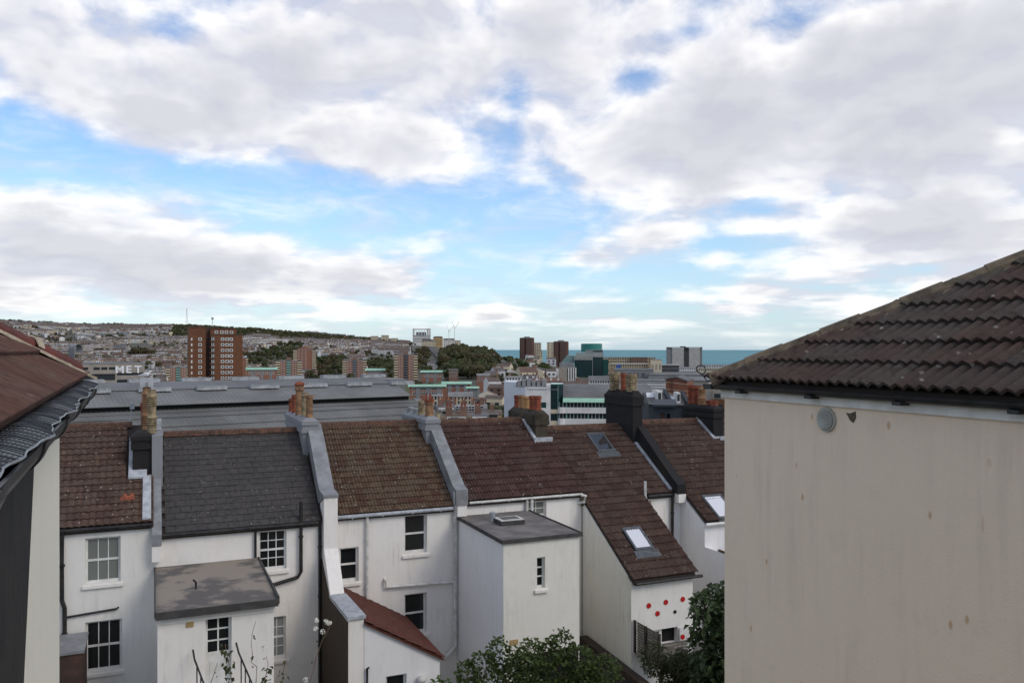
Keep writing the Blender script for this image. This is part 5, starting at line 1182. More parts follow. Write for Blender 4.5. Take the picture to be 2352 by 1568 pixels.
block('flats', 'small cream block of flats on the skyline beside dark trees', 852, 869, 772, 782, 1750, 'creamfar', 3, 5, group='white flats on the skyline')
block('flats', 'taller cream block of flats on the skyline', 876, 893, 770, 785, 1720, 'creamfar', 5, 5, group='white flats on the skyline')
block('flats', 'stepped cream block of flats on the skyline near the hospital', 898, 914, 777, 786, 1700, 'creamfar', 3, 6, group='white flats on the skyline')
for (x, yt, lab) in ((1031, 756, 'thin tower crane over the white hospital block'), (1044, 748, 'faint tower crane over the pale end block')):
    T = Far('tower_crane', lab, 'crane', x - 1, x + 1, 1640); h = T.Z(yt)
    T.part('mast', MB().box(-.45, .45, -.45, .45, 0, h), M['whitefar']); T.part('jib', MB().slab([(0, 0, h - 6), (0, .6, h - 6), (9, .6, h + 8), (9, 0, h + 8)], (.6, 0, -.6)).slab([(0, 0, h - 6), (0, .6, h - 6), (-5, .6, h + 9), (-5, 0, h + 9)], (.5, 0, 0)), M['whitefar'])
# brown and cream seafront towers
def oct_tower(x0, x1, yt, Y, label, yb=840):
    T = Far('seaside_tower', label, 'building', x0, x1, Y, group='brown towers before the sea'); u = T.w / 2; h = T.Z(yt); c = u * .35
    T.part('left_shaft', MB().prism([(-u, 2), (-u + c * .5, 0), (-u * .35, 0), (-u * .35, 20), (-u, 20)], 2, 0, h), M['brick_brn'])
    T.part('recess', MB().box(-u * .36, -u * .12, 2.5, 18, 0, h), M['brick_brn'])
    T.part('right_shaft', MB().prism([(-u * .12, 0), (u - c, 0), (u, 3), (u, 20), (-u * .12, 20)], 2, 0, h), M['brick_brn'])
    T.part('roof', MB().prism([(-u * .9, 2), (u * .9, 2), (u * .5, 10), (-u * .4, 10)], 2, h, h + .8).box(-u * .4, u * .4, 6, 12, h + .8, h + 2.6), M['greyroof'])
    zs = [h - 2.7 * (k + 1) for k in range(int(h / 2.7) - 1)]
    T.part('windows', joined([u * .1, u * .3, u * .5], zs, u * .12, 1.2, 0, f=.05), [M['concrete'], M['farglass']], kind='stuff')
    T.part('windows', joined([-u * .8, -u * .55], zs, u * .1, 1.2, 0, f=.05), [M['brick_dull'], M['farglass']], kind='stuff')
oct_tower(1193.5, 1227, 776, 1450, 'dark brown brick tower before the sea with a pale stepped block beside it')
oct_tower(1271, 1306, 784.5, 1350, 'dark brown brick tower before the sea joined to a narrow cream slab')
block('seaside_flats', 'pale cream flats attached to the first brown tower with a stepped foot', 1227, 1243, 787.5, 822, 1480, 'creamfar', 10, 3, depth=18); block('seaside_flats', 'low cream flats at the foot of the first pale block', 1229, 1246, 805, 822, 1460, 'creamfar', 5, 4)
block('seaside_flats', 'cream tower flats with a dark window column left of the second brown tower', 1256, 1272, 786.5, 822, 1400, 'creamfar', 11, 2, depth=18, wf=.3)
# green glass stepped office
T = Far('glass_office', 'stepped green glass office block topped by a teal cylinder', 'building', 1320, 1384, 900); X, Z = T.X, T.Z
T.part('cylinder', MB().lathe([(11.8, 0), (11.8, Z(789) - Z(808)), (10.5, Z(789) - Z(808) + .3)], (X(1359), 22, Z(808)), 28), M['tealcyl'], smooth=False)
T.part('upper_storey', MB().box(X(1345), X(1385), 10, 34, 0, Z(803)), M['greyfar']); T.part('upper_glazing', MB().box(X(1362), X(1384), 9.9, 9.99, Z(808), Z(805)), M['farglassd'])
T.part('middle_storey', MB().box(X(1323), X(1386), 6, 30, 0, Z(810)), mat('sage_cladding', (0.26, 0.29, 0.27), (0.22, 0.25, 0.235), .3, .6))
T.part('sloping_wing', MB().prism([(X(1287), Z(834)), (X(1320), Z(834)), (X(1320), Z(816)), (X(1302), Z(816))], 1, 4, 24), mat('pale_teal_glass', (0.16, 0.25, 0.235), (0.13, 0.21, 0.20), .3, .3, spec=.5))
T.part('front_glass', MB().box(X(1320), X(1360.5), 0, 20, 0, Z(826.5)), M['farglassd']); T.part('right_glass', MB().box(X(1361.5), X(1384), 2, 20, 0, Z(820)), M['farglassd'])
T.part('roof_band', MB().box(X(1319), X(1361), -.4, 20, Z(826.5), Z(817.5)).box(X(1361.3), X(1386), 1.5, 20, Z(820), Z(817)), mat('sage_band', (0.27, 0.27, 0.25), None, .3, .7))
for k in range(9): T.part('floor_band', MB().box(X(1320.5), X(1360), -.1, .0, Z(831 + k * 4.6), Z(830 + k * 4.6)), M['farglassg'])
for k in range(5): T.part('floor_band', MB().box(X(1362), X(1383.5), 1.9, 2.0, Z(824 + k * 4.6), Z(823 + k * 4.6)), M['farglassg'])
T.part('end_fin', MB().box(X(1360.6), X(1361.4), -.6, 3, 0, Z(818)), M['ventlt']); T.part('low_wing', MB().box(X(1385), X(1397), 3, 18, 0, Z(825)), M['farglassg'])
# stone block with white pilasters
T = Far('stone_office', 'buff stone block with tall white pilasters in front of the glass office', 'building', 1283, 1324, 700); X, Z = T.X, T.Z
T.part('wall', MB().box(X(1283), X(1324), 0, 12, 0, Z(844)), M['concrete']); T.part('attic', MB().box(X(1285), X(1319), 1, 11, Z(844), Z(834)), M['greyfar'])
for x in (1305, 1310.5, 1316, 1321): T.part('pilaster', MB().box(X(x), X(x + 2.4), -.5, .0, 0, Z(845)), M['whitefar'])
for x in (1303, 1308, 1313.5, 1319): T.part('window_strip', MB().box(X(x), X(x + 1.6), -.06, .0, 0, Z(846)), M['farglass'])
# brick school with curved roof
T = Far('school_hall', 'long dull brick school with shallow curved pale roof', 'building', 1188, 1261, 800, 8); X, Z = T.X, T.Z
pts = [(X(1188 + 73 * k / 12), Z(852 - 8.5 * math.sin(math.pi * (k + .5) / 13))) for k in range(13)]
T.part('wall', MB().prism([(X(1188), 0)] + pts + [(X(1261), 0)], 1, 0, 16), M['brick_dull']); T.part('roof', MB().prism(pts + [(p[0], p[1] + .7) for p in reversed(pts)], 1, -.6, 17), M['greyroof'])
T.part('windows', joined(lin(X(1207), X(1253), 8), [Z(853), Z(858)], 1.8, 1.4, 0, f=.15), [M['whitefar'], M['farglass']], kind='stuff')
# tan hotel-like blocks and cream box
block('waterfront_block', 'long tan block with rows of dark windows before the sea', 1385, 1505, 821, 834, 1000, 'stone', 2, 22, depth=22, wf=.45, hf=.55)
block('waterfront_block', 'pink brick middle of the tan waterfront block', 1450, 1485, 820.6, 833, 990, 'brick_dull', 2, 6, depth=8, wf=.3)
block('waterfront_block', 'lower tan block in front with a white roof line', 1403, 1488, 835.5, 850, 960, 'stone', 2, 16, depth=18, wf=.45, hf=.55, roof='whitefar')
block('waterfront_block', 'plain cream box with a grey panel at the end of the tan blocks', 1495, 1520, 826, 856, 940, 'creamfar', 1, 3, depth=20, gm='concrete', wf=.5, hf=.4)
block('wrapped_plant', 'bright blue wrapped box on the roofs before the tan blocks', 1415.5, 1426, 839, 851, 900, 'blue', 1, 1, gm='blue', roof='blue')
block('dark_office', 'dark grey low office beside the cream box', 1519, 1560, 838, 862, 980, 'slatefar', 3, 10, roof='whitefar')
# white grid slab
T = Far('grid_tower', 'large slab tower in two halves with white window grid and dark grey ends', 'building', 1531, 1612, 1250); X, Z = T.X, T.Z; h = Z(798.5)
T.part('left_end', MB().box(X(1531), X(1544), 0, 24, 0, h), M['greyfar']); T.part('left_half', MB().box(X(1544), X(1571), -1, 22, 0, h - .5), M['concrete']); T.part('gap', MB().box(X(1571), X(1582), 3, 20, 0, h), M['slatefar']); T.part('right_half', MB().box(X(1582), X(1607), -1, 22, 0, h - .5), M['concrete']); T.part('right_end', MB().box(X(1607), X(1612), 0, 22, 0, h), M['greyfar'])
T.part('roof', MB().box(X(1530.5), X(1612.5), -1.4, 24, h, h + 1.0).box(X(1562), X(1575), 4, 12, h + 1.0, h + 2.4), M['slatefar'])
zs = [h - 3.2 * (k + 1) - .6 for k in range(int(h / 3.2) - 1)]
T.part('windows', joined(lin(X(1546), X(1569), 12), zs, 1.15, 1.5, -1, f=.3).__class__() if False else joined(lin(X(1546), X(1569), 12), zs, 1.3, 1.9, -1, f=.42), [M['whitefar'], M['farglass']], kind='stuff'); T.part('windows', joined(lin(X(1584), X(1605), 11), zs, 1.3, 1.9, -1, f=.42), [M['whitefar'], M['farglass']], kind='stuff')
# International House
IH = Far('white_office', 'white curved office with green glass corner, grey curved roof and wall lettering', 'building', 1153, 1498, 262, 0); X, Z = IH.X, IH.Z
IH.part('side_wall', MB().prism([(X(1153), 6.5), (X(1180), 2.4), (X(1207), 0), (X(1207), 20), (X(1153), 20)], 2, 0, Z(889)).prism([(X(1153), 6.5), (X(1180), 2.4), (X(1184), 2.0), (X(1184), 20), (X(1153), 20)], 2, Z(889), Z(878.5)), mat('office_shade_white', (0.64, 0.66, 0.69), (0.58, 0.60, 0.63), .2, .8))  # bluish white puts the shade of the left-turned side into its colour
IH.part('front_wall', MB().wall(X(1207), X(1264.5), 0, Z(889), 0, .4, [(X(1243), X(1254.5), Z(937), Z(924))]).box(X(1207), X(1264.5), .42, 16, 0, Z(889) - .1).box(X(1254), X(1264.5), -.05, 12, Z(889), Z(883.5)), M['whitefar'])
IH.part('window', MB().box(X(1243), X(1254.5), .35, .42, Z(937), Z(924)), M['farglassg'])
mb = MB()
for k in range(6): mb.box(X(1186 + k * 11.5), X(1186 + k * 11.5 + 8.5), 2.5, 9, Z(889), Z(876 - (k % 3) * 2))
mb.box(X(1184), X(1254), 5, 12, Z(889), Z(880)); IH.part('roof_plant', mb, M['greyroof']); IH.part('roof_rail', MB().box(X(1183), X(1254), .3, .4, Z(889), Z(886.5)), M['greyfar'])
gl = IH.part('corner_glass', MB().box(X(1264.6), X(1281.5), .5, 10, 0, Z(882.5)).prism([(X(1281.5), .5), (X(1293), 2.6), (X(1293), 10), (X(1281.5), 10)], 2, 0, Z(882.5)), M['farglassd'])
IH.part('corner_cap', MB().box(X(1264.4), X(1281.7), .3, 10, Z(887), Z(882)).prism([(X(1281.7), .3), (X(1293.2), 2.4), (X(1293.2), 10), (X(1281.7), 10)], 2, Z(887), Z(882)), M['farglassg'], gl)
for y in (905, 915, 928): IH.part('transom', MB().box(X(1264.6), X(1281.5), .38, .5, Z(y), Z(y - .8)), M['farglassg'], gl)
IH.part('mullion', MB().box(X(1281), X(1282), .3, .7, 0, Z(882)), M['teal'], gl)
x0, x1 = X(1282), X(1498)
mb = MB(); n = 130
for k in range(n):
    a, b = x0 + X(1293) - X(1282) + (x1 - X(1293)) * k / n, x0 + X(1293) - X(1282) + (x1 - X(1293)) * (k + .88) / n
    mb.slab([(a, 1.2, Z(914)), (b, 1.2, Z(914)), (b, 3.4, Z(900)), (a, 3.4, Z(900))], (0, .1, -.1)); mb.slab([(a, 3.4, Z(900)), (b, 3.4, Z(900)), (b, 9, Z(887.5)), (a, 9, Z(887.5))], (0, .1, -.1))
IH.part('curved_roof', mb, M['zinc']); IH.part('roof_core', MB().prism([(1.4, Z(914.4)), (3.5, Z(900.5)), (9, Z(888)), (22, Z(888)), (22, 0), (1.4, 0)], 0, X(1293), x1), M['zinc2'])
IH.part('canopy', MB().prism([(-.5, Z(923.8)), (-.45, Z(922.5)), (1.3, Z(913.8)), (1.3, Z(915)), (.3, Z(923.8))], 0, X(1293), X(1496)), M['copper'])
IH.part('eave_soffit', MB().box(X(1293), X(1496), .31, 1.38, Z(924), Z(923.4)), M['greyfar'])
for (yt, yb) in ((924, 935.5), (949, 961.5), (976, 988)):
    bd = IH.part('window_band', MB().box(X(1282), x1 - .3, .8, 1.2, Z(yb), Z(yt)), M['farglassd'])
    me = MB().box(0, .22, .66, .8, 0, Z(yt) - Z(yb)).mesh('mullion', M['ventlt'])
    for k in range(26): IH.inst('mullion', me, (X(1284 + k * 8.3), 0, Z(yb)), bd)
    IH.part('bay_post', MB().box(X(1300), X(1302.5), .55, .8, Z(yb), Z(yt)).box(X(1350), X(1352), .55, .8, Z(yb), Z(yt)).box(X(1400), X(1402), .55, .8, Z(yb), Z(yt)), M['teal'], bd)
for (yt, yb) in ((935.5, 949), (961.5, 976), (988, 1002)):
    IH.part('white_spandrel', MB().prism([(X(1281.5), 0), (X(1286), -.6), (X(1292), -.5), (X(1298), .1), (X(1496), .1), (X(1498), .6), (X(1498), 3), (X(1281.5), 3)], 2, Z(yb), Z(yt)), M['whitefar'])
    IH.part('white_spandrel', MB().box(X(1264.6), X(1281.4), .2, 1, Z(yb + 1), Z(yt + 5)), M['creamfar'])
letters(IH, 'International House', 1.15, X(1210), Z(896.5), -.03, M['greyfar'], .0, 'lettering', .02)
# ochre flats, white villa and friends below the brick towers
def mansard(name, label, x0, x1, ye, yt, yb, Y, wall, roof, floors, cols, yaw=0, group=None, dorm=0, chim=0):
    T = Far(name, label, 'building', x0, x1, Y, yaw, group); u = T.w / 2; h = T.Z(ye); ht = T.Z(yt); d = max(7, T.w * .5)
    T.part('wall', MB().box(-u, u, 0, d, 0, h), M[wall])
    s = (ht - h) * .5; T.part('roof', MB().prism([(-.3, h), (s, ht), (d - s, ht), (d + .3, h)], 0, -u - .2, u + .2), M[roof])
    fh = (T.Z(ye) - T.Z(yb)) / max(1, floors); me = winmesh(1.0, 1.5, M['whitefar'], M['farglass'], .12)
    if floors: grid(T, 'window', me, lin(-u + 1.3, u - 1.3, cols), [h - fh * (k + 1) + fh * .3 for k in range(floors)], -.01)
    for k in range(dorm): T.part('dormer', MB().box(-u + (k + .5) * T.w / dorm - .7, -u + (k + .5) * T.w / dorm + .7, s * .2, s * 1.2, h + .3, ht - .2), M['whitefar'])
    for k in range(chim):
        x = -u + (k + .5) * T.w / chim; c = T.part('chimney', MB().box(x - .5, x + .5, d / 2 - .6, d / 2 + .6, ht - 1, ht + 1.3), M['brick_dull'])
        for q in (-.25, .25): T.part('chimney_pot', MB().lathe([(.16, 0), (.13, .6), (.16, .65)], (x + q, d / 2, ht + 1.3), 8), M['redclay'], c)
    return T
mansard('ochre_flats', 'ochre flats with grey mansard roof beside the white villa', 1030, 1086, 911, 902, 931, 330, 'ochre', 'greyroof', 2, 6)
mansard('white_villa', 'cream white villa with dark windows near the end of the train shed', 985, 1016, 910, 907, 934, 300, 'creamfar', 'greyroof', 2, 3)
mansard('brick_flats', 'red brick terrace with white windows right of the ochre flats', 1086, 1117, 918, 914, 932, 360, 'brick_dull', 'tilefar', 1, 7)
mansard('brick_school', 'red brick flats with white windows below the wooded hill', 1095, 1125, 862, 858, 878, 620, 'brick_red', 'greyroof', 2, 6)
mansard('brick_villa', 'small brick and white house at the foot of the woods', 1031, 1052, 851, 847, 868, 700, 'brick_dull', 'slatefar', 2, 4)
mansard('white_villa', 'white house on the hill road below the hospital', 982, 1004, 834, 830, 843, 1000, 'whitefar', 'slatefar', 2, 5)
mansard('grey_terrace', 'long grey roofed terrace with small chimneys behind the red tiled ridge', 1033, 1118, 939, 931, 946, 240, 'brick_dull', 'greyroof', 1, 10, chim=4)
mansard('ochre_hut', 'ochre house with white gable beside the white office', 1108, 1152, 952, 945, 968, 200, 'ochre', 'tilefar', 1, 4, chim=1)
mansard('grey_terrace', 'grey slate terrace house with red pots near the shed verge', 1005, 1045, 945, 934, 962, 170, 'stone', 'slatefar', 1, 4, 6, dorm=2, chim=2)
mansard('mossy_terrace', 'low terrace with mossy yellow brown roof behind the red tiled ridge', 1014, 1082, 972, 958, 985, 120, 'whitefar', 'hipgrey', 1, 4, chim=2)
mansard('mossy_terrace', 'slate terrace with white gable next to the mossy roof', 1075, 1120, 968, 954, 985, 130, 'whitefar', 'slatefar', 1, 4, dorm=2, chim=1)
mansard('white_flats', 'white flats with pyramid rooflights behind the white office', 1352, 1420, 875, 864, 890, 420, 'whitefar', 'zinc', 2, 11)
mansard('pink_terrace', 'pinkish tiled old houses with dark dormers in front of the stone office', 1225, 1290, 876, 868, 884, 520, 'brick_dull', 'brick_dull', 1, 10, dorm=4, chim=3)
mansard('pink_terrace', 'slate roofed houses with chimneys left of the pinkish tiled ones', 1190, 1232, 873, 863, 880, 540, 'stone', 'slatefar', 1, 8, dorm=3, chim=3)
mansard('stair_tower', 'small white stepped penthouse block over the roof plant', 1160, 1198, 868, 864, 884, 420, 'whitefar', 'greyroof', 2, 5)
block('grey_shed', 'large grey flat roofed hall before the tan waterfront blocks', 1410, 1500, 850, 872, 600, 'greyfar', 1, 6, depth=40, roof='zinc2', gm='slatefar')
block('grey_shed', 'wide pale grey hall roof behind the striped brick building', 1490, 1640, 862, 880, 560, 'greyroof', 1, 8, depth=60, roof='zinc2', gm='greyfar')
block('white_flats', 'long white flats with balcony bands beside the striped brick building', 1462, 1530, 876, 894, 330, 'whitefar', 3, 6, roof='zinc', strip=True, hf=.35, gm='greyroof')
block('grey_shed', 'pale modern hall with roof vents near the curled hip iron', 1570, 1668, 876, 900, 300, 'concrete', 1, 5, depth=40, roof='zinc', gm='greyfar')
block('town_block', 'white houses clustered below the grid tower', 1560, 1600, 844, 862, 900, 'whitefar', 3, 10); block('town_block', 'pale flats between the grid tower and the curled hip iron', 1600, 1668, 846, 866, 850, 'creamfar', 3, 14); block('town_block', 'low white seafront houses right of the grid tower', 1612, 1690, 838, 850, 1150, 'whitefar', 2, 14)
# striped brick office and slate mansards
T = Far('striped_office', 'gabled red brown brick building with cream bands behind the black chimneys', 'building', 1526, 1579, 230, -8); X, Z = T.X, T.Z
T.part('wall', MB().prism([(X(1528), 0), (X(1529), Z(872)), (X(1553), Z(867)), (X(1578), Z(876)), (X(1580), 0)], 1, 0, 14), mat('striped_brick', (0.20, 0.075, 0.045), (0.16, 0.06, 0.04), .8, .8))
for y in (878, 894, 903): T.part('cream_band', MB().slab([(X(1529), -.06, Z(y)), (X(1579), -.06, Z(y + 5)), (X(1579), -.06, Z(y + 3.4)), (X(1529), -.06, Z(y - 1.6))], (0, .05, 0)), M['stone'])
T.part('centre_rib', MB().box(X(1543), X(1545), -.35, .0, 0, Z(869.5)), M['brick_brn']); T.part('roof_edge', MB().slab([(X(1527), -.4, Z(872)), (X(1553), -.4, Z(867)), (X(1553), 14, Z(867)), (X(1527), 14, Z(872))], (0, 0, .35)).slab([(X(1553), -.4, Z(867)), (X(1579), -.4, Z(876)), (X(1579), 14, Z(876)), (X(1553), 14, Z(867))], (0, 0, .35)), M['slatefar'])
def slate_house(x0, x1, yr, ye, yb, Y, label, front, rl):
    T = Far('slate_house', label, 'house', x0, x1, Y, 10, 'slate houses across the street'); u = T.w / 2; h = T.Z(ye); ht = T.Z(yr)
    T.part('wall', MB().box(-u, u, 0, 8, 0, h), M[front]); rf = T.part('roof', MB().prism([(-.3, h), (3.6, ht), (8.3, h)], 0, -u, u), M['slatefar'])
    for (rx, ry) in rl:
        f = ry; y_ = -.3 + 3.9 * f; z_ = h + (ht - h) * f; T.part('rooflight', MB().slab([(rx * u - .4, y_ - .35, z_ - .30), (rx * u + .4, y_ - .35, z_ - .30), (rx * u + .4, y_ + .35, z_ + .36), (rx * u - .4, y_ + .35, z_ + .36)], (0, -.06, .09)), M['skyglass'], rf)
    T.part('dormer', MB().box(-.1 * u, .35 * u, .2, 2.5, h + .2, h + 1.5), M['whitefar']); T.part('window', MB().box(-.02 * u, .27 * u, .15, .19, h + .5, h + 1.3), M['farglass'])
    T.part('parapet', MB().box(u, u + .4, -.4, 8.4, 0, h + .4).slab([(u, -.4, h + .4), (u + .4, -.4, h + .4), (u + .4, 3.7, ht + .4), (u, 3.7, ht + .4)], (0, 0, -.6)), M['navy'])
slate_house(1490, 1536, 905, 928, 960, 95, 'slate roofed house with two rooflights and white dormer beside the tall black chimney', 'navy', [(-.55, .66), (.1, .70)])
slate_house(1539, 1575, 908, 930, 960, 100, 'slate roofed house with one rooflight below the striped brick building', 'navy', [(-.3, .45)])
T = Far('navy_house', 'dark navy house back with flat cornice between the black chimneys', 'house', 1501, 1551, 62); X, Z = T.X, T.Z
T.part('wall', MB().wall(X(1501), X(1551), 0, Z(934), 0, .3, [(X(1516), X(1527), Z(962), Z(949)), (X(1531), X(1539), Z(968), Z(950))]).box(X(1501), X(1551), .32, 7, 0, Z(934)), M['navy']); T.part('cornice', MB().box(X(1499), X(1553), -.3, 7, Z(934), Z(929)), M['navy'])
T.part('window', MB().box(X(1516), X(1527), .2, .25, Z(962), Z(949)), M['brick_brn']); T.part('window', MB().box(X(1531), X(1539), .2, .25, Z(968), Z(950)), M['dark'])
T = Far('beige_office', 'beige sloping modern building with dark square window over orange brick', 'building', 1608, 1700, 150, -6); X, Z = T.X, T.Z
T.part('brick_base', MB().box(X(1632), X(1700), 0, 12, 0, Z(917)), M['brick_or']); T.part('beige_upper', MB().prism([(X(1606), Z(940)), (X(1700), Z(917) + .01), (X(1700), Z(880)), (X(1614), Z(884))], 1, .5, 12), M['concrete'])
T.part('window_surround', MB().box(X(1637), X(1657), .1, .5, Z(916), Z(897)), M['concrete']); T.part('window', MB().box(X(1640.5), X(1655), .05, .1, Z(914), Z(904)), M['farglass']); T.part('window', MB().box(X(1652), X(1660), -.05, .0, Z(939), Z(928)), M['farglass']); T.part('window', MB().box(X(1612), X(1617), .4, .49, Z(911), Z(903)), M['farglass'])
# school with orange roof on the hillside, church, masts
T = Far('hill_school', 'white school with bright orange tiled roof high on the hillside', 'building', 301, 346, 1900); u = T.w / 2; h = T.Z(770)
T.part('wall', MB().box(-u, u, 0, 12, 0, h), M['creamfar']); T.part('roof', MB().prism([(-.5, h), (6, T.Z(761)), (12.5, h)], 0, -u, u * .7), mat('orange_tile', (0.42, 0.13, 0.05), (0.34, 0.10, 0.04), .2, .8)); T.part('gable', MB().prism([(u * .66, 0), (u, 0), (u, h), (u * .83, T.Z(763)), (u * .66, h)], 1, -2, 14), M['creamfar']); T.part('windows', joined(lin(-u + 2, u * .6, 12), [h - 3], 1.6, 2, 0, f=.1), [M['whitefar'], M['farglass']], kind='stuff'); T.part('ventilator', MB().lathe([(.6, 0), (.6, 5), (.1, 8)], (0, 6, T.Z(762)), 8), M['whitefar'])
T = Far('hill_church', 'dark slate roofed church among the hillside terraces', 'church', 261, 288, 1350); u = T.w / 2; h = T.Z(801); T.part('wall', MB().box(-u, u, 0, 12, 0, h), M['brick_dull']); T.part('roof', MB().prism([(-.5, h), (6, T.Z(791)), (12.5, h)], 0, -u, u), M['slatefar'])
def mast(x, yb, yt, Y, label, w0, head):
    T = Far('radio_mast', label, 'mast', x - 1, x + 1, Y, zb=W(x, yb, Y).z); h = T.Z(yt)
    for sx_ in (-1, 1):
        for sy_ in (-1, 1): T.part('leg', MB().tube([(sx_ * w0, sy_ * w0, -3), (sx_ * w0 * .12, sy_ * w0 * .12, h)], .28, 5), M['greyfar'])
    for k in range(9): z = h * k / 9; f = 1 - .88 * k / 9; T.part('bracing', MB().box(-w0 * f, w0 * f, -w0 * f, -w0 * f + .2, z, z + .3).slab([(-w0 * f, -w0 * f, z), (-w0 * f + .3, -w0 * f, z), (w0 * f * .9, -w0 * f, z + h / 9), (w0 * f * .9 - .3, -w0 * f, z + h / 9)], (0, .2, 0)), M['greyfar'])
    if head: T.part('dish_head', MB().box(-3, 3, -1, 1, h - 6, h), M['greyfar'])
mast(429, 745, 708, 2400, 'tall lattice radio mast on the wooded ridge', 3.0, False); mast(488, 748, 729, 2380, 'short mast with a panel head on the wooded ridge', 1.0, True)

# ================================================================== HILLSIDE TERRACES, TREES, ROAD
random.seed(21)
WALLS = [M['whitefar'], M['creamfar'], M['brick_dull'], mat('pale_grey_front', (0.50, 0.50, 0.50), None, .3, .8), mat('pastel_front', (0.52, 0.58, 0.58), (0.60, 0.52, 0.42), .02, .8), mat('brown_front', (0.24, 0.17, 0.125), (0.19, 0.13, 0.10), .2, .85)]
ROOFS = [M['tilefar'], mat('far_tile_grey', (0.125, 0.112, 0.104), (0.10, 0.09, 0.084), .15, .9), M['slatefar'], mat('far_tile_red', (0.14, 0.088, 0.068), (0.115, 0.076, 0.062), .15, .9)]
HM = WALLS + ROOFS + [M['farglass']]
def house_faces(w, d, he, hr, wi, ri, chim=True):
    """one small terraced house: walls, gabled roof, windows on both fronts, chimney"""
    v = [(-w / 2, -d / 2, -3), (w / 2, -d / 2, -3), (w / 2, d / 2, -3), (-w / 2, d / 2, -3), (-w / 2, -d / 2, he), (w / 2, -d / 2, he), (w / 2, d / 2, he), (-w / 2, d / 2, he), (-w / 2, 0, hr), (w / 2, 0, hr)]
    f = [(0, 1, 5, 4), (2, 3, 7, 6), (1, 2, 6, 9, 5), (3, 0, 4, 8, 7), (4, 5, 9, 8), (6, 7, 8, 9)]; m = [wi, wi, wi, wi, ri, ri]
    def q(x0, x1, y, z0, z1):
        i = len(v); v.extend([(x0, y, z0), (x1, y, z0), (x1, y, z1), (x0, y, z1)]); f.append((i, i + 1, i + 2, i + 3)); m.append(len(HM) - 1)
    for s in (-1, 1):
        for (x, z) in ((-w * .25, .6), (w * .22, .6), (-w * .25, 3.3), (w * .22, 3.3)): q(x - .55, x + .55, s * (d / 2 + .05), z, z + 1.5)
    if chim:
        i = len(v); x = w / 2 - .45
        for (a, b) in ((x - .4, -.5), (x + .4, -.5), (x + .4, .5), (x - .4, .5)): v.append((a, b, hr - .6)); 
        for (a, b) in ((x - .4, -.5), (x + .4, -.5), (x + .4, .5), (x - .4, .5)): v.append((a, b, hr + 1.1))
        f += [(i, i + 1, i + 5, i + 4), (i + 1, i + 2, i + 6, i + 5), (i + 2, i + 3, i + 7, i + 6), (i + 3, i, i + 4, i + 7), (i + 4, i + 5, i + 6, i + 7)]; m += [2] * 5
    return v, f, m
VAR = [];
for wi, nm in ((0, 'white'), (1, 'cream'), (2, 'brick'), (3, 'pale grey'), (4, 'pastel'), (5, 'brown')):
    for ri, rn in ((0, 'brown tiled'), (1, 'grey tiled'), (2, 'slate'), (3, 'reddish tiled')):
        VAR.append((house_faces(random.uniform(4.8, 5.6), random.uniform(8, 9.5), random.uniform(5.6, 6.4), random.uniform(7.7, 8.4), wi, 6 + ri), nm, rn))
WT = [.44, .20, .08, .14, .08, .06]; RT = [.36, .34, .16, .14]
def pick(): return random.choices(range(6), WT)[0] * 4 + random.choices(range(4), RT)[0]
def disp(X, Y, z): return CX + FX * X / Y, HY - (z - CZ) / Y * FX
def woods(x, y):
    """is this photo spot wooded?"""
    if 395 < x < 660 and y < 772 + 3 * math.sin(x * .05): return True
    if 640 <= x < 870 and y < 778 + (x - 640) * .022: return True
    if 640 < x < 700 and 787 < y < 824: return True
    if 555 + (830 - y) * 1.1 < x < 680 and 795 < y < 830: return True
    if 725 < x < 790 and 822 < y < 872: return True
    if 840 < x < 905 and 808 < y < 848 : return True
    if 940 < x < 990 and 788 < y < 842: return True
    if 1020 < x < 1130 and 797 < y < 868: return True
    if ((x - 325) / 34) ** 2 + ((y - 794) / 11) ** 2 < 1 or ((x - 158) / 16) ** 2 + ((y - 775) / 14) ** 2 < 1: return True
    return False
spots = []
cell = 190.0
for ci in range(-14, 3):
    for cj in range(4, 13):
        Xc, Yc = ci * cell + 40, cj * cell + 60; rot = random.choice([-.35, -.2, 0, .12, .3, .45, -.9, 1.1, .0, .15])
        r0, r1 = math.cos(rot), math.sin(rot)
        sp = random.uniform(36, 44)
        for a in range(-5, 6):
            k = -130.0
            if random.random() < .05: continue
            wi = random.choices(range(6), WT)[0]; ri = random.choices(range(4), RT)[0]
            while k < 130:
                k += 5.3
                if random.random() < .04: k += random.choice([6, 9, 14])
                lx, ly = k, a * sp + 5 * math.sin(k * .03 + a) + random.uniform(-.3, .3); Xw, Yw = Xc + lx * r0 - ly * r1, Yc + lx * r1 + ly * r0
                if abs(Xw - Xc) > cell / 2 or abs(Yw - Yc) > cell / 2 or Yw < 930 or Yw > 2360: continue
                z = ground(Xw, Yw); xd, yd = disp(Xw, Yw, z + 4)
                if xd < -420 or xd > 990 or woods(xd, yd): continue
                if xd > 880 and yd > 845: continue
                if xd > 940 and yd < 800: continue
                wj = wi if random.random() < .6 else random.choices(range(6), WT)[0]; rj = ri if random.random() < .7 else random.choices(range(4), RT)[0]
                spots.append((Yw, Xw, z, rot + (math.pi if random.random() < .5 else 0), wj * 4 + rj))
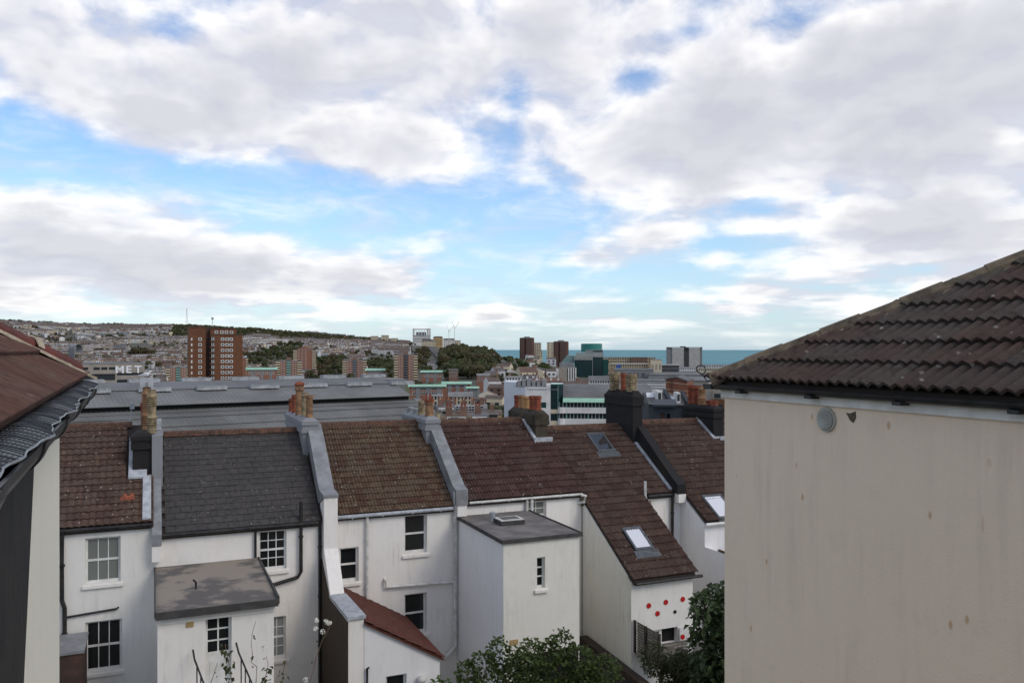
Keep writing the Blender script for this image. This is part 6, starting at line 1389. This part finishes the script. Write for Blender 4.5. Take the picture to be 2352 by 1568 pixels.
# extra rows on the near side of the valley (below the towers)
for row in range(9):
    Yw0 = 640 + row * 36
    for k in range(-75, 2):
        Xw = k * 5.3 + row * 2; Yw = Yw0 + .12 * Xw; z = ground(Xw, Yw); xd, yd = disp(Xw, Yw, z + 4)
        if xd < -60 or 380 < xd or random.random() < .06: continue
        spots.append((Yw, Xw, z, .12, pick()))
spots.sort()
def visible(s):
    x, y = disp(s[1], s[0], s[2] + 6)
    if x < 5 or y > 872: return False
    if 438 < x < 556 or (x < 322 and y > 838) or (x < 190 and y > 760 + x * .5): return False
    return True
cand = [s for s in spots if visible(s)]; big = set(id(s) for s in cand[:300])
HME = []
for (v, f, m), nm, rn in VAR:
    me = bpy.data.meshes.new('hillside_house'); me.from_pydata(v, [], f); [me.materials.append(x) for x in HM]; me.polygons.foreach_set('material_index', m); HME.append(me)
AV, AF, AM = [], [], []; off = 0
VN = [(np.array(v), f, m) for (v, f, m), _, _ in VAR]
for s in spots:
    Yw, Xw, z, rot, k = s
    if id(s) in big:
        o = link('hillside_house', HME[k]); o.location = (Xw, Yw, z); o.rotation_euler = (0, 0, rot)
        o['label'] = 'small %s fronted terraced house with %s roof on the hillside' % (VAR[k][1], VAR[k][2]); o['category'] = 'house'; o['group'] = '%s hillside houses with %s roofs' % (VAR[k][1], VAR[k][2])
    else:
        v, f, m = VN[k]; c, sn = math.cos(rot), math.sin(rot)
        vv = np.empty_like(v); vv[:, 0] = v[:, 0] * c - v[:, 1] * sn + Xw; vv[:, 1] = v[:, 0] * sn + v[:, 1] * c + Yw; vv[:, 2] = v[:, 2] + z
        AV.append(vv); AF += [tuple(i + off for i in q) for q in f]; AM += m; off += len(v)
me = bpy.data.meshes.new('hillside_houses'); me.from_pydata(np.concatenate(AV).tolist(), [], AF); [me.materials.append(x) for x in HM]; me.polygons.foreach_set('material_index', AM)
o = link('hillside_houses', me); o['kind'] = 'stuff'; o['label'] = 'mass of tiny terraced houses covering the far hillside'; o['category'] = 'houses'
N_HOUSES = (len(spots), len(cand))
print('HOUSES', N_HOUSES)

# ---------------------------------------------------------------- far trees
def crown_np(seed, n, rx, rz, leaf, lobes=9):
    """crown of leaf-clump faces spread through several lobes: arrays of quad corners"""
    rg = np.random.default_rng(seed)
    cen = rg.normal(0, 1, (lobes, 3)); cen /= np.linalg.norm(cen, axis=1)[:, None]; cen *= rg.uniform(.25, .62, (lobes, 1)); cen[:, 2] = np.abs(cen[:, 2]) * .9 - .12
    rad_ = rg.uniform(.32, .52, lobes); k = rg.integers(0, lobes, n)
    d = rg.normal(0, 1, (n, 3)); d /= np.linalg.norm(d, axis=1)[:, None]
    p = cen[k] + d * (rad_[k] * rg.uniform(.7, 1.05, n))[:, None]
    p *= np.array([rx, rx, rz]); nrm = d + rg.normal(0, .55, (n, 3)); nrm /= np.linalg.norm(nrm, axis=1)[:, None]
    t = np.cross(nrm, rg.normal(0, 1, (n, 3))); t /= np.linalg.norm(t, axis=1)[:, None]; b = np.cross(nrm, t)
    s = (leaf * rg.uniform(.6, 1.3, n))[:, None]; t = t * s; b = b * s * .75
    return np.stack([p - t, p - b * .9, p + t, p + b * .9], 1)
FARL = [M['far_leaf'], leaf_mat('far_foliage_brown', (0.085, 0.072, 0.036), (0.12, 0.098, 0.046), (0.15, 0.12, 0.056), .1), leaf_mat('far_foliage_dark', (0.052, 0.068, 0.028), (0.082, 0.10, 0.042), (0.115, 0.13, 0.056), .1), leaf_mat('far_foliage_green', (0.048, 0.072, 0.020), (0.080, 0.11, 0.030), (0.11, 0.14, 0.042), .1)]
TREES = []
for k in range(8):
    q = crown_np(40 + k, 520, 4.4 + (k % 3) * .6, 4.2 + (k % 2) * .8, .85); q[:, :, 2] += 4.6
    v = q.reshape(-1, 3).tolist(); f = [(4 * i, 4 * i + 1, 4 * i + 2, 4 * i + 3) for i in range(len(q))]; m = [0] * len(f)
    tb = MB(); tb.tube([(0, 0, -2), (.1, 0, 3), (.2, .1, 5)], .35, 6, r2=.15); tb.tube([(.1, 0, 3), (1.4, .5, 6.2)], .16, 5, r2=.06); tb.tube([(.1, 0, 3.4), (-1.3, -.4, 6.4)], .15, 5, r2=.06)
    o_ = len(v); v += tb.v; f += [tuple(i + o_ for i in g) for g in tb.f]; m += [1] * len(tb.f)
    me = bpy.data.meshes.new('tree'); me.from_pydata(v, [], f); me.materials.append(FARL[k % 4]); me.materials.append(M['bark']); me.polygons.foreach_set('material_index', m); TREES.append(me)
TN = ['olive green', 'brownish autumn', 'dark green', 'fresh green']
def tree_at(X, Y, s, k, where, grp, z=None):
    o = link('tree', TREES[k]); o.location = (X, Y, ground(X, Y) if z is None else z); o.scale = (s, s, s * random.uniform(.85, 1.1)); o.rotation_euler = (0, 0, random.uniform(0, 6.28))
    o['label'] = '%s leafy tree %s' % (TN[k % 4], where); o['category'] = 'tree'; o['group'] = '%s %s' % (TN[k % 4], grp)
def scatter(n, xr, Yr, s, where, grp, ks, ok=None):
    c = 0; g = 0
    while c < n and g < n * 20:
        g += 1; x = random.uniform(*xr); Y = random.uniform(*Yr); X = (x - CX) / FX * Y; z = ground(X, Y); xd, yd = disp(X, Y, z)
        if ok and not ok(xd, yd): continue
        tree_at(X, Y, random.uniform(*s), random.choice(ks), where, grp); c += 1
scatter(40, (555, 700), (1050, 1420), (1.0, 1.6), 'on the bank beside the diagonal streets', 'trees on the bank', [0, 2, 3, 4, 6], lambda x, y: 560 + (835 - y) * 1.0 < x)
scatter(26, (722, 800), (820, 1150), (1.1, 1.8), 'in the grove between the brick towers', 'trees in the tower grove', [0, 2, 2, 6, 1])
scatter(22, (842, 905), (880, 1150), (.9, 1.5), 'behind the low green roofed blocks', 'trees behind the green roofs', [0, 2, 6, 1, 4])
scatter(30, (942, 985), (880, 1350), (1.0, 1.6), 'on the brown hillside left of the hill road', 'trees left of the hill road', [1, 1, 5, 2, 0])
scatter(80, (1012, 1140), (760, 1500), (1.2, 2.0), 'in the wood above the town', 'trees in the wood above the town', [0, 1, 2, 4, 5, 6], lambda x, y: y > 806)
scatter(26, (1125, 1200), (640, 1150), (.9, 1.4), 'among the roofs below the wood', 'trees among the roofs', [0, 2, 4, 6])
scatter(36, (560, 1010), (900, 1100), (.8, 1.4), 'on the valley slope among the brick blocks', 'trees on the valley slope', [0, 1, 2, 4, 6], lambda x, y: y > 838 and not 955 < x < 1035)
scatter(12, (1200, 1300), (820, 1000), (.9, 1.5), 'beside the curved roof school', 'trees beside the curved roof school', [3, 7, 2])
scatter(8, (960, 1060), (560, 720), (.6, 1.0), 'on the grass slope below the brick tower', 'trees on the grass slope', [1, 0, 2])
scatter(9, (1088, 1152), (300, 420), (.8, 1.2), 'left of the white office', 'trees left of the white office', [2, 6, 0])
scatter(6, (1470, 1525), (255, 300), (.45, .6), 'in front of the long white flats', 'trees in front of the white flats', [2, 6])
scatter(8, (1545, 1625), (820, 900), (.8, 1.1), 'below the grid tower', 'trees below the grid tower', [2, 6, 0])
for (x, Y, s) in ((158, 1180, 2.0), (150, 1190, 1.6), (168, 1185, 1.5), (300, 1260, 1.6), (315, 1255, 2.0), (330, 1262, 2.1), (345, 1256, 1.7), (310, 1270, 1.6)): X = (x - CX) / FX * Y; tree_at(X, Y, s, 2 if x < 200 else 5, 'standing tall among the hillside terraces', 'trees among the hillside terraces')
# garden trees, ridge wood: masses that read as one
LV, lo_ = [[] for _ in range(4)], 0
base = [crown_np(70 + k, 90, 4.6, 4.4, 1.5, 6) for k in range(6)]
cnt = 0
while cnt < 900:
    x = random.uniform(390, 940); Y = random.uniform(1500, 2460); X = (x - CX) / FX * Y; z = ground(X, Y); xd, yd = disp(X, Y, z + 3)
    if not woods(xd, yd) or yd > 800: continue
    LV[random.choice([0, 0, 1, 2])].append(base[random.randrange(6)] * random.uniform(.8, 1.5) + np.array([X, Y, z + 4])); cnt += 1
for k in range(1900):
    Y = random.uniform(900, 2400); x = random.uniform(-60, 960); X = (x - CX) / FX * Y; z = ground(X, Y); xd, yd = disp(X, Y, z)
    if Y > 2300 or random.random() < .8: LV[random.choice([0, 2, 2, 1])].append(base[random.randrange(6)] * random.uniform(.45, .95) + np.array([X, Y, z + 3]))
for k in range(230):
    x = random.choice([random.uniform(-60, 480), random.gauss(30, 18), random.gauss(110, 14), random.gauss(175, 16), random.gauss(262, 10), random.gauss(400, 25)]); Y = random.uniform(2330, 2420); X = (x - CX) / FX * Y; LV[random.choice([0, 2])].append(base[random.randrange(6)] * random.uniform(.9, 1.7) + np.array([X, Y, ground(X, Y) + 4]))
for q in range(150):
    x = random.uniform(1010, 1142); Y = random.uniform(800, 1500); X = (x - CX) / FX * Y; z = ground(X, Y)
    if disp(X, Y, z)[1] > 808: LV[random.choice([0, 1, 2])].append(base[random.randrange(6)] * random.uniform(1.1, 1.9) + np.array([X, Y, z + 5]))
for q in range(60):
    Y = random.uniform(1000, 2250); x = random.uniform(-20, 900)
    for k in range(random.randint(5, 13)):
        X = (x - CX) / FX * Y + random.gauss(0, 15); Y2 = Y + random.gauss(0, 10); LV[random.choice([0, 2, 0, 1])].append(base[random.randrange(6)] * random.uniform(.8, 1.5) + np.array([X, Y2, ground(X, Y2) + 4]))
fw = []; mi = []; allv = []
for k in range(4):
    if not LV[k]: continue
    a = np.concatenate(LV[k]); allv.append(a.reshape(-1, 3)); mi += [k] * len(a)
allv = np.concatenate(allv); nf = len(allv) // 4
me = bpy.data.meshes.new('ridge_wood'); me.from_pydata(allv.tolist(), [], [(4 * i, 4 * i + 1, 4 * i + 2, 4 * i + 3) for i in range(nf)]); [me.materials.append(m_) for m_ in FARL]; me.polygons.foreach_set('material_index', mi)
o = link('ridge_wood', me); o['kind'] = 'stuff'; o['label'] = 'mass of woodland on the ridge, hill wood and garden trees between far terraces'; o['category'] = 'wood'
# hill road and grass slope, laid just above the ground
def ribbon(name, pts, wd_, m_, lift):
    mb = MB(); L = []
    for (x, Y) in pts: X = (x - CX) / FX * Y; L.append(Vector((X, Y, ground(X, Y) + lift)))
    for a, b in zip(L, L[1:]):
        d = (b - a).normalized(); n_ = Vector((d.y, -d.x, 0)) * wd_; mb.poly([a - n_, a + n_, b + n_, b - n_])
    o = link(name, mb.mesh(name, m_)); o['kind'] = 'structure'
pts = []
for k in range(25):
    t = k / 24; pts.append((1036 - 52 * t, 760 + 800 * t))
ribbon('road', pts, 4, M['asphalt'], 2.2)
mb = MB(); rows = []
for Y in (600, 640, 680, 720, 760): rows.append([Vector(((x - CX) / FX * Y, Y, ground((x - CX) / FX * Y, Y) + .6)) for x in range(930, 1061, 10)])
for r0, r1 in zip(rows, rows[1:]):
    for k in range(len(r0) - 1): mb.poly([r0[k], r0[k + 1], r1[k + 1], r1[k]])
o = link('grass_slope', mb.mesh('grass_slope', mat('grass', (0.075, 0.085, 0.030), (0.095, 0.085, 0.040), .06, .95))); o['kind'] = 'structure'
# ridge-top houses in red brick
for k, (x, y, w) in enumerate(((718, 764, 26), (742, 766, 18), (768, 769, 20), (784, 770, 20), (806, 772, 18), (830, 776, 26))):
    Y = 2050; P = W(x, y, Y); T = Far('ridge_house', 'red brick house with dark roof on the wooded skyline', 'house', x - w / 2, x + w / 2, Y, zb=P.z - 6, group='red brick houses on the wooded skyline'); u = T.w / 2
    T.part('wall', MB().box(-u, u, 0, 9, 0, 5).prism([(0, 5), (9, 5), (4.5, 9)], 0, u - .5, u), M['brick_red']); T.part('roof', MB().prism([(-.5, 5), (9.5, 5), (4.5, 9.2)], 0, -u, u - .4), M['slatefar'])
# filler town roofs between valley and sea
random.seed(33)
for k in range(120):
    x = random.uniform(1120, 1680); Y = random.choice([random.uniform(560, 1250), random.uniform(420, 900)]); X = (x - CX) / FX * Y; z = ground(X, Y)
    kk = pick(); o = link('town_house', HME[kk]); s = random.uniform(1.0, 1.7); o.location = (X, Y, z); o.scale = (s * random.uniform(1, 2.2), s, s * random.uniform(.8, 1.15)); o.rotation_euler = (0, 0, random.choice([0, .3, -.3, 1.4]))
    o['label'] = '%s town house with %s roof among the valley streets' % (VAR[kk][1], VAR[kk][2]); o['category'] = 'house'; o['group'] = '%s town houses with %s roofs' % (VAR[kk][1], VAR[kk][2])

# ================================================================== GARDEN PLANTS
def leaf_quads(rg, P, D, size, droop=.25, width=.42):
    """leaf faces at points P pointing along D: two folded quads per leaf (base, side, tip, side + midrib)"""
    n = len(P); D = D / np.linalg.norm(D, axis=1)[:, None]
    up = np.array([0, 0, 1.0]) + rg.normal(0, .5, (n, 3)); S = np.cross(D, up); S /= np.linalg.norm(S, axis=1)[:, None] + 1e-9; N = np.cross(S, D)
    L = (size * rg.uniform(.65, 1.25, n))[:, None]
    b = P; m = P + D * L * .55 - N * L * .03; t = P + D * L - np.array([0, 0, 1.0]) * L * droop
    l = P + D * L * .45 + S * L * width + N * L * .08; r = P + D * L * .45 - S * L * width + N * L * .08
    return b, l, t, r, m
def leafy(name, label, cat, base, blobs, n, size, m, seed, stems=(), group=None, rotz=0.0, shell=.55, droop=.25, width=.40, clump=0):
    """plant: trunk/stems + crown of single leaves spread through ellipsoids (world coordinates)"""
    rg = np.random.default_rng(seed); vol = np.array([b[3] * b[4] * b[5] for b in blobs]) ** .75; vol /= vol.sum()
    k = rg.choice(len(blobs), n, p=vol); B = np.array(blobs)
    d = rg.normal(0, 1, (n, 3)); d /= np.linalg.norm(d, axis=1)[:, None]; r = rg.uniform(shell, 1.06, n) ** .8
    if clump:
        cd = rg.normal(0, 1, (clump, 3)); cd /= np.linalg.norm(cd, axis=1)[:, None]; ci = rg.integers(0, clump, n); d = cd[ci] + rg.normal(0, .16, (n, 3)); d /= np.linalg.norm(d, axis=1)[:, None]
    P = B[k, :3] + d * r[:, None] * B[k, 3:6]
    D = d * .8 + rg.normal(0, .55, (n, 3)); D[:, 2] += .15
    b_, l, t, rr, mm = leaf_quads(rg, P, D, size, droop, width)
    V = np.stack([b_, l, t, rr, mm], 1).reshape(-1, 3) - np.array(base)
    F = []
    for i in range(n): F.append((5 * i, 5 * i + 4, 5 * i + 2, 5 * i + 1)); F.append((5 * i, 5 * i + 3, 5 * i + 2, 5 * i + 4))
    T = Thing(name, label, cat, base, 0.0, group)
    me = bpy.data.meshes.new('crown'); me.from_pydata(V.tolist(), [], F); me.materials.append(m); link('crown', me, T.o)
    mb = MB()
    for s in stems: mb.tube(s[0], s[1], 6, r2=s[2])
    if stems: T.part('trunk', mb, M['bark'])
    return T
def blobs_between(rg, n, c, ext, rr):
    out = []
    for _ in range(n):
        q = rg.uniform(-1, 1, 3); out.append((c[0] + q[0] * ext[0], c[1] + q[1] * ext[1], c[2] + q[2] * ext[2], *(rg.uniform(*rr) * np.array([1, 1, .85]))))
    return out
rg = np.random.default_rng(4)
c = W(1225, 1560, 17.6); bl = blobs_between(rg, 20, (c.x, c.y, c.z - .75), (1.35, .7, .8), (.34, .62))
bl += [(*W(1145, 1500, 17.5), .26, .26, .34), (*W(1110, 1530, 17.4), .34, .3, .28), (*W(1215, 1505, 17.4), .34, .34, .34), (*W(1290, 1485, 17.6), .28, .28, .36), (*W(1262, 1500, 17.5), .3, .3, .3), (*W(1330, 1515, 17.8), .34, .34, .3), (*W(1385, 1540, 18), .4, .4, .3), (*W(1075, 1545, 17.4), .24, .24, .24)]
st = [([(c.x + k * .4 - .8, c.y, GZ), (c.x + k * .45 - .9, c.y + .1, GZ + 1.6), (c.x + k * .6 - 1.2, c.y, c.z + .1)], .05, .015) for k in range(5)]
leafy('garden_bush', 'large dark green leafy bush in front of the tall flat roofed block', 'bush', (c.x, c.y, GZ), bl, 17000, .092, M['leaf1'], 5, st)
c2 = W(1005, 1580, 17.2); leafy('garden_bush', 'small sprig of hedge leaves at the foot of the lean-to', 'bush', (c2.x, c2.y, GZ), [(c2.x, c2.y, c2.z - .1, .3, .25, .32), (c2.x + .3, c2.y, c2.z - .35, .4, .3, .35)], 700, .085, M['leaf1'], 6, [([(c2.x, c2.y, GZ), (c2.x, c2.y, c2.z)], .03, .01)])
c3 = W(1672, 1470, 18.5); bl = blobs_between(rg, 18, (c3.x + .2, c3.y, c3.z - .9), (.55, .6, 1.75), (.36, .58)); bl += [(*W(1625, 1395, 18.3), .36, .4, .30), (*W(1660, 1375, 18.4), .42, .4, .30), (*W(1612, 1430, 18.2), .28, .3, .30), (*W(1615, 1490, 18.2), .28, .3, .4)]
leafy('fig_tree', 'dark broad leaved tree against the near beige wall', 'tree', (c3.x + .3, c3.y, GZ), bl, 6500, .18, M['leaf2'], 8, [([(c3.x + .3, c3.y, GZ), (c3.x + .25, c3.y, GZ + 1.8), (c3.x + .1, c3.y, c3.z)], .1, .03), ([(c3.x + .25, c3.y, GZ + 1.6), (c3.x + .9, c3.y + .2, c3.z - .6)], .06, .02), ([(c3.x + .25, c3.y, GZ + 1.9), (c3.x - .4, c3.y - .1, c3.z - .8)], .06, .02)], droop=.35, width=.36)
c4 = W(1548, 1530, 19.0); bl = blobs_between(rg, 13, (c4.x, c4.y, c4.z - .30), (.45, .4, .5), (.26, .42))
leafy('olive_shrub', 'rounded yellow green shrub in front of the timber balcony', 'shrub', (c4.x, c4.y, GZ), bl, 9000, .055, M['leaf3'], 9, [([(c4.x, c4.y, GZ), (c4.x, c4.y, c4.z)], .05, .02)])
# slender climbers and white flowers in front of the slate house
def climber(label, pts, nl, size, m, seed, flowers=(), Y=15.0, cat='climber', group=None):
    rg = np.random.default_rng(seed); L = [W(x, y, Y) for x, y in pts]; foot = Vector((L[-1].x, L[-1].y, GZ)); L = L + [Vector((L[-1].x, L[-1].y, (L[-1].z + GZ) / 2)), foot]
    T = Thing('climbing_plant', label, cat, tuple(foot), 0, group)
    T.part('stem', MB().tube([tuple(p) for p in reversed(L)], .011, 5, r2=.004), M['stem'])
    if nl:
        P = []
        seg = [i for i in range(len(L) - 2)]
        for _ in range(nl):
            i = rg.choice(seg, p=np.array([1 + .9 * q for q in seg]) / sum(1 + .9 * q for q in seg)); P.append(np.array(L[i].lerp(L[i + 1], rg.uniform(0, 1))) + rg.normal(0, .05, 3))
        P = np.array(P); b_, l, t, r, mm = leaf_quads(rg, P, rg.normal(0, 1, (nl, 3)) - np.array([0, .3, .2]), size, .4, .45)
        V = np.stack([b_, l, t, r, mm], 1).reshape(-1, 3) - np.array(foot); F = []
        for i in range(nl): F += [(5 * i, 5 * i + 4, 5 * i + 2, 5 * i + 1), (5 * i, 5 * i + 3, 5 * i + 2, 5 * i + 4)]
        me = bpy.data.meshes.new('leaves'); me.from_pydata(V.tolist(), [], F); me.materials.append(m); link('leaves', me, T.o)
    for (x, y) in flowers:
        c = W(x, y, Y - .02); mb = MB()
        for q in range(26):
            d = Vector(rg.normal(0, 1, 3)); d.normalize(); s = Vector(rg.normal(0, 1, 3)).cross(d).normalized() * .022; p = c + d * .038; mb.poly([p - s, p + d * .012 - s * .2, p + s, p + s.cross(d) * .9])
        T.part('flower', mb, M['flower'], recalc=False)
climber('leafy climber with broad green leaves before the glazed back door', [(517, 1478), (521, 1500), (527, 1530), (533, 1568)], 60, .085, M['leaf3'], 2)
climber('bare reddish stem with two dark leaves against the white back addition', [(588, 1425), (579, 1455), (577, 1480), (580, 1500), (577, 1520), (590, 1530), (588, 1568)], 5, .09, M['leaf2'], 3)
climber('leafy climber at the white corner with one pale flower', [(612, 1505), (616, 1525), (612, 1545), (606, 1568)], 46, .085, M['leaf2'], 4, [(606, 1487)])
climber('short climber of brownish leaves near the lower sash window', [(660, 1510), (652, 1530), (648, 1568)], 22, .075, M['leaf3'], 7)
climber('thin bare stems leaning before the white door panel', [(500, 1520), (492, 1545), (484, 1568)], 3, .05, M['leaf2'], 8)
climber('tall arching pale stem with clusters of white flowers', [(760, 1432), (752, 1450), (740, 1470), (726, 1510), (712, 1568)], 4, .05, M['leaf3'], 5, [(727, 1424), (725, 1443), (748, 1427), (756, 1430), (741, 1450), (702, 1560)], Y=14.5)
